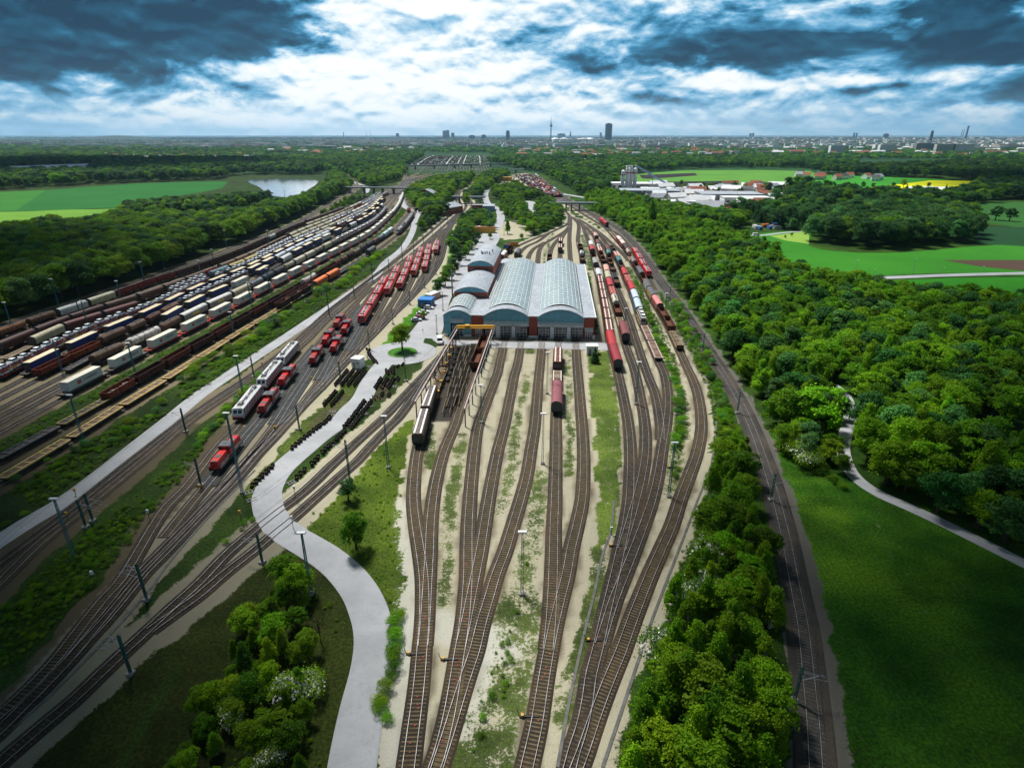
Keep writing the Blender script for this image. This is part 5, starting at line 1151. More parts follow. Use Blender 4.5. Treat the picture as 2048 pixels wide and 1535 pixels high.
    for x0, x1, z in ((-13.2, 4.1, 5.6), (7.5, 24.9, 5.6), (-26, -20.8, 6.2), (25.4, 28.6, 3.6), (-16.6, -13.8, 3.6)):
        cn = B(); cn.face([(x0, 0, z+.9), (x1, 0, z+.9), (x1, -1.5, z-.1), (x0, -1.5, z-.1)]); cn.face([(x0, -.05, z+.75), (x0, -1.5, z-.2), (x1, -1.5, z-.2), (x1, -.05, z+.75)]); cn.face([(x0, -1.5, z-.2), (x0, -1.5, z-.1), (x1, -1.5, z-.1), (x1, -1.5, z-.2)])
        ob('canopy', cn.mesh('canopy', 'rib_white'), r)
shed()
def hall(name, x0, x1, y0, y1, z0, z1, label, vents=0, rot=ROT, org=SO, side='brick_wall'):
    c = Vector(((x0+x1)/2, y0, 0)); c.rotate(Matrix.Rotation(rot, 3, 'Z')); r = empty(name, org+c, rot); tag(r, label, 'hall')
    w, d = (x1-x0), y1-y0; b = B(); b.box(0, .25, z0/2, w, .5, z0); b.box(0, d-.25, z0/2, w, .5, z0)
    for s in (-1, 1): b.box(s*(w/2-.25), d/2, z0/2, .5, d-1, z0)
    ob('wall', b.mesh('wall', side), r)
    h = z1-z0; R = ((w/2)**2+h*h)/(2*h); a = math.asin(min(1, w/2/R)); A = [(R*math.sin(-a+2*a*k/14), z1-R+R*math.cos(-a+2*a*k/14)) for k in range(15)]
    g = B(); g.prism(A, .05, .45, 0, ax='y'); g.prism(A, d-.45, d-.05, 0, ax='y'); ob('gable', g.mesh('gable', 'clad_wall'), r)
    A2 = [(x*1.03, z+.3) for x, z in A]; v = B(); v.prism(A2+[(x, z-.25) for x, z in A2][::-1], -.5, d+.4, 0, ax='y'); ro = ob('roof', v.mesh('roof', 'roof_sheet'), r)
    bits('window', 'glass_dark', r, [(s*(w/2+.02), 3+k*5, z0*.6, .08, 2.6, 1.6) for k in range(int(d/5)) for s in (-1, 1)]+[(s*w, -.03, z0-1.6, 2.2, .08, 1.0) for s in (-.3, .3)])
    if vents:
        R_ = random.Random(4); bits('vent', 'grey_paint', ro, [(R_.uniform(-2, 4), d*R_.uniform(.35, .6), z1+.7, .6, .6, 1.3) for k in range(vents)])
hall('workshop_hall', -28.4, -14.6, 25.6, 59.5, 11.0, 13.2, 'brick hall with plain arched grey roof, nearer one left of the glass roofs')
hall('workshop_hall', -27.6, -15.4, 60.2, 104, 15.0, 17.4, 'taller brick hall with arched grey roof, behind the plain arched hall', 7)
hall('store_shed', -25.5, -17.5, 108, 128, 4.5, 6.0, 'low corrugated canopy behind the taller brick hall', side='clad_wall'); hall('store_shed', -17.2, -10.5, 108, 128, 4.5, 5.6, 'second low corrugated canopy right of its twin, behind the halls', side='clad_wall')
def gable_house(name, p, w, d, h, rh, rz, label, cat, wallm='brick_wall', roofm='roof_sheet', win=True, chim=True, group=None):
    X_, Y_ = G(*p); r = empty(name, (X_, Y_, 0), rz); tag(r, label, cat, group)
    b = B(); b.box(0, d/2, h/2, w, d, h); 
    for y in (0.01, d-.01): b.face([(-w/2, y, h), (w/2, y, h), (0, y, h+rh)])
    ob('wall', b.mesh('wall', wallm), r)
    v = B()
    for s in (-1, 1):
        e = .5; v.face([(s*(w/2+e), -e, h-.25), (s*(w/2+e), d+e, h-.25), (0, d+e, h+rh+.12), (0, -e, h+rh+.12)][::s]); v.face([(s*(w/2+e), -e, h-.4), (s*(w/2+e), d+e, h-.4), (0, d+e, h+rh-.1), (0, -e, h+rh-.1)][::-s])
    ro = ob('roof', v.mesh('roof', roofm), r)
    if chim: c = B(); c.box(w*.2, d*.4, h+rh+.2, .7, .7, 1.6); ob('chimney', c.mesh('chimney', 'brick'), ro)
    if win:
        n = max(2, int(d/3.5)); zs = [h*.5] if h < 5 else [h*.3, h*.72]
        bits('window', 'glass_dark', r, [(s*(w/2+.02), (k+.5)*d/n, z, .06, 1.2, 1.3) for k in range(n) for s in (-1, 1) for z in zs]+[(x*w, -.02, z, 1.2, .06, 1.3) for x in (-.25, .25) for z in zs])
    return r
gable_house('brick_house', (852,411), 18, 16, 13, 4, math.radians(-8), 'tall brick signal building with grey hipped roof and dark stair tower', 'building')
gable_house('brick_workshop', (868,430), 20, 34, 6.5, 3.2, math.radians(-32), 'low brick workshop with wide pale roof beside the tall brick one', 'building')
def boxthing(name, p, s, label, cat, m='wall_white', roof='roof_white', rz=0.0, group=None, extra=None, z=0):
    X_, Y_ = G(*p); r = empty(name, (X_, Y_, z), rz); tag(r, label, cat, group); b = B(); b.box(0, 0, s[2]/2, *s); ob('wall', b.mesh('wall', m), r)
    q = B(); q.box(0, 0, s[2]+.08, s[0]+.3, s[1]+.3, .16); ob('roof', q.mesh('roof', roof), r)
    if extra:
        e = B(); extra(e, s); ob('door', e.mesh('door', 'grey_paint'), r)
    return r
dr = lambda e, s: (e.box(-s[0]*.2, -s[1]/2-.03, 1.05, 1.0, .06, 2.1), e.box(s[0]*.25, -s[1]/2-.03, s[2]*.6, .8, .06, .6))
boxthing('utility_cabin', (717,734), (3.2,3.2,3.4), 'white square cabin beside the stacked wheelsets', 'cabin', extra=dr, rz=-.3)
boxthing('site_cabin', (1183,706), (4,3,3), 'white cabin with flat roof behind the dark conifer', 'cabin', extra=dr)
boxthing('site_cabin', (862,434), (5,4,3), 'small dark cabin below the brick workshop', 'cabin', 'grey_paint', extra=dr)
boxthing('office_container', (853,611), (6.2,6,3.4), 'bright blue portable office cabin beside the car park', 'cabin', 'blue_paint', 'blue_paint', rz=-.15, extra=dr)
boxthing('portable_toilet', (866,597), (3.4,8.5,2.8), 'narrow cabin with white roof behind the blue office cabin', 'cabin', 'wall_cream', 'roof_white', rz=-.45, extra=dr)
boxthing('warehouse', (948,461), (26,6,3.5), 'long white shed with orange end among the trees', 'shed', 'wall_white', 'roof_white', extra=dr)
boxthing('warehouse', (968,465), (18,6,4.5), 'ochre orange container shed right of the long white one', 'shed', 'yellow_paint', 'roof_tile', extra=dr)
boxthing('warehouse', (978,420), (12,20,5), 'blue-grey round shed by the curve of the access road', 'shed', 'pale_blue', 'roof_sheet', extra=dr)
boxthing('warehouse', (957,417), (14,8,4), 'low red-brown shed right of the middle bridge', 'shed', 'brick', 'roof_grey', extra=dr)
boxthing('orange_skip', (1027,492), (7,4,2.6), 'open orange skip full of parts near the north fan', 'skip', 'yellow_paint', 'rust')
boxthing('blue_skip', (1014,495), (5,4,2.2), 'blue skip left of the orange one', 'skip', 'blue_paint', 'rust')
# chimney mast by the shed
b = B(); b.cyl((0, 0, 0), (0, 0, 13), .35, .3, 12); o = ob('flue_pipe', b.mesh('flue_pipe', 'grey_paint')); o.location = (*G(905, 593), 0); tag(o, 'tall grey flue pipe at the left corner of the low glass roof', 'pipe')
# ---------------------------------------------------------------- bridges
def bridge(pa, pb, z, w, label, piers, y=None, th=1.6):
    def at(px, py):
        v = (py-767.5)/F; t = (H-z)/(sP+v*cP); return Vector(((px-1024)/F*t, (cP-v*sP)*t, 0))
    A, C = at(*pa), at(*pb); d = C-A; L = d.length; rz = math.atan2(d.y, d.x); r = empty('road_bridge', (A.x, A.y, 0), rz); tag(r, label, 'bridge')
    k = B(); k.box(L/2, 0, z-th/2, L, w, th); ob('deck', k.mesh('deck', 'bridge_mat'), r)
    k = B()
    for s in (-1, 1):
        k.box(L/2, s*(w/2), z+.55, L, .12, .1)
        for i in range(int(L/4)): k.box(i*4+1, s*w/2, z+.25, .1, .1, .6)
    ob('railing', k.mesh('railing', 'grey_paint'), r)
    for q in piers: k = B(); k.box(L*q, 0, (z-th)/2, 1.5, w*.7, z-th); ob('pier', k.mesh('pier', 'concrete'), r)
simple('bridge_mat', (.16,.2,.22), .7, 0, .25, .1)
bridge((1098,404), (1197,404.5), 8, 8, 'grey road bridge over the right-hand tracks', (.35, .46, .62))
bridge((904,392), (970,392.5), 8, 8, 'short grey road bridge over the middle tracks', (.22, .5, .85))
bridge((677,373), (824,375), 8, 9, 'grey road bridge over the throat of the left yard', (.15, .35, .48, .6, .75, .92))
bridge((660,334), (1012,326), 9, 10, 'long grey road bridge across the wide distant yard', (.1, .22, .35, .45, .56, .68, .78, .9), th=2.2)
bridge((948,350), (985,348), 7, 8, 'tiny bridge at the right end of the wide distant yard', (.5,)); bridge((1015,339), (1048,338), 7, 8, 'tiny bridge in front of the packed right yard', (.5,))
# ---------------------------------------------------------------- masts
def lamp(p, top, label, grp='lamp masts in the yard', heads=1):
    h = max(8.0, min(24, hgt(p, top))); X_, Y_ = G(*p); r = empty('lamp_mast', (X_, Y_, 0), 0); tag(r, label, 'lamp mast', grp)
    k = B(); w = .22
    for sx in (-1, 1):
        for sy in (-1, 1): k.cyl((sx*w, sy*w, 0), (sx*.1, sy*.1, h), .06, n=4)
    n = int(h/.9)
    for i in range(n):
        z0, z1 = i*h/n, (i+1)*h/n; a0 = w+(.1-w)*i/n; a1 = w+(.1-w)*(i+1)/n; s = 1 if i % 2 else -1
        k.cyl((-a0*s, -a0, z0), (a1*s, -a1, z1), .025, n=3, cap=False); k.cyl((-a0, a0*s, z0), (-a1, -a1*s, z1), .025, n=3, cap=False); k.cyl((a0, -a0*s, z0), (a1, a1*s, z1), .025, n=3, cap=False)
    ob('pole', k.mesh('pole', 'lamp_metal'), r)
    k = B(); k.box(0, 0, .2, .9, .9, .4); ob('footing', k.mesh('footing', 'concrete'), r)
    k = B(); k.box(0, -.1, h+.1, 1.5, .5, .22, tx=.9); ob('lamp_head', k.mesh('lamp_head', 'white_paint'), r)
L_ = [((150,1118),997,'left of the long path, nearest the camera'),((168,883),790,'beside the yellow-edged flats and bushes'),((623,1188),1065,'beside the bend of the pale road'),((1044,1188),1063,'on the green strip in the middle of the fan'),((1085,927),827,'left of the wine-red wagon on the fan'),((1337,993),885,'between the curved tracks on the right'),((1094,787),705,'in front of the shed doors'),((777,935),832,'on the grass between the road and the fan'),((485,985),826,'right of the lone red shunting locomotive'),((486,788),712,'on the green bank left of the white electrics'),
 ((118,613),558,'at the forest edge, far left'),((245,612),562,'right of the red wagons at the forest edge'),((271,747),686,'in the grass strip below the white containers'),((468,670),624,'in the grass strip by the fifth container'),((127,750),679,'among the blue trailers at the left'),((177,655),602,'over the red-brown covered wagons'),((28,665),605,'behind the white ribbed wagon'),((291,571),524,'by the dark mast at the forest edge'),((329,537),498,'in front of the tall trees, middle of the forest edge'),((403,556),521,'beside the small white tank'),((428,527),499,'right of the small white tank'),((454,496),461,'tall one of a pair by the forest edge'),((540,500),461,'at the bend of the forest edge'),((652,520),478,'over the white containers near the tank train'),((503,612),565,'beside the sixth container'),((540,584),537,'beside the seventh container'),((627,590),533,'left of the white tank behind the orange wagons'),
 ((778,434),415,'over the far containers'),((757,462),446,'beside the far end of the containers'),((723,511),460,'by the middle of the tank train'),((1271,808),724,'between the right-hand tracks by the pink flat wagons'),((1250,655),627,'beside the second row from the shed'),((1330,622),588,'in the shrubs by the main line'),((886,621),583,'on the forecourt left of the low glass roof'),((874,668),639,'behind the white van'),((963,845),770,'right of the crane runway'),((1100,600),0,''),((1155,455),432,'in the fork of the north tracks'),((1008,470),440,'by the white lane north of the halls'),((570,395),378,'by the lake'),((905,500),470,'by the tall trees left of the halls')]
for p, top, lab in L_:
    if top: lamp(p, top, 'lattice lamp mast '+lab)
def mast(p, top, arm, label, twin=False):
    """overhead-line mast: steel column with a cantilever"""
    h = max(6.5, min(13, hgt(p, top))); X_, Y_ = G(*p); a = math.radians(arm); r = empty('catenary_mast', (X_, Y_, 0), a); tag(r, label, 'overhead line mast', 'overhead line masts')
    k = B()
    for s in (-1, 1): k.box(s*.16, 0, h/2, .06, .3, h, tx=.8)
    for i in range(int(h/.8)): k.box(0, .14*(1 if i % 2 else -1), .4+i*.8, .32, .03, .28)
    ob('pole', k.mesh('pole', 'pole_green'), r)
    k = B(); k.box(0, 0, .2, 1.0, 1.0, .45); ob('footing', k.mesh('footing', 'concrete'), r)
    k = B(); z = h-1.0
    for yy in ((0,) if not twin else (-.8, .8)):
        k.cyl((.1, yy*.3, z), (3.4, yy, z-.9), .05, n=5); k.cyl((.1, yy*.3, z-1.6), (3.0, yy, z-.55), .05, n=5); k.cyl((3.1, yy, z-.6), (3.3, yy, z-1.7), .03, n=4); k.cyl((1.6, yy, z-1.1), (4.0, yy, z-1.75), .03, n=4)
    ob('cantilever', k.mesh('cantilever', 'grey_paint'), r)
M_L = [((599,859),811,165,'left of the stacked wheels'),((682,766),723,165,'left of the white square cabin'),((812,762),700,0,'below the turning loop'),((700,962),879,165,'between the road and the curved pair of tracks'),((508,753),713,170,'on the bank by the long path'),((186,1042),995,0,'at the double track on the left'),((172,1054),1022,0,'shorter one at the double track on the left'),((294,1199),1127,165,'between the two converging leads, bottom left'),((262,1347),1270,165,'nearest the bottom left corner'),((402,970),915,165,'left of the lone red shunting locomotive'),((525,1125),1067,165,'at the lower side of the road crossing'),((372,864),816,165,'beside the long pale path'),
 ((659,634),580,165,'left of the small red locomotives'),((709,596),568,165,'second along the path behind the red locomotives'),((746,566),523,165,'third along the path behind the red locomotives'),((778,540),516,165,'fourth along the path behind the red locomotives'),((805,520),483,165,'fifth along the path'),((828,501),481,165,'sixth along the path'),((847,486),450,165,'seventh along the path'),((786,648),616,180,'right of the row of three red electrics'),((820,609),581,180,'right of the third red row'),((849,576),550,180,'right of the fourth red row'),((739,699),659,180,'left of the big tree by the loop'),((872,549),526,180,'below the farthest red row'),((895,448),419,180,'near the middle bridge'),((913,434),416,180,'closest to the middle bridge'),((881,458),438,180,'third from the middle bridge'),((865,471),438,180,'fourth from the middle bridge'),
 ((1474,826),793,0,'at the main line beside the oval oak'),((1541,1000),960,0,'at the main line beside the meadow'),((1588,1402),1352,0,'at the main line near the bottom edge'),((1405,700),672,0,'at the main line in the wood'),((1340,590),560,0,'at the main line by the red and white electrics'),((560,460),430,160,'on the forest side of the left main line'),((290,568),518,160,'tall one on the forest side of the left main line'),((163,640),600,160,'far left main line')]
for p, top, arm, lab in M_L: mast(p, top, arm, 'green steel overhead line mast '+lab, twin=p[0] in (294, 262))
def signal(p, h, label, kind=0):
    X_, Y_ = G(*p); r = empty('track_signal', (X_, Y_, 0)); tag(r, label, 'signal', 'small signals'); k = B(); k.cyl((0, 0, 0), (0, 0, h), .06, n=6); ob('post', k.mesh('post', 'pole_green'), r)
    k = B(); k.box(0, -.05, h+.25, .45, .25, .7); ob('lamp_box', k.mesh('lamp_box', 'white_paint' if kind == 0 else 'yellow_paint'), r)
for i, (p, h, lab, kd) in enumerate([((152,990),1.2,'yellow-topped post between the double tracks, left',1),((136,1036),1.0,'yellow-topped post at the left lamp',1),((300,1040),2.0,'white signal in the shrubs left of the red locomotive',0),((190,1165),2.0,'white signal in the dark shrubs bottom left',0),((552,862),1.0,'yellow buffer post at the end of the second pit strip',1),((624,762),1.0,'yellow buffer post at the end of the third pit strip',1),((402,981),1.0,'yellow stop post before the lone red locomotive',1),((485,1050),3,'yellow and white signal at the left of the road bend',1),((592,1000),3,'white crossing signal right of the road bend',0),((587,1058),2.6,'red and white crossing sign at the road crossing',0),((1222,1068),1.2,'white box beside the right-hand points',0),((846,665),1.0,'small white post on the forecourt',0),((525,733),1.0,'yellow lever on the bank by the zebra electrics',1)]): signal(p, h, lab, kd)
def lever(p, rz, label):
    X_, Y_ = G(*p); r = empty('switch_lever', (X_, Y_, 0), rz); tag(r, label, 'switch lever', 'point levers'); k = B(); k.box(.8, 0, .15, 2.6, .3, .2); k.cyl((-.5, 0, .2), (-.8, .3, 1.1), .05, n=5); ob('rod', k.mesh('rod', 'black'), r); k = B(); k.box(-.1, 0, .35, .35, .35, .35); ob('weight', k.mesh('weight', 'yellow_paint'), r)
for p, lab in (((819,1308),'left of the leftmost fan track'),((888,1319),'between the two left fan leads'),((1046,1433),'left of the middle fan lead'),((1178,1281),'left of the right fan lead'),((1223,1092),'by the white box on the right'),((1339,935),'by the curved right track')): lever(p, 0, 'black point lever with yellow weight '+lab)
# ---------------------------------------------------------------- crane runway and bogie store
def crane():
    r = empty('crane_runway', (0, 0, 0)); tag(r, 'overhead crane runway on blue-grey posts over the bogie store', 'crane')
    zt = 5.6
    for side, (a, c) in enumerate((((834,838), (918,683)), ((931,853), (986,683)))):
        A, C = Vector((*G(*a), 0)), Vector((*G(*c), 0)); n = 11 if side == 0 else 10
        k = B(); d = (C-A).normalized(); nn = Vector((-d.y, d.x, 0))
        a_ = math.atan2(d.y, d.x); m = (A+C)/2; k.box(m.x, m.y, zt, (C-A).length+2, .35, .5, 0, a_); k.box(m.x+nn.x*.9*(1 if side == 0 else -1), m.y+nn.y*.9*(1 if side == 0 else -1), zt+.35, (C-A).length+2, .12, .12, 1, a_)
        ob('runway_beam', k.mesh('runway_beam', 'beam_pink', 'grey_paint'), r)
        for i in range(n+1):
            p = A.lerp(C, i/n); k = B(); k.box(p.x, p.y, zt/2, .28, .28, zt, 0, a_); ob('post', k.mesh('post', 'post_blue'), r)
    A, C = G(918, 683), G(986, 683); k = B(); k.box((A[0]+C[0])/2, A[1]-1, zt+.75, C[0]-A[0]+1, .9, .7); k.box((A[0]+C[0])/2, A[1]-2.6, zt+.5, C[0]-A[0]+1, .4, .4); k.box((A[0]+C[0])/2-3, A[1]-1.8, zt+1.2, 1.6, 1.8, .7)
    ob('crane_bridge', k.mesh('crane_bridge', 'yellow_paint'), r)
simple('beam_pink', (.5,.36,.33), .6, 0, .3, .5); simple('post_blue', (.03,.07,.11), .6)
crane()
# stacks of bogie frames
def bogie_frame():
    k = B()
    for s in (-1, 1): k.box(0, s*.95, .8, 3.0, .2, .3)
    for x in (-.6, .6): k.box(x, 0, .8, .22, 1.9, .25)
    for x in (-1.0, 1.0):
        for s in (-1, 1): k.cyl((x, s*.72, .46), (x, s*.86, .46), .46, n=10)
    return k.mesh('bogie_frame', 'dark_steel')
BF = bogie_frame(); n = 0
def ladder_frame():
    k = B()
    for s in (-1, 1): k.box(0, s*1.0, .6, 9, .18, .3, 1)
    for i in range(13): k.box(-4.3+i*.72, 0, .62, .14, 2.0, .16, 0)
    return k.mesh('frame', 'dark_steel', 'sill_tan')
simple('sill_tan', (.14,.1,.05), .7); LF = ladder_frame()
A, C = Vector(G(905,700)), Vector(G(862,835)); A2, C2 = Vector(G(957,700)), Vector(G(912,838)); dd = (C-A).normalized(); ang = math.atan2(dd.y, dd.x)
rr = random.Random(9)
for i in range(24):
    f = (i//2)/11.5; p = (A+(A2-A)*(.12 if i % 2 else .3)).lerp(C+(C2-C)*(.05 if i % 2 else .35), f); 
    if .58 < f: continue
    o = ob('bogie_frame', BF, None, None, (p.x+rr.uniform(-.3, .3), p.y, .05)); o.rotation_euler = (0, 0, ang+rr.uniform(-.06, .06)); tag(o, 'dark bogie frame standing in the left row of the store', 'bogie frame', 'bogie frames in the left row')
for j, q in enumerate((.46, .62, .8)):
    for i in range(11):
        f = .03+i/10.6*(.92-.06*j); p = (A+(A2-A)*q).lerp(C+(C2-C)*(q*.6+.3), f); o = ob('ladder_frame', LF, None, None, (p.x, p.y, (.05+.45*((i+j) % 3)))); o.rotation_euler = (0, 0, ang+rr.uniform(-.03, .03)); tag(o, f"black ladder-like steel frame in the {('middle','inner right','right')[j]} row of the store", 'steel frame', f"ladder frames in the {('middle','inner right','right')[j]} row")
yp = B(); yp.box(0, 0, 1.0, .5, .3, 2.0); yp.box(0, 0, 2.1, .9, .9, .2); YP = yp.mesh('post', 'yellow_paint')
for i in range(6):
    p = (A+(A2-A)*-.02).lerp(C+(C2-C)*.05, .05+i*.14); o = ob('jack_post', YP, None, None, (p.x, p.y, 0)); tag(o, 'yellow lifting jack along the left edge of the bogie store', 'lifting jack', 'yellow lifting jacks')
# ---------------------------------------------------------------- wheelsets laid out along the road
k = B(); k.cyl((0, -.72, 0), (0, .72, 0), .09, n=8); k.cyl((0, -.25, 0), (0, .25, 0), .12, n=8); AX = k.mesh('axle', 'rust')
k = B(); k.cyl((0, -.06, 0), (0, .06, 0), .46, .46, 14); k.cyl((0, -.075, 0), (0, .075, 0), .15, n=8); WH_ = k.mesh('wheel', 'black')
def wheelset(x, y, rz, label, grp):
    r = ob('wheelset', AX, None, None, (x, y, .5)); r.rotation_euler = (0, 0, rz); tag(r, label, 'wheelset', grp)
    for s in (-1, 1): ob('wheel', WH_, r, None, (0, s*.74, 0))
NW = 0
def wrow(pts, lab, sp=1.35, lat=(0,)):
    global NW
    P = smooth(W(pts), .5); s = np.concatenate([[0], np.cumsum(np.hypot(*np.diff(P, axis=0).T))]); Tn, Nn = normals(P)
    for L0 in lat:
        for q in np.arange(0, s[-1], sp):
            if random.random() < .06: continue
            i = int(np.searchsorted(s, q)); i = min(i, len(P)-1); a = math.atan2(Tn[i, 1], Tn[i, 0])-1.05
            wheelset(P[i, 0]+Nn[i, 0]*L0, P[i, 1]+Nn[i, 1]*L0, a+random.uniform(-.12, .12), 'rusty axle with two black wheels in the '+lab, lab); NW += 1
wrow([(505,974),(530,950),(548,933)], 'row left of the road bend')
wrow([(585,898),(610,877),(638,855)], 'middle row left of the road')
wrow([(642,853),(655,843),(662,834)], 'short row left of the road')
wrow([(656,812),(668,799),(680,784)], 'double row left of the road', lat=(-1.1, 1.1))
wrow([(690,772),(702,757),(714,742)], 'large block left of the road', lat=(-3, -1, 1, 3), sp=1.2)
wrow([(736,700),(740,712),(748,722),(752,727)], 'curved row beside the turning loop')
wrow([(780,742),(781,750)], 'small group below the loop', lat=(-.9, .9)); wrow([(786,738),(795,735),(808,730)], 'sparse row under the loop', sp=1.9)
wrow([(764,778),(770,768),(776,758)], 'upper block right of the road', lat=(-2, 0, 2), sp=1.2); wrow([(748,797),(764,797),(774,789)], 'lower block right of the road', lat=(-1.2, 1), sp=1.2)
wrow([(712,838),(724,822),(738,803)], 'double row right of the road', lat=(-.9, 1.1)); wrow([(676,878),(684,870),(692,862)], 'small group right of the road')
wrow([(697,857),(705,848),(711,840)], 'second small group right of the road', lat=(-.8, 1.2))
wrow([(624,930),(640,914),(652,900),(668,887),(674,881)], 'long row right of the road'); wrow([(594,958),(606,946),(615,938)], 'last row right of the road', sp=1.6)
wrow([(795,762),(799,756)], 'pair alone on the grass')
print('wheelsets', NW)
k = B(); [k.box(0, s*.8, .12, 3.2, .22, .24) for s in (-1, 1)]; [k.box(x, 0, .14, .2, 1.8, .2) for x in (-1, 0, 1)]; FRM = k.mesh('steel_rack', 'concrete')
for p, rz, lab in (((498,985),.6,'left of the road bend, nearest'),((503,1000),.6,'left of the road bend, second'),((583,965),.9,'right of the road'),((665,823),.1,'beside the sleepers left of the road'),((663,830),.1,'below its neighbour left of the road'),((740,812),.6,'right of the double wheel row'),((728,828),.8,'right of the wheel row, lower'),((706,846),.8,'by the small wheel group'),((741,733),.6,'below the curved wheel row'),((787,773),0,'in the right wheel block')):
    o = ob('steel_rack', FRM, None, None, (*G(*p), .02)); o.rotation_euler = (0, 0, rz); o.scale = (.7,)*3; tag(o, 'pale empty rack '+lab, 'rack', 'pale empty racks')
# timber bearers where the wheels are stored
RT_, RN_ = normals(ROADP)
def bearers(px, py, side, n, label, L=4.2):
    i = int(np.argmin(np.hypot(ROADP[:, 0]-G(px, py)[0], ROADP[:, 1]-G(px, py)[1]))); k = B(); rz = math.atan2(RT_[i, 1], RT_[i, 0])
    for j in range(n): k.box((j-n/2)*1.0, 0, .06, .22, L, .12)
    q = ROADP[i]+RN_[i]*side*(3.3+L/2); o = ob('timber_bearers', k.mesh('timber_bearers', 'wood_deck')); o.location = (q[0], q[1], 0); o.rotation_euler = (0, 0, rz); tag(o, label, 'timber bearers')
bearers(700, 820, 1, 22, 'parallel timber bearers on the grass left of the road'); bearers(733, 780, -1, 16, 'parallel timber bearers on the grass right of the road', 3.6)
# ---------------------------------------------------------------- parked vehicles
for p, rz, c, k_, lab in (((833,642),.1,(.55,.62,.75),0,'pale blue car nearest the big tree'),((840,637),.1,(.4,.02,.08),0,'dark red car second from the big tree'),((843,630),.15,(.6,.65,.72),0,'silver car third from the big tree'),((848,626),.1,(.6,.62,.68),0,'white car under the small tree'),((858,618),-.1,(.7,.72,.74),1,'white car right of the blue office cabin'),((852,616),.2,(.03,.03,.04),0,'black car behind the blue office cabin'),
    ((880,573),.15,(.7,.72,.74),1,'white car under the round trees'),((889,562),.1,(.7,.72,.74),1,'white estate car by the row of trees'),((899,553),.1,(.2,.35,.5),0,'blue car by the row of trees'),((910,540),.1,(.5,.02,.04),0,'red car by the row of trees'),((912,536),.1,(.7,.7,.72),0,'white car just behind the red one'),((943,501),.1,(.15,.3,.55),0,'blue car near the canopies')):
    PCAR[k_].put((*G(*p), .12), rz, lab, None, c)
def van(p, rz, label, c=(.72,.74,.76)):
    X_, Y_ = G(*p); r = empty('van', (X_, Y_, .12), rz); tag(r, label, 'van'); b = B(); i = 0
    side = [(-2.6, .4), (2.6, .4), (2.65, 1.1), (1.75, 1.3), (1.2, 2.3), (-2.5, 2.35), (-2.62, 1.0)]
    b.prism([(y, z) for y, z in side], -.98, .98, 0, ax='y') if False else None
    n = len(side)
    for y in (-.98, .98): b.v += [(x, y*(1 if z < 1.4 else .9), z) for x, z in side]
    for q in range(n): b.f.append((q, (q+1) % n, n+(q+1) % n, n+q)); b.m.append(1 if q == 3 else 0)
    b.f.append(tuple(range(n))[::-1]); b.f.append(tuple(n+q for q in range(n))); b.m += [0, 0]
    ob('body', b.mesh('body', 'gloss', 'glass_dark'), r, c); k = B()
    for s in (-1, 1): k.box(1.3, s*.93, 1.75, 1.0, .06, .6)
    ob('window', k.mesh('window', 'glass_dark'), r)
    for s in (-1, 1):
        for x in (-1.6, 1.6): k = B(); k.cyl((x, s*.78, .36), (x, s*1.0, .36), .36, n=12); ob('wheel', k.mesh('wheel', 'black'), r)
van((880,686), -PI/2+.12, 'white van parked beside the crane runway')
van((1512,472), 0, 'white van on the track by the bright field')

for key, a_, b_ in (('C1', (0,1124), (803,512)), ('C2', (0,1166), (815,515)), ('D1', (162,1257), (616,680)), ('E2', (25,1437), (868,544)), ('X1', (50,1482), (895,697)), ('X2', (300,1262), (800,832)), ('M', (1279,501), (1631,1534)), ('D3', (440,985), (675,657)), ('ML1', (0,661), (632,427))):
    s0, s1 = sorted((proj(key, *a_), proj(key, *b_))); b = B(); n = int((s1-s0)/8); pts = [on(key, s0+(s1-s0)*i/n) for i in range(n+1)]
    for i in range(n):
        zt = lambda q: 6.9-.9*(1-((q % 7)/3.5-1)**2)
        b.cyl((*pts[i], 5.7), (*pts[i+1], 5.7), .022, n=3, cap=False); b.cyl((*pts[i], zt(i)), (*pts[i+1], zt(i+1)), .02, n=3, cap=False); b.cyl((*pts[i], 5.7), (*pts[i], zt(i)), .012, n=3, cap=False)
    tag(ob('contact_wire', b.mesh('contact_wire', 'dark_steel')), {'C1': 'overhead wire of the left double track, path side', 'C2': 'overhead wire of the left double track, yard side', 'D1': 'overhead wire above the white electrics', 'E2': 'overhead wire of the long lead past the locomotives', 'X1': 'overhead wire of the crossing track, upper', 'X2': 'overhead wire of the crossing track, lower', 'M': 'overhead wire of the right main line', 'D3': 'overhead wire above the middle pit strip', 'ML1': 'overhead wire of the forest main line'}[key], 'overhead wire')
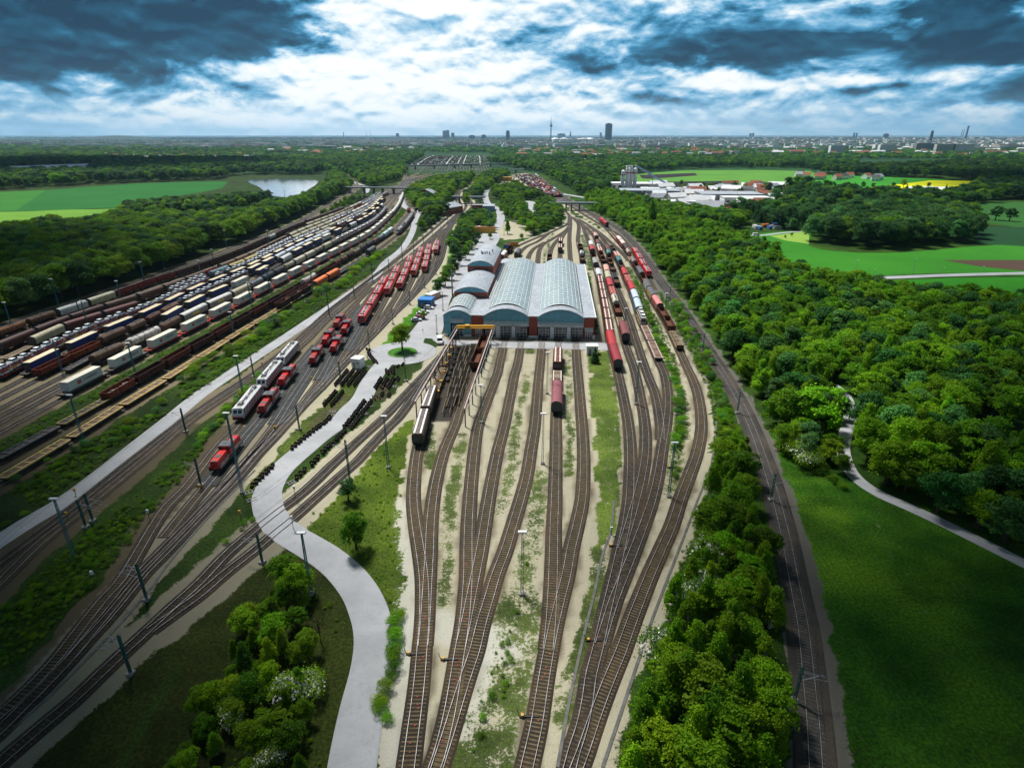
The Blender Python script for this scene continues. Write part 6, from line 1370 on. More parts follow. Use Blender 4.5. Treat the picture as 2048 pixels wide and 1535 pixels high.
# ---------------------------------------------------------------- vegetation
def leafmesh(name, blobs, n, size, m='leaf', seed=1, flatten=.0):
    """crown of many small leaf clumps on and in overlapping rounded masses"""
    R = np.random.RandomState(seed); bl = np.array(blobs); w = (bl[:, 3]*bl[:, 4]*bl[:, 3])**.67; idx = R.choice(len(bl), n, p=w/w.sum())
    d = R.normal(size=(n, 3)); d /= np.linalg.norm(d, axis=1)[:, None]
    d[:, 2] = np.where(d[:, 2] < -.3, -d[:, 2]*.7, d[:, 2])
    rad = 1-np.abs(R.normal(0, .2, n))+(R.rand(n) < .2)*R.uniform(0, .42, n); rad = np.clip(rad, .2, 1.4); b_ = bl[idx]
    C = b_[:, :3]+d*rad[:, None]*np.stack([b_[:, 3], b_[:, 3], b_[:, 4]], 1)
    keep = vnoise(C[:, 0]*1.0+C[:, 2], C[:, 1]-C[:, 2]*.5, 1.1, seed) > .3; C = C[keep]; d = d[keep]; n = len(C)
    nn = d+R.normal(0, .8, (n, 3)); nn[:, 2] += .35; nn /= np.linalg.norm(nn, axis=1)[:, None]
    u = np.cross(nn, R.normal(size=(n, 3))); u /= np.linalg.norm(u, axis=1)[:, None]; v = np.cross(nn, u)
    s = size*R.uniform(.6, 1.35, n)[:, None]; V = np.zeros((n, 4, 3))
    V[:, 0] = C-u*s; V[:, 1] = C-v*s*.6+nn*s*.15; V[:, 2] = C+u*s*.9; V[:, 3] = C+v*s*.6-nn*s*.1
    me = bpy.data.meshes.new(name); me.vertices.add(n*4); me.vertices.foreach_set('co', V.ravel()); me.loops.add(n*4); me.loops.foreach_set('vertex_index', np.arange(n*4))
    me.polygons.add(n); me.polygons.foreach_set('loop_start', np.arange(n)*4); me.update(calc_edges=True); me.materials.append(MATS[m]); return me
def crown_blobs(kind, seed, h):
    R = random.Random(seed); bl = []
    if kind == 'round':
        r = h*.36
        for k in range(22): a = R.uniform(0, 2*PI); q = R.uniform(.15, .85)*r; z = h*(.3+.6*R.random()*(1-.35*(q/r)**2)); rr = r*R.uniform(.2, .46); bl.append((q*math.cos(a), q*math.sin(a), z, rr, rr*.85))
        bl.append((0, 0, h*.8, r*.5, r*.42)); bl.append((0, 0, h*.5, r*.75, r*.7))
    elif kind == 'tall':
        r = h*.19
        for k in range(10): a = R.uniform(0, 2*PI); z = h*(.25+.68*k/9); q = r*.45*(1-k/12); rr = r*(1.05-.65*k/9)*R.uniform(.8, 1.15); bl.append((q*math.cos(a), q*math.sin(a), z, rr, rr*1.35))
    elif kind == 'cone':
        for k in range(10): f = k/9; rr = h*.22*(1-f*.9); bl.append((0, 0, h*(.12+.84*f), rr, h*.07))
    elif kind == 'bush':
        for k in range(7): a = R.uniform(0, 2*PI); q = R.uniform(0, .3)*h; rr = h*R.uniform(.26, .42); bl.append((q*math.cos(a)*1.3, q*math.sin(a)*1.3, h*R.uniform(.25, .58), rr, rr*.95))
    return bl
def trunkmesh(kind, h, seed):
    R = random.Random(seed); b = B(); m = 'birch_bark' if kind == 'tall' else 'bark'; r = h*.022
    b.cyl((0, 0, -.2), (R.uniform(-.1, .1), 0, h*.3), r*1.5, r*1.1, 8); b.cyl((0, 0, h*.3), (R.uniform(-.3, .3), R.uniform(-.3, .3), h*.78), r*1.1, r*.3, 7)
    if kind in ('round', 'tall'):
        for k in range(6): a = R.uniform(0, 2*PI); z = h*R.uniform(.28, .55); q = h*(.24 if kind == 'round' else .1); b.cyl((0, 0, z), (q*math.cos(a), q*math.sin(a), z+h*.2), r*.55, r*.12, 5)
    return b.mesh('trunk', m)
H0 = 10.0; KINDS = {}
def mk(key, kind, seed, n, size, m): KINDS[key] = (leafmesh('crown', crown_blobs(kind, seed, H0), n, size, m, seed), trunkmesh(kind, H0, seed))
for i in range(4): mk('round%d' % i, 'round', 10+i, 9500, .2, 'leaf')
for i in range(2): mk('dark%d' % i, 'round', 20+i, 9500, .2, 'leaf_dark')
for i in range(3): mk('tall%d' % i, 'tall', 30+i, 7000, .19, 'leaf')
for i in range(2): mk('grey%d' % i, 'round', 40+i, 9000, .2, 'leaf_grey')
mk('cone0', 'cone', 50, 4200, .26, 'leaf_dark')
for i in range(3): mk('bush%d' % i, 'bush', 60+i, 3600, .25, 'leaf')
mk('bushg0', 'bush', 70, 3600, .25, 'leaf_grey'); mk('may0', 'bush', 71, 3600, .25, 'leaf')
BLM = leafmesh('blossom', [(x, y, z+.3, r*.8, q*.6) for x, y, z, r, q in crown_blobs('bush', 71, H0)], 1500, .3, 'blossom', 5)
def tree(key, x, y, h, label, grp=None, cat='tree', name=None, col=(1, 1, 1), wide=1.0, rz=None):
    cr, tr = KINDS[key]; s = h/H0; name = name or {'round': 'broadleaf_tree', 'dark': 'broadleaf_tree', 'tall': 'birch_tree', 'grey': 'broadleaf_tree', 'cone': 'conifer_tree', 'bush': 'shrub', 'bushg': 'shrub', 'may': 'hawthorn_shrub'}[key.rstrip('0123456789')]
    if key.startswith('bush'):
        o = ob(name, cr, None, col, (x, y, 0)); o.rotation_euler = (0, 0, random.uniform(0, 6.28)); o.scale = (s*wide, s*wide, s); return tag(o, label, cat, grp)
    r = empty(name, (x, y, 0), random.uniform(0, 6.28) if rz is None else rz); tag(r, label, cat, grp); r.scale = (s*wide, s*wide, s)
    k = ob('crown', cr, r, col); 
    if not key.startswith('bush'): ob('trunk', tr, r)
    if key.startswith('may'): ob('blossom', BLM, r)
    return r
# single trees that stand out
def TP(key, p, ytop, label, **k): x, y = G(*p); return tree(key, x, y, max(2, hgt(p, ytop)), label, **k)
TP('round0', (805,703), 646, 'full green tree on the lawn island of the turning loop', wide=1.05)
TP('round1', (713,1098), 1022, 'bright green young tree alone on the grass between road and fan', col=(1.25,1.35,.9), wide=.85)
TP('dark0', (697,1000), 958, 'low dark tree by the curved double track', wide=1.2)
TP('round2', (600,1196), 1125, 'bright round tree where the thicket begins at the road bend', col=(1.3,1.4,.8))
TP('round3', (1625,862), 770, 'very broad light green tree above the white blossom', wide=1.5, col=(1.2,1.25,.8)); TP('round0', (1570,850), 782, 'broad light green tree left of the very broad one', wide=1.25, col=(1.1,1.15,.8))
TP('may0', (1597,925), 868, 'white flowering hawthorn at the meadow edge', cat='shrub')
TP('cone0', (1189,725), 694, 'dark conifer in front of the white cabin', wide=1.3)
TP('may0', (1418,1140), 1062, 'hawthorn with white blossom in the curved strip, upper', cat='shrub'); TP('may0', (1388,1200), 1128, 'hawthorn with white blossom in the curved strip, middle', cat='shrub'); TP('may0', (1335,1345), 1262, 'hawthorn with white specks in the curved strip, lower', cat='shrub')
TP('may0', (595,1400), 1338, 'hawthorn with white blossom in the road thicket, middle', cat='shrub'); TP('may0', (470,1440), 1392, 'hawthorn with white blossom in the road thicket, left', cat='shrub'); TP('may0', (535,1530), 1485, 'hawthorn with white blossom in the road thicket, lowest', cat='shrub')
b = B(); rr = random.Random(8); b.cyl((0, 0, 0), (0, 0, 3), .07, .04, 6)
for i in range(26): z = rr.uniform(1.2, 2.9); a = rr.uniform(0, 6.28); q = rr.uniform(.5, 1.3); b.cyl((0, 0, z), (q*math.cos(a), q*math.sin(a), z+rr.uniform(.5, 1.4)), .03, .01, 4)
o = ob('bare_tree', b.mesh('trunk', 'bark')); o.location = (*G(642,1284), 0); o.scale = (1.5,)*3; tag(o, 'small leafless tree between the thicket and the pale road', 'tree')
for p, yt, lab, kd in (((1015,468),440,'pointed','tall0'),((980,478),462,'small','round1'),((1043,480),466,'small round','round0')): TP(kd, p, yt, lab+' tree by the white lane north of the halls')
for i, (p, yt) in enumerate([((877,590),556),((891,573),540),((899,560),528),((910,547),517),((920,531),503),((932,519),492),((938,508),480),((950,497),472),((957,484),462),((862,612),597),((848,638),620)]):
    TP(('dark0', 'round0', 'round1', 'dark1')[i % 4], p, yt, f"round tree in the car park row, {ORD[i]} from the blue cabin", grp='trees of the car park row', col=(.9,1.1,.7))
for p, yt, lab in (((1310,500),385,'a'),): TP('tall1', (1300,462), 400, 'dark slender poplar rising above the right wood', col=(.45,.6,.6), wide=.8)
for i, (p, yt) in enumerate([((1575,386),352),((1590,384),350),((1612,384),350),((1648,388),358),((1725,378),362),((1745,378),365),((1785,377),364),((1806,376),357),((1856,376),364),((1535,388),362)]): TP(('dark0', 'round3')[i % 2], p, yt, f"dark tree beside the far fields, {ORD[i]} from the left", grp='dark trees by the far fields', col=(.7,.8,.8))
for i, (p, yt) in enumerate([((1990,440),412),((2018,442),416),((1857,421),414),((1870,422),415),((1583,472),465),((1570,476),470)]): TP('dark1', p, yt, f"lone dark tree in the rough meadows, {ORD[i]} in size order", grp='lone meadow trees', wide=1.3)
# woods: polygons in the photo's plan, each with its mixture
def area_pts(poly, sp, seed, jit=.42):
    P = W(poly); P = np.array(P); x0, y0 = P.min(0); x1, y1 = P.max(0); R = np.random.RandomState(seed)
    xs = np.arange(x0, x1, sp); ys = np.arange(y0, y1, sp*.9); Xg, Yg = np.meshgrid(xs, ys); Xg = Xg+(np.arange(len(ys)) % 2)[:, None]*sp/2
    Xg = Xg+R.uniform(-jit, jit, Xg.shape)*sp; Yg = Yg+R.uniform(-jit, jit, Yg.shape)*sp
    m = pip(Xg, Yg, [tuple(p) for p in P]); return np.stack([Xg[m], Yg[m]], 1)
def clear_of(P, keys, d):
    ok = np.ones(len(P), bool)
    for k in keys: ok &= pdist(P[:, 0], P[:, 1], TRK[k]['P'][::3]) > d
    return ok
WOODS = [  # key, polygon, spacing, (hmin, hmax), kinds, label, minimum clearance tracks
 ('right_wood', [(1345,598),(1395,660),(1440,725),(1500,820),(1560,880),(1600,840),(1650,800),(1660,760),(1690,760),(1705,790),(1712,850),(1705,905),(1750,965),(1840,1010),(1950,1065),(2150,1150),(2150,640),(1990,618),(1890,612),(1760,590),(1660,572),(1600,558),(1530,522),(1470,500),(1420,520),(1370,560)], 5.6, (7, 14), ('round0','round1','tall2','round3','tall0','tall1','grey0','round2','tall1','dark0'), 'tree in the big wood right of the main line'),
 ('right_wood', [(1190,424),(1235,445),(1290,500),(1345,598),(1420,520),(1470,500),(1560,512),(1455,478),(1445,470),(1400,455),(1330,435),(1250,405),(1200,392),(1170,398)], 6.0, (7, 13), ('round0','round1','round2','tall1','tall0','round3','tall2'), 'tree in the right wood beyond the hollow'),
 ('edge_wood', [(1480,790),(1530,870),(1560,905),(1620,935),(1680,965),(1700,960),(1690,905),(1685,850),(1690,790),(1640,780),(1560,800)], 4.6, (4, 9), ('round0','round3','tall2','bush0','grey0'), 'tree at the corner of the wood beside the meadow path'),
 ('curved_strip', [(1425,955),(1460,905),(1495,930),(1510,1020),(1525,1100),(1540,1180),(1555,1260),(1565,1340),(1575,1600),(1240,1600),(1290,1430),(1325,1310),(1350,1210),(1385,1120),(1415,1040)], 3.6, (5, 11), ('tall0','tall1','round0','tall2','round1','tall0'), 'tree in the curved strip between siding and main line'),
 ('road_thicket', [(570,1150),(600,1180),(625,1230),(620,1300),(640,1380),(620,1480),(600,1600),(300,1600),(380,1470),(430,1380),(450,1320),(500,1240)], 3.0, (3.2, 6.4), ('round0','bush1','round2','round1','tall0','bush2'), 'tree in the thicket left of the winding road'),
 ('forest', [(-120,500),(0,482),(60,478),(130,472),(220,462),(240,450),(330,452),(430,455),(480,448),(540,436),(620,414),(650,396),(690,384),(672,396),(645,408),(600,430),(540,456),(480,484),(400,512),(347,529),(260,560),(127,605),(0,647),(-120,690)], 7.0, (12, 19), ('round0','round1','dark0','round2','grey0','round3'), 'tree in the forest left of the freight yard'),
 ('right_wood', [(1165,396),(1200,386),(1235,396),(1300,412),(1345,424),(1420,434),(1500,446),(1450,470),(1400,455),(1330,435),(1250,405),(1200,392)], 7.0, (9, 14), ('round0','round1','grey1','tall0','round3','dark0'), 'tree in the right wood near the industrial estate'),
 ('oak_block', [(1618,482),(1640,450),(1700,436),(1760,434),(1880,428),(1945,445),(1955,484),(1900,490),(1800,497),(1680,494)], 9.5, (15, 20), ('dark0','dark1','round3','grey0'), 'tree in the compact dark wood on the bright field'),
 ('island_wood', [(815,404),(830,385),(870,368),(925,356),(950,356),(948,372),(915,392),(893,412),(905,425),(895,432),(862,446),(840,425)], 10, (12, 17), ('round0','round1','dark0','round2'), 'tree in the wooded island between the yard throats'),
 ('island_wood', [(846,446),(890,434),(885,445),(850,472),(835,492),(820,505),(836,470)], 6.5, (6, 10), ('round0','round2','dark1'), 'tree below the brick workshops'),
 ('island_wood', [(925,440),(950,430),(975,435),(990,455),(975,468),(955,462),(935,480),(925,500),(905,520),(900,500),(915,465)], 6.0, (6, 10), ('round0','round1','dark0','grey0'), 'tree left of the access road behind the halls'),
 ('island_wood', [(1005,400),(1040,398),(1048,425),(1062,445),(1075,438),(1075,410),(1100,402),(1125,430),(1128,448),(1090,462),(1060,472),(1048,460),(1020,440),(1004,430)], 7.0, (7, 11), ('round0','round1','dark0','grey1','round2'), 'tree in the grove north of the engine shed'),
 ('island_wood', [(955,358),(1000,345),(1018,352),(1005,362),(985,372),(968,384),(960,400),(945,420),(925,410),(935,396),(950,380)], 9, (9, 14), ('round0','round1','dark0','round2'), 'tree between the two wooded bridges'),
 ('island_wood', [(985,388),(1000,380),(1030,372),(1050,385),(1095,400),(1050,400),(1004,402),(990,400)], 8.5, (8, 13), ('round0','round1','dark0','round2'), 'tree below the packed right yard'),
 ('island_wood', [(690,400),(760,395),(735,405),(690,425),(650,440),(640,432)], 9, (4, 8), ('round0','round1','grey0'), 'small tree between the forest line and the yard'),
 ('lake_trees', [(490,445),(530,420),(590,412),(630,396),(650,380),(660,350),(700,350),(710,356),(700,358),(675,350),(708,376),(690,392),(650,402),(610,420),(540,445)], 8, (10, 14), ('round0','dark0','round1','grey0'), 'tree on the near bank of the lake'),
 ('field_wood', [(236,444),(262,426),(330,418),(400,414),(480,406),(540,404),(520,414),(480,424),(440,434),(330,440)], 10, (12, 16), ('dark0','round0','dark1','grey0'), 'tree in the narrow wood beside the light green meadow'),
 ('north_wood', [(712,366),(735,352),(800,340),(815,345),(800,360),(770,368),(740,375),(722,372)], 11, (12, 16), ('round0','dark0','round2'), 'tree in the copse beyond the low bridge'),
]
NEARM = []  # candidates for single trees
STUFF = {}
ALLT = []
for wi, (nm, poly, sp, hh, kinds, lab) in enumerate(WOODS):
    P = area_pts(poly, sp, wi+3); ok = clear_of(P, ('M', 'ML1', 'ML2', 'LK', 'F12', 'F15', 'C1', 'E2', 'N1', 'N0', 'C2', 'X1'), 5.0 if hh[1] > 7 else 3.5)
    rp = np.array(W([(1668,770),(1690,790),(1699,812),(1699,840),(1690,870),(1686,900),(1697,935),(1720,962),(1760,988),(1810,1010),(1860,1033),(1920,1062),(1980,1092),(2060,1132)]))
    ok &= (pdist(P[:, 0], P[:, 1], rp) > 2.6) & (pdist(P[:, 0], P[:, 1], ROADP[::4]) > 4.2)
    if nm in ('right_wood', 'forest'): ok &= fbm(P[:, 0], P[:, 1], 26, 60+wi) > .3
    P = P[ok]; R = np.random.RandomState(wi+50)
    for x, y in P:
        k = kinds[R.randint(len(kinds))]; e = .5+.5*vnoise(np.array([x]), np.array([y]), 18, wi)[0]
        h = hh[0]+(hh[1]-hh[0])*(.25+.75*R.rand())*e if not k.startswith('bush') else hh[0]*.8
        px, py = PX(x, y, h*.6); vis = -60 < px < 2110 and py < 1640
        ALLT.append((wi, nm, x, y, h, k, lab, vis, math.hypot(x, y)))
vis = sorted([t for t in ALLT if t[7]], key=lambda t: t[8]/t[4])
NSING = min(262, len(vis)); sing = set(id(t) for t in vis[:NSING])
print('trees', len(ALLT), 'visible', len(vis))
def dirword(t):
    k = t[5].rstrip('0123456789'); return dict(round='light green rounded', dark='dark green rounded', tall='slender upright', grey='grey-green rounded', bush='low bushy', bushg='low grey')[k]
DARKW = {'forest': (.85, .85, .8), 'oak_block': (.7, .8, .8), 'curved_strip': (1.0, 1.05, .8), 'right_wood': (1.0, 1.15, .9)}
for t in vis[:NSING]:
    col = DARKW.get(t[1], (1, 1, 1)); v = random.uniform(.8, 1.25); tree(t[5], t[2], t[3], t[4], f"{dirword(t)} {t[6]}", f"{dirword(t)} {t[6]}s", col=tuple(c*v for c in col), wide=random.uniform(1.0, 1.35)*(.8 if t[5].startswith('tall') else 1))
# the rest of each wood: one mass
def scatter(name, label, P, hs, kinds, col=(1, 1, 1), wide=1.2, seed=1, proto=None):
    """one object: the crowns of a wood, placed by geometry nodes on its points"""
    me = bpy.data.meshes.new(name); me.from_pydata([(x, y, 0) for x, y in P], [], [])
    a = me.attributes.new('sz', 'FLOAT', 'POINT'); a.data.foreach_set('value', np.array(hs)/H0)
    R = np.random.RandomState(seed); a = me.attributes.new('rz', 'FLOAT', 'POINT'); a.data.foreach_set('value', R.uniform(0, 6.28, len(P)))
    a = me.attributes.new('ix', 'INT', 'POINT'); a.data.foreach_set('value', R.randint(0, len(kinds), len(P)))
    o = ob(name, me, None, col); tag(o, label, kind='stuff')
    ng = bpy.data.node_groups.new(name, 'GeometryNodeTree'); ng.interface.new_socket('Geometry', in_out='INPUT', socket_type='NodeSocketGeometry'); ng.interface.new_socket('Geometry', in_out='OUTPUT', socket_type='NodeSocketGeometry')
    N = ng.nodes; L = ng.links; gi = N.new('NodeGroupInput'); go = N.new('NodeGroupOutput'); ip = N.new('GeometryNodeInstanceOnPoints'); g2 = N.new('GeometryNodeGeometryToInstance')
    for k in reversed(kinds):
        oi = N.new('GeometryNodeObjectInfo'); oi.inputs['Object'].default_value = CROWN[k]; oi.inputs['As Instance'].default_value = True; oi.transform_space = 'ORIGINAL'
        L.new(oi.outputs['Geometry'], g2.inputs[0])
    def attr(n, ty):
        q = N.new('GeometryNodeInputNamedAttribute'); q.data_type = ty; q.inputs['Name'].default_value = n; return q.outputs['Attribute']
    L.new(gi.outputs[0], ip.inputs['Points']); L.new(g2.outputs[0], ip.inputs['Instance']); ip.inputs['Pick Instance'].default_value = True
    L.new(attr('ix', 'INT'), ip.inputs['Instance Index'])
    cx = N.new('ShaderNodeCombineXYZ'); L.new(attr('rz', 'FLOAT'), cx.inputs[2]); er = N.new('FunctionNodeEulerToRotation'); L.new(cx.outputs[0], er.inputs[0]); L.new(er.outputs[0], ip.inputs['Rotation'])
    vm = N.new('ShaderNodeVectorMath'); vm.operation = 'SCALE'; vm.inputs[0].default_value = (wide, wide, 1); L.new(attr('sz', 'FLOAT'), vm.inputs['Scale']); L.new(vm.outputs[0], ip.inputs['Scale'])
    L.new(ip.outputs[0], go.inputs[0]); md = o.modifiers.new('scatter', 'NODES'); md.node_group = ng; return o
CROWN = {}
for o in bpy.data.objects:
    if o.type == 'MESH' and o.data.name.split('.')[0] == 'crown':
        for k, (cm, tm) in KINDS.items():
            if o.data == cm and k not in CROWN: CROWN[k] = o
FALL = {'round': 'round0', 'dark': 'dark0', 'tall': 'tall0', 'grey': 'grey0', 'bush': 'bush0', 'bushg': 'bush0', 'cone': 'cone0', 'may': 'may0'}
def have(kinds):
    out = [k if k in CROWN else FALL[k.rstrip('0123456789')] for k in kinds]; out = [k for k in out if k in CROWN]; return sorted(set(out)) or ['round0']
rest = {}
for t in ALLT:
    if id(t) not in sing: rest.setdefault(t[0], []).append(t)
for wi, ts in rest.items():
    nm, poly, sp, hh, kinds, lab = WOODS[wi]; scatter('woodland', 'mass of trees: '+lab.replace('tree ', 'woodland ', 1), [(t[2], t[3]) for t in ts], [t[4] for t in ts], have(kinds), DARKW.get(nm, (1, 1, 1)), seed=wi)
# ---------------------------------------------------------------- shrubs and undergrowth
def shrubs(pts, sp, hh, label, grp, kinds=('bush0','bush1','bush2','bushg0'), w=1.0, col=(1,1,1)):
    P = smooth(W(pts), .5); s = np.concatenate([[0], np.cumsum(np.hypot(*np.diff(P, axis=0).T))]); Tn, Nn = normals(P); q = 0; n = 0
    while q < s[-1]:
        i = min(len(P)-1, int(np.searchsorted(s, q))); o = random.uniform(-w, w); x, y = P[i]+Nn[i]*o; k = random.choice(kinds); h = random.uniform(*hh)
        c = tuple(a*random.uniform(.75, 1.25) for a in col); tree(k, x, y, h, label, grp, cat='shrub', name='shrub', col=c, wide=random.uniform(1.0, 1.4)); q += sp*random.uniform(.6, 1.4); n += 1
    return n
ns = 0
ns += shrubs([(360,765),(400,740),(440,715),(480,690),(520,667),(560,640)], 3.0, (2.6,4.4), 'dense green shrub on the bank between the yellow-edged flats and the path', 'shrubs on the bank', w=2.2)
ns += shrubs([(560,640),(600,615),(640,592)], 5, (2.2,3.6), 'green shrub on the bank below the orange wagons', 'shrubs below the orange wagons', w=1.6)
ns += shrubs([(640,590),(690,565),(730,530),(765,505)], 4.5, (3,5), 'yellow-green shrub between the black flats and the path', 'yellow-green shrubs', w=2.5, col=(1.3,1.3,.8))
ns += shrubs([(30,960),(90,930),(150,900)], 7, (1.5,2.6), 'dark shrub on the bank at the far left', 'dark bank shrubs', w=2, col=(.6,.7,.7))
ns += shrubs([(170,900),(230,885),(240,870),(290,838),(330,800)], 5, (2,3.2), 'shrub in front of the nearest flat wagons', 'shrubs in front of the flats', w=2.4, col=(.8,.9,.7))
ns += shrubs([(390,895),(430,850),(460,815),(500,775),(530,745)], 2.1, (1.5,2.4), 'low bright shrub left of the white electrics', 'low shrubs left of the white electrics', w=1.0, col=(1.0,1.2,.6))
ns += shrubs([(1298,640),(1320,690),(1344,740),(1355,790),(1360,850),(1352,900)], 3.2, (1.7,2.7), 'low shrub in the gap between the two right-hand rows', 'shrubs between the right-hand rows', w=.8, col=(.9,1.15,.6))
ns += shrubs([(1345,600),(1380,660),(1410,720),(1435,780),(1450,830),(1470,890),(1480,940)], 3.0, (1.8,3.2), 'shrub on the strip left of the main line', 'shrubs left of the main line', w=2.0, col=(.95,1.15,.7))
ns += shrubs([(792,1235),(790,1290),(783,1340),(770,1390),(765,1440)], 1.5, (1.3,2.3), 'shrub on the verge right of the winding road', 'shrubs on the road verge', ('bush0','bush1','bush2'), w=.5)
print('shrubs', ns)
for k, (cm, tm) in KINDS.items():
    for o in bpy.data.objects:
        if o.data == cm and k not in CROWN: CROWN[k] = o; break
def under(poly, sp, hh, label, kinds=('bush0','bush1','bush2'), col=(.8,.9,.7), seed=1, clear=2.4, dens=.6):
    P = area_pts(poly, sp, seed); P = P[clear_of(P, [k for k in TRK if TRK[k]['P'][:, 1].min() < 420], clear)]
    P = P[(pdist(P[:, 0], P[:, 1], ROADP[::4]) > 3.6)]
    P = P[fbm(P[:, 0], P[:, 1], 9, seed) > 1-dens-.15]
    if len(P): R = np.random.RandomState(seed); scatter('undergrowth', label, P, hh[0]+(hh[1]-hh[0])*R.rand(len(P))**2, have(kinds), col, 1.25, seed)
STR = lambda a, b: list(a)+list(b)[::-1]
under([(60,1165),(200,1050),(330,945),(420,865),(400,905),(350,985),(260,1085),(150,1210),(60,1300),(0,1360),(0,1215)], .95, (.35,1.15), 'weeds and low bushes between the double track and the siding', seed=3, dens=.42)
under([(310,1215),(400,1130),(500,1030),(515,1060),(430,1120),(360,1180),(300,1235)], 1.3, (.5,1.3), 'weeds between the two leads', seed=4, dens=.4)
under([(0,1000),(150,905),(350,775),(560,640),(640,592),(760,500),(745,545),(600,645),(400,780),(250,890),(100,1000),(0,1060)], 1.35, (.4,1.5), 'rough bushes on the bank beside the path', seed=5, clear=3.6, dens=.42)
under([(0,890),(130,815),(300,715),(440,645),(560,580),(700,505),(760,465),(800,420),(815,425),(770,470),(700,515),(560,595),(430,668),(300,745),(180,815),(0,915)], 1.7, (.4,1.3), 'grass tufts and weeds between the two freight trains', seed=6, clear=2.9, dens=.45)
under([(1345,600),(1400,700),(1450,800),(1500,900),(1515,1000),(1470,990),(1420,960),(1430,850),(1400,760),(1350,670)], 1.6, (.5,1.8), 'scrub between the siding and the main line', seed=7, clear=3.2, dens=.8)
under([(1270,545),(1300,600),(1335,660),(1350,720),(1370,800),(1362,900),(1345,1000),(1350,850),(1330,760),(1300,680),(1270,590)], 1.4, (.4,1.4), 'weeds between the right-hand rows', seed=8, clear=2.6, dens=.7)
under([(1180,400),(1290,520),(1350,600),(1400,660),(1380,665),(1300,560),(1240,500),(1180,440)], 2.4, (.5,1.8), 'scrub beside the main line bridge', seed=9, clear=4)
under([(1560,910),(1640,955),(1700,985),(1680,960),(1640,930),(1600,890),(1540,880)], 1.6, (.8,2.4), 'bramble edge of the meadow', seed=10, clear=4, dens=.9)
under([(1480,860),(1560,960),(1590,1100),(1620,1300),(1640,1500),(1665,1500),(1640,1300),(1605,1100),(1580,980)], 2.4, (.25,.6), 'grass tufts at the foot of the main line bank', seed=11, clear=4.4, dens=.4)
under([(1230,1180),(1300,1280),(1250,1450),(1180,1600),(1330,1600),(1350,1230),(1400,1050),(1420,970),(1380,1040)], 2.0, (.4,1.4), 'scrub along the outer siding', seed=12, clear=3.4, dens=.55)
under([(840,500),(870,470),(905,440),(890,470),(850,520),(800,560),(770,590),(780,560)], 2.0, (.6,2.2), 'bushes between the path and the double track', seed=13, clear=3.4, dens=.8)
under([(950,1230),(1000,1290),(1045,1180),(1060,1080),(1030,1300),(980,1500),(930,1534),(960,1440)], 1.5, (.3,1.2), 'weeds on the green strip of the fan', seed=14, clear=2.8, dens=.5)
under([(560,1045),(640,990),(740,900),(800,850),(800,1000),(800,1150),(795,1250),(740,1160),(660,1100)], 2.2, (.25,.7), 'grass tufts between the road and the fan', col=(1.2,1.2,.7), seed=15, clear=2.8, dens=.5)
under([(200,1600),(400,1330),(480,1240),(560,1130),(620,1150),(700,1250),(700,1500),(650,1600)], 2.0, (.25,.8), 'grass tufts on the slope left of the road', col=(.8,.8,.5), seed=16, clear=2.6, dens=.45)
0 and under([(1555,930),(1700,985),(1850,1070),(2048,1160),(2100,1640),(1660,1640),(1640,1400),(1600,1150)], 2.6, (.2,.45), 'tufts in the big meadow', col=(.9,1.3,.6), seed=17, clear=5, dens=.45)
# low grass strips
# ---------------------------------------------------------------- the far plain: woods
def farwood(polys, sp, hh, kinds, label, col, seed, wide=1.3, keepout=()):
    P = np.concatenate([area_pts(p, sp, seed+i) for i, p in enumerate(polys)]); 
    for q in keepout:
        m = pip(P[:, 0], P[:, 1], W(q)); P = P[~m]
    R = np.random.RandomState(seed); n = fbm(P[:, 0], P[:, 1], sp*9, seed); P = P[n > .3]; n = n[n > .3]
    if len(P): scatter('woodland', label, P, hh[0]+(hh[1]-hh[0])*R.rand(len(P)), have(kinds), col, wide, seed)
    return len(P)
K1 = ('round0','round1','dark0','dark1','grey0'); K2 = ('dark0','dark1','round0'); tot = 0
FLD = [f[0] for f in FIELDS]; IND = [(1205,378),(1250,372),(1300,368),(1470,371),(1560,376),(1580,392),(1545,418),(1450,428),(1340,412),(1230,398)]
LKE = [(485,365),(512,354),(640,355),(640,370),(600,398),(540,395),(505,375)]
YRD = [(790,352),(822,332),(850,310),(972,310),(995,345),(950,352),(905,352),(860,372),(830,392),(800,392),(700,386),(712,372),(790,365)]
YR2 = [(1015,352),(1030,343),(1072,343),(1128,388),(1150,408),(1100,408),(1060,400),(1020,372)]
tot += farwood([[(-300,378),(0,380),(200,368),(440,359),(480,350),(640,348),(660,336),(640,322),(300,325),(0,330),(-300,332)]], 15, (13,20), K1, 'belt of woods behind the left fields', (.75,.9,.85), 101, keepout=FLD[:5]+[LKE]+[[(20,352),(22,336),(180,333),(180,350)]])
tot += farwood([[(560,350),(700,352),(712,362),(790,345),(812,338),(830,322),(850,312),(820,306),(700,310),(600,320),(640,335)]], 15, (12,17), K1, 'woods between the lake and the distant yard', (.85,1.0,.9), 102, keepout=[YRD])
tot += farwood([[(1010,332),(1040,338),(1085,348),(1130,372),(1165,395),(1200,400),(1230,380),(1230,352),(1290,345),(1365,338),(1500,337),(1620,338),(1700,340),(1720,330),(1500,318),(1300,320),(1130,318),(1000,318),(975,325)]], 14, (12,18), K1, 'woods right of the distant yard', (.85,1.0,.8), 103, keepout=FLD+[IND, YR2])
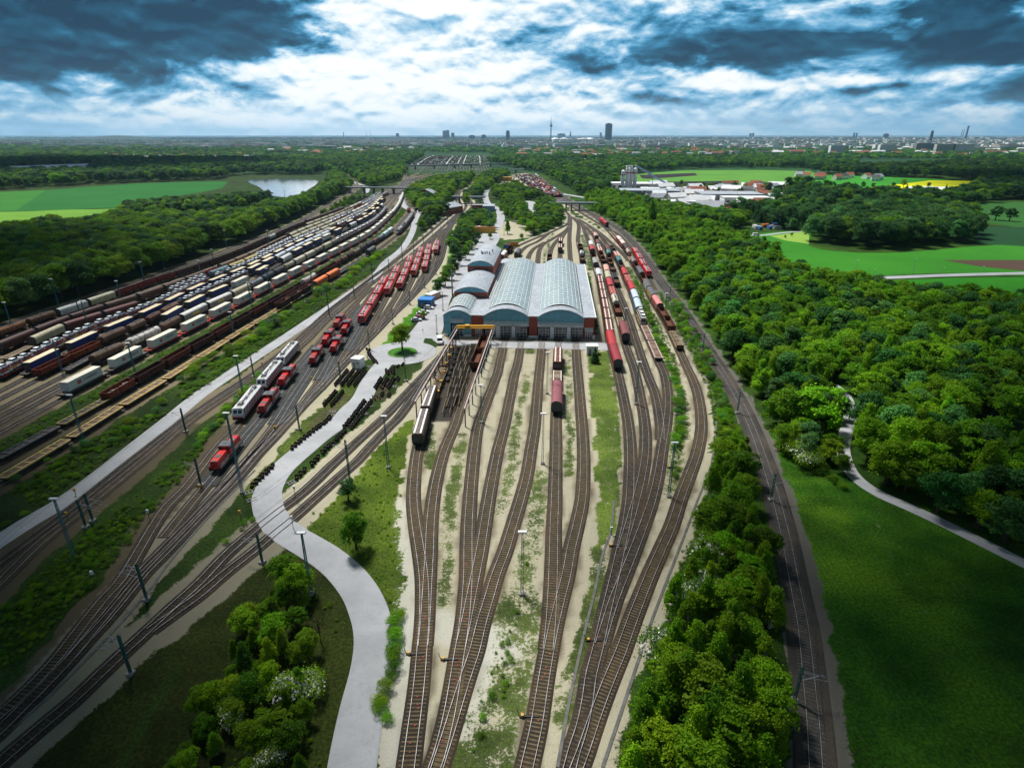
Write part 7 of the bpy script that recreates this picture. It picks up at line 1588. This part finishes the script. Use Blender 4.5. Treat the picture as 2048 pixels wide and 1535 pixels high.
tot += farwood([[(1600,345),(1700,352),(1900,358),(2300,352),(2300,392),(2048,398),(1900,402),(1960,380),(1900,362),(1880,352),(1700,342),(2100,322),(2300,322),(2300,340)],[(1870,350),(1960,362),(1990,385),(1900,400),(2100,400),(2300,392),(2300,330),(1950,330)]], 14, (14,20), K2, 'dark wood at the far right', (.55,.65,.7), 104, keepout=FLD)
tot += farwood([[(1545,392),(1600,385),(1700,390),(1760,395),(1900,398),(2000,405),(1900,410),(1790,418),(1720,432),(1640,442),(1610,462),(1560,460),(1500,440),(1450,430),(1545,420)]], 9.5, (9,17), ('dark0','dark1','cone0','round0','grey0'), 'dark trees round the houses on the right', (.75,.9,.85), 105, keepout=FLD[:0])
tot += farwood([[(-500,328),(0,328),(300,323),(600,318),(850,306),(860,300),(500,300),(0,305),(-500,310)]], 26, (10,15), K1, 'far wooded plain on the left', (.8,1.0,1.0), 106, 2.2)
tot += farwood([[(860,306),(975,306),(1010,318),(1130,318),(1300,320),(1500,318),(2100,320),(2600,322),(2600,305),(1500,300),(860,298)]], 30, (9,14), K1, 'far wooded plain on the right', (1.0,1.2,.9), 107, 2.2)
tot += farwood([[(-900,302),(-900,290),(0,288),(1000,288),(2048,290),(3000,292),(3000,304),(1500,299),(860,297),(500,299),(0,303)]], 62, (10,14), K2, 'woods of the distant plain', (.8,1.1,1.3), 108, 4.2)  # here and below the leaf tint turns bluish, distance haze put into colour
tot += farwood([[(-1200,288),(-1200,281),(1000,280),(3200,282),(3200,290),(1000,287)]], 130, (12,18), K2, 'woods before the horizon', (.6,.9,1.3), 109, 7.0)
print('far trees', tot)
# wooded hill on the horizon
b = B(); hx, hy = 270, 9500; X0 = (295-1024)/F*hy
for i in range(25):
    for j in range(13):
        a, c = (i-12)/12., (j-6)/6.; z = 62*max(0, 1-a*a)**1.3*max(0, 1-c*c); b.v.append((X0+a*620, hy+c*500, z+(5*vnoise(np.array([i*1.]), np.array([j*1.]), 1.5, 3)[0] if z > 0 else 0)))
b.f = grid_faces(25, 13); b.m = [0]*len(b.f); simple('hill_green', (.012,.04,.03), .9); struct('hill', b.mesh('hill', 'hill_green'), 'low wooded hill on the left horizon')
# ---------------------------------------------------------------- far buildings
HM = {}
def hmesh(w, d, h, wm, rm, pitched, win=True):
    key = (round(w), round(d), round(h), wm, rm, pitched)
    if key in HM: return HM[key]
    b = B(); b.box(0, 0, h/2, w, d, h, 0)
    if pitched:
        r = min(w, d)*.35
        for s in (-1, 1): b.face([(-w/2-.4, s*(d/2+.4), h-.2), (w/2+.4, s*(d/2+.4), h-.2), (w/2+.4, 0, h+r), (-w/2-.4, 0, h+r)][::-s], 1)
        for s in (-1, 1): b.face([(s*w/2, -d/2, h), (s*w/2, d/2, h), (s*w/2, 0, h+r)][::s], 0)
    else: b.box(0, 0, h+.2, w+.3, d+.3, .4, 1)
    if win:
        fl = max(1, int(h/3.2)); n = max(2, int(w/4.5))
        for i in range(fl):
            for k in range(n): b.box(-w/2+(k+.5)*w/n, -d/2-.05, 1.8+i*3.2, w/n*.5, .08, 1.4, 2)
    HM[key] = b.mesh('house', wm, rm, 'glass_dark'); return HM[key]
NH = [0]
def houses(poly, n, dims, wms, rms, pitched, label, grp, seed, minsep=8, cat='house', name='house'):
    P = W(poly); A = np.array(P); R = np.random.RandomState(seed); out = []; tries = 0
    while len(out) < n and tries < n*60:
        tries += 1; x = R.uniform(A[:, 0].min(), A[:, 0].max()); y = R.uniform(A[:, 1].min(), A[:, 1].max())
        if not pip(np.array([x]), np.array([y]), P)[0]: continue
        if any(math.hypot(x-a, y-c) < minsep for a, c in out): continue
        out.append((x, y))
    for x, y in out:
        w, d, h = [R.uniform(*q) for q in dims]; w, d, h = round(w/4)*4 or 4, round(d/4)*4 or 4, max(3, round(h/3)*3); wm, rm = wms[R.randint(len(wms))], rms[R.randint(len(rms))]
        o = ob(name, hmesh(w, d, h, wm, rm, pitched), None, None, (x, y, 0)); o.rotation_euler = (0, 0, R.uniform(-.5, .5)); rn = {'roof_tile': 'red roof', 'roof_grey': 'grey roof', 'roof_white': 'white roof', 'dark_grey': 'dark roof', 'roof_sheet': 'pale roof'}[rm]
        tag(o, f"{label} with {rn}", cat, f"{grp}, {rn}"); NH[0] += 1
WM = ('wall_white', 'wall_cream'); RT = ('roof_tile', 'roof_tile', 'dark_grey', 'roof_grey')
houses([(1240,384),(1330,376),(1470,372),(1560,378),(1580,392),(1540,415),(1440,426),(1330,408),(1260,396)], 46, ((10,30),(8,18),(3,6)), WM, ('roof_white','roof_white','roof_grey','roof_tile','roof_white','roof_sheet'), True, 'small building of the crowded industrial estate', 'small estate buildings', 21, 15)
scatter('woodland', 'garden trees among the sheds of the industrial estate', area_pts([(1225,380),(1300,372),(1470,371),(1580,378),(1590,395),(1545,420),(1440,432),(1330,415),(1240,400)], 15, 500)[::2], np.random.RandomState(3).uniform(4, 9, 4000)[:len(area_pts([(1225,380),(1300,372),(1470,371),(1580,378),(1590,395),(1545,420),(1440,432),(1330,415),(1240,400)], 15, 500)[::2])], have(K1), (.9,1,.8), 1.1, 9)
houses([(1470,372),(1560,377),(1585,392),(1560,400),(1480,385)], 8, ((8,16),(8,12),(3,6)), WM, RT, True, 'small house at the edge of the industrial estate', 'estate edge houses', 1, 20)
houses([(1590,352),(1690,355),(1760,358),(1750,364),(1640,360),(1590,358)], 12, ((10,16),(10,14),(6,7)), WM, RT, True, 'house at the edge of the long green field', 'houses by the green field', 2, 22)
houses([(1640,388),(1720,392),(1740,400),(1700,408),(1640,400)], 6, ((10,14),(9,12),(6,7)), WM, RT, True, 'white house among the dark trees right of the estate', 'white houses among dark trees', 3, 16)
houses([(1040,314),(1300,314),(1500,312),(1500,300),(1040,300)], 90, ((16,40),(10,14),(6,12)), WM, RT, True, 'far house in the suburb beyond the woods', 'suburb houses beyond the woods', 4, 45)
houses([(1500,310),(1720,312),(1960,314),(2100,315),(2100,300),(1500,298)], 70, ((20,60),(12,16),(6,12)), WM, ('roof_tile','roof_white','dark_grey'), True, 'far house in the suburb on the right', 'suburb houses on the right', 5, 50)
houses([(330,325),(520,322),(520,310),(200,312)], 34, ((14,30),(10,14),(6,9)), WM, RT, True, 'far house in the village left of the lake', 'village houses left of the lake', 6, 45)
houses([(540,318),(700,316),(830,306),(830,296),(540,300)], 30, ((20,50),(12,16),(6,12)), WM, RT, True, 'far house behind the lake', 'houses behind the lake', 7, 60)
houses([(100,300),(520,300),(520,288),(100,288)], 26, ((40,90),(14,20),(9,18)), WM, ('roof_white','dark_grey'), False, 'distant apartment block on the left plain', 'apartment blocks on the left plain', 8, 160, 'apartment block', 'apartment_block')
houses([(1300,300),(2048,300),(2048,290),(1300,290)], 26, ((50,140),(16,40),(9,21)), WM, ('roof_white','dark_grey'), False, 'distant long white block on the right plain', 'long white blocks on the right plain', 9, 170, 'apartment block', 'apartment_block')
for p, w, h, lab in (((1672,309),60,34,'left of the group'),((1770,308),62,36,'middle of the group'),((1886,306),80,36,'yellowish slab'),((1922,306),90,36,'rightmost slab'),((1848,303),95,36,'dark slab')):
    o = ob('apartment_block', hmesh(w, 18, h, 'wall_cream' if 'yellow' in lab else 'grey_paint' if 'dark' in lab else 'wall_white', 'roof_grey', False), None, None, (*G(*p), 0)); tag(o, f"tall apartment slab on the right plain, {lab}", 'apartment block')
# the rest of the city: one mass of small blocks
def city(name, poly, n, dims, label, seed, mats=('wall_white','wall_cream','roof_tile','roof_grey')):
    P = W(poly); A = np.array(P); R = np.random.RandomState(seed); b = B(); k = 0
    X_ = R.uniform(A[:, 0].min(), A[:, 0].max(), n*4); Y_ = R.uniform(A[:, 1].min(), A[:, 1].max(), n*4); m = pip(X_, Y_, P); X_, Y_ = X_[m][:n], Y_[m][:n]
    for x, y in zip(X_, Y_): w, d, h = [R.uniform(*q) for q in dims]; b.box(x, y, h/2, w, d, h, R.randint(2), R.uniform(-.4, .4), top=2+R.randint(2))
    tag(ob(name, b.mesh(name, *mats)), label, kind='stuff')
city('distant_city', [(900,296),(1500,300),(2200,300),(2400,281),(600,281)], 2600, ((25,90),(15,45),(12,26)), 'countless small blocks of the distant city', 11)
city('distant_city', [(200,298),(900,296),(800,281),(-200,283)], 900, ((25,90),(15,45),(12,22)), 'scattered blocks of the distant left suburbs', 12)
city('distant_city', [(600,281),(2400,281),(3000,276.5),(0,276.5)], 2200, ((60,220),(40,120),(16,38)), 'grey band of the city before the horizon', 13, ('wall_cream','grey_paint','roof_tile','roof_grey'))
def tower(px0, px1, yb, yt, label, m='tower_blue', name='office_tower', taper=1.0, win=True):
    xb, y = G((px0+px1)/2, yb); zc = y*cP+H*sP; w = (px1-px0)/F*zc; th = PT+math.atan((yt-767.5)/F); h = H-y*math.tan(th)
    r = empty(name, (xb, y, 0)); tag(r, label, 'tower'); b = B(); b.box(0, 0, h/2, w, w*.8, h, 0, tx=taper, ty=taper); ob('shaft', b.mesh('shaft', m), r)
    if win:
        q = B(); n = max(3, int(h/9))
        for i in range(n): q.box(0, -w*.4-.6, (i+.6)*h/n, w*.92*(1-(1-taper)*i/n), .6, h/n*.35)
        ob('window_band', q.mesh('window_band', 'glass_dark'), r)
    q = B(); q.box(0, 0, h+3, w*.5*taper, w*.4*taper, 6); ob('roof_plant', q.mesh('roof_plant', 'dark_grey'), r)
    return r, w, h
simple('tower_blue', (.03,.13,.2), .4, 0, .3, .02, spec=.6); simple('tower_pale', (.2,.3,.38), .6, 0, .2, .02); simple('tower_dark', (.03,.06,.09), .6, 0, .2, .02)
tower(1209.5,1222,284,247.5,'tall blue glass tower with flat top on the skyline')
tower(886,893,279,262,'left of the two joined pale blue towers','tower_pale'); tower(892,899,279.5,261,'taller of the two joined pale blue towers','tower_pale'); tower(903,909,279,266,'short pale tower right of the joined pair','tower_pale')
tower(1011.5,1020,284,262,'pale round-topped office tower left of the broadcasting tower','tower_pale',taper=.8); tower(963,972,281,270,'broad pale tower block on the skyline','tower_pale'); tower(938,950,281,271,'wide low tower left of the broad pale one','tower_pale')
tower(792.5,798.5,277,267,'lone dark block on the left skyline','tower_dark'); tower(1857,1862,286,262,'dark leaning high-rise on the right skyline','tower_dark',taper=.7); tower(1766,1774,280,268,'small dark high-rise on the right skyline','tower_dark')
tower(1498,1502,276,267,'twin dark church towers, left one','tower_dark',win=False); tower(1503.5,1507,276,266.5,'twin dark church towers, right one','tower_dark',win=False); tower(1705,1707.5,279,266,'left of a pair of thin dark towers','tower_dark',win=False); tower(1710,1712.5,279,266.5,'right of a pair of thin dark towers','tower_dark',win=False); tower(1115,1130,277,267.5,'flat long block right of the broadcasting tower','tower_pale'); tower(1138,1143,277,263,'spired pale block right of the broadcasting tower','tower_pale',taper=.3,win=False); tower(1199,1203,277,265.5,'small pale tower left of the blue glass tower','tower_pale')
def tv():
    x, y = G(1101.5, 282); r = empty('broadcasting_tower', (x, y, 0)); tag(r, 'slender broadcasting tower with round baskets and spire', 'tower')
    b = B(); b.cyl((0, 0, 0), (0, 0, 190), 9, 6, 16); b.cyl((0, 0, 190), (0, 0, 235), 5, 3.5, 12); ob('shaft', b.mesh('shaft', 'tower_pale'), r)
    b = B(); b.cyl((0, 0, 168), (0, 0, 178), 10, 17, 20); b.cyl((0, 0, 178), (0, 0, 190), 17, 17, 20); b.cyl((0, 0, 190), (0, 0, 195), 17, 6, 20); b.cyl((0, 0, 203), (0, 0, 210), 11, 11, 16); ob('basket', b.mesh('basket', 'tower_dark'), r)
    b = B(); b.cyl((0, 0, 235), (0, 0, 300), 2.6, 1, 8); ob('spire', b.mesh('spire', 'tower_pale'), r)
tv()
def stack(px, yb, yt, w, label, lean=0):
    x, y = G(px, yb); th = PT+math.atan((yt-767.5)/F); h = H-y*math.tan(th); b = B(); b.cyl((0, 0, 0), (lean, 0, h), w, w*.7, 12); o = ob('chimney_stack', b.mesh('chimney_stack', 'tower_dark')); o.location = (x, y, 0); tag(o, label, 'chimney')
stack(688,277,263.5,9,'lone dark chimney on the left skyline'); stack(733,276,259.5,5,'left of two thin chimneys on the skyline'); stack(741,276,259,5,'right of two thin chimneys on the skyline')
stack(1921,276,259,10,'left of a close pair of chimneys, right skyline'); stack(1924.5,276,258.5,10,'right of a close pair of chimneys, right skyline'); stack(1930,280,251.5,16,'tallest dark chimney on the right skyline')
# stadium roof tents
b = B()
for i, (px, w) in enumerate(((1110,170),(1128,160),(1160,260),(1180,220))): x, y = G(px, 281); b.cyl((x, y+i*30, 0), (x, y+i*30, 38), w, 8, 10)
tag(ob('tent_roof', b.mesh('tent_roof', 'roof_white')), 'row of pale tent-shaped stadium roofs on the skyline', 'stadium roof')
# greenhouses
for p, q, lab in (((25,348),(160,345),'nearer'),((70,341),(178,337),'farther')):
    A, C = Vector(G(*p)), Vector(G(*q)); m = (A+C)/2; o = ob('greenhouse', hmesh(round((C-A).length), 26 if lab == 'nearer' else 14, 6, 'wall_white', 'roof_white', True, False), None, None, (m.x, m.y, 0)); o.rotation_euler = (0, 0, math.atan2(C.y-A.y, C.x-A.x)); tag(o, f"long white greenhouse by the dark field, {lab} one", 'greenhouse')
o = ob('barn', hmesh(60, 16, 6, 'wall_cream', 'roof_tile', True), None, None, (*G(130, 349), 0)); tag(o, 'long red-roofed barn in front of the greenhouses', 'barn')
def wh(p, w, d, h, rz, label, wm='wall_white', rm='roof_white', pit=False, cat='warehouse'):
    X_, Y_ = G(*p); r = empty('warehouse', (X_, Y_, 0), rz); tag(r, label, cat); b = B(); b.box(0, 0, h/2, w, d, h); ob('wall', b.mesh('wall', wm), r); b = B()
    if pit: 
        for s in (-1, 1): b.face([(-w/2-.5, s*(d/2+.5), h), (w/2+.5, s*(d/2+.5), h), (w/2+.5, 0, h+3), (-w/2-.5, 0, h+3)][::-s])
    else: b.box(0, 0, h+.3, w+.6, d+.6, .6)
    ob('roof', b.mesh('roof', rm), r); bits('window', 'dark_grey', r, [(-w/2+4+k*8, -d/2-.05, h*.45, 3.5, .1, h*.4) for k in range(int(w/8))])
wh((1192,325),170,60,9,0,'long bright yellow depot hall with white roof','yellow_paint','roof_white'); wh((1180,311),110,40,7,0,'white hall behind the yellow depot')
wh((1290,378),52,34,8,0,'pale yellow factory hall right of the silos','wall_cream','roof_white'); wh((1225,377),40,26,8,0,'white hall left of the silos'); wh((1297,391),74,36,7,-.1,'pale grey hall in front of the silos','grey_paint','roof_sheet')
wh((1455,402),70,40,9,-.05,'broad grey roofed warehouse','grey_paint','roof_grey'); wh((1488,409),50,20,8,-.05,'white warehouse with dark end','wall_white','roof_white'); wh((1402,400),34,24,5,-.1,'dark brown roofed shed','wall_cream','rust'); wh((1443,417),30,14,5,-.1,'shed with dark roof and yellow wall','yellow_paint','dark_grey'); wh((1355,411),40,22,5,-.05,'white flat hall beside the trees')
wh((1870,386),60,14,5,.02,'long white tent hall at the rapeseed field','wall_white','roof_white',True); wh((1840,385),40,14,5,.02,'shorter white tent hall left of the long one','wall_white','roof_white',True)
def silos():
    x, y = G(1256, 381); r = empty('silo_plant', (x, y, 0)); tag(r, 'cluster of tall white silos with red bands and a conveyor', 'silo')
    for i, (dx, dy, hh, rr) in enumerate(((-8.5, 0, 26, 2.6), (-2.6, 0, 29, 2.5), (3, 0, 29, 2.5), (8.6, 0, 29, 2.6), (0, 7, 29, 2.6))):
        b = B(); b.cyl((dx, dy, 3), (dx, dy, hh), rr, n=16); b.cyl((dx, dy, hh), (dx, dy, hh+1.5), rr, .6, 16); s = ob('silo', b.mesh('silo', 'wall_white'), r); b = B(); b.cyl((dx, dy, hh-6), (dx, dy, hh-4.8), rr+.05, n=16); ob('band', b.mesh('band', 'red_paint'), s)
    b = B(); b.box(0, 1, 31.6, 9, 4, 2.6); ob('head_house', b.mesh('head_house', 'wall_white'), r)
    b = B(); b.cyl((8, 0, 33), (60, 6, 6), 1.3, n=6); b.cyl((34, 3, 0), (34, 3, 19), .4, n=5); b.cyl((52, 5, 0), (52, 5, 10), .4, n=5); ob('conveyor', b.mesh('conveyor', 'pale_blue'), r)
silos()
# caravans and lorries of the estate
VC = {'white': (.7,.71,.72), 'red': (.5,.05,.04), 'blue': (.05,.15,.4), 'orange': (.65,.2,.03), 'silver': (.45,.47,.5)}
k = B(); k.box(0, 0, 1.55, 6.5, 2.3, 2.3, 0, tx=.95); k.box(2.9, 0, 1.2, 1.6, 2.2, 1.5, 0); k.box(0, -1.17, 1.9, 4.5, .05, .6, 1); [k.cyl((x, -1.1, .4), (x, 1.1, .4), .4, n=8, mi=1) for x in (-1.6, 2.2)]; CAR = k.mesh('caravan', 'paint', 'glass_dark'); NC2 = 0
R = np.random.RandomState(5)
for poly, n, lab in (([(1325,383),(1460,374),(1545,378),(1560,390),(1480,392),(1400,392),(1330,396)], 120, 'caravan or lorry on the crowded storage yard'), ([(1500,455),(1590,448),(1600,456),(1510,462)], 14, 'vehicle beside the field gate under the trees'), ([(1350,418),(1440,412),(1500,416),(1440,426)], 22, 'vehicle in front of the grey warehouses')):
    P = W(poly); A = np.array(P); c = 0
    while c < n:
        x, y = R.uniform(A[:, 0].min(), A[:, 0].max()), R.uniform(A[:, 1].min(), A[:, 1].max())
        if pip(np.array([x]), np.array([y]), P)[0]:
            cn = ('white', 'white', 'white', 'silver', 'red', 'blue', 'orange')[R.randint(7)]; o = ob('caravan', CAR, None, VC[cn], (x, y, 0)); o.rotation_euler = (0, 0, R.choice((0, 1.57, .3))); tag(o, f"{cn} {lab}", 'vehicle', f"{cn} vehicles: {lab}"); c += 1; NC2 += 1
flat_poly('pavement', [G(*p) for p in IND], .04, 'gravel_dark', 'paved ground of the industrial estate')
for i, (px, py) in enumerate([(1010,372),(1018,378),(1014,383),(1000,366)]): o = ob('caravan', CAR, None, (VC['white'], VC['blue'], VC['red'], VC['white'])[i], (*G(px, py), 0)); tag(o, f"{('white','blue','red','second white')[i]} lorry beside the road at the packed yard", 'lorry')
wh((1011,362),22,8,6,0,'small yellow crane house above the packed yard','yellow_paint','yellow_paint')
# street lamps along the country road
k = B(); k.cyl((0, 0, 0), (0, 0, 9), .12, .08, 6); k.box(0, 0, 9, .5, .5, .2, 1); SL = k.mesh('street_lamp', 'grey_paint', 'white_paint')
for i, px in enumerate((1720, 1838, 1625, 1700, 1760, 1900, 1980)): o = ob('street_lamp', SL, None, None, (*G(px, 560-(px-1620)*.028), 0)); o.location.y += 6; o.scale = (1, 1, 1 if i < 2 else .4); tag(o, f"thin {('tall','tall')[i] if i < 2 else 'short'} post by the country road, {ORD[i]} of seven", 'post')
# bare earth mound in the wood
b = B()
for i in range(21):
    for j in range(21): a, c = (i-10)/10., (j-10)/10.; z = 3.2*max(0, 1-a*a-c*c)+.5*vnoise(np.array([i*1.]), np.array([j*1.]), 2, 4)[0]; x, y = G(1412, 566); b.v.append((x+a*11, y+c*10, z-.35))
b.f = grid_faces(21, 21); b.m = [0]*len(b.f); simple('earth', (.24,.2,.13), .95, 0, .5, .4, fine=3); struct('earth_mound', b.mesh('earth_mound', 'earth', smooth=True), 'bare earth mound in a hollow of the wood')
print('houses', NH[0], 'vehicles', NC2, 'objects', len(bpy.data.objects))
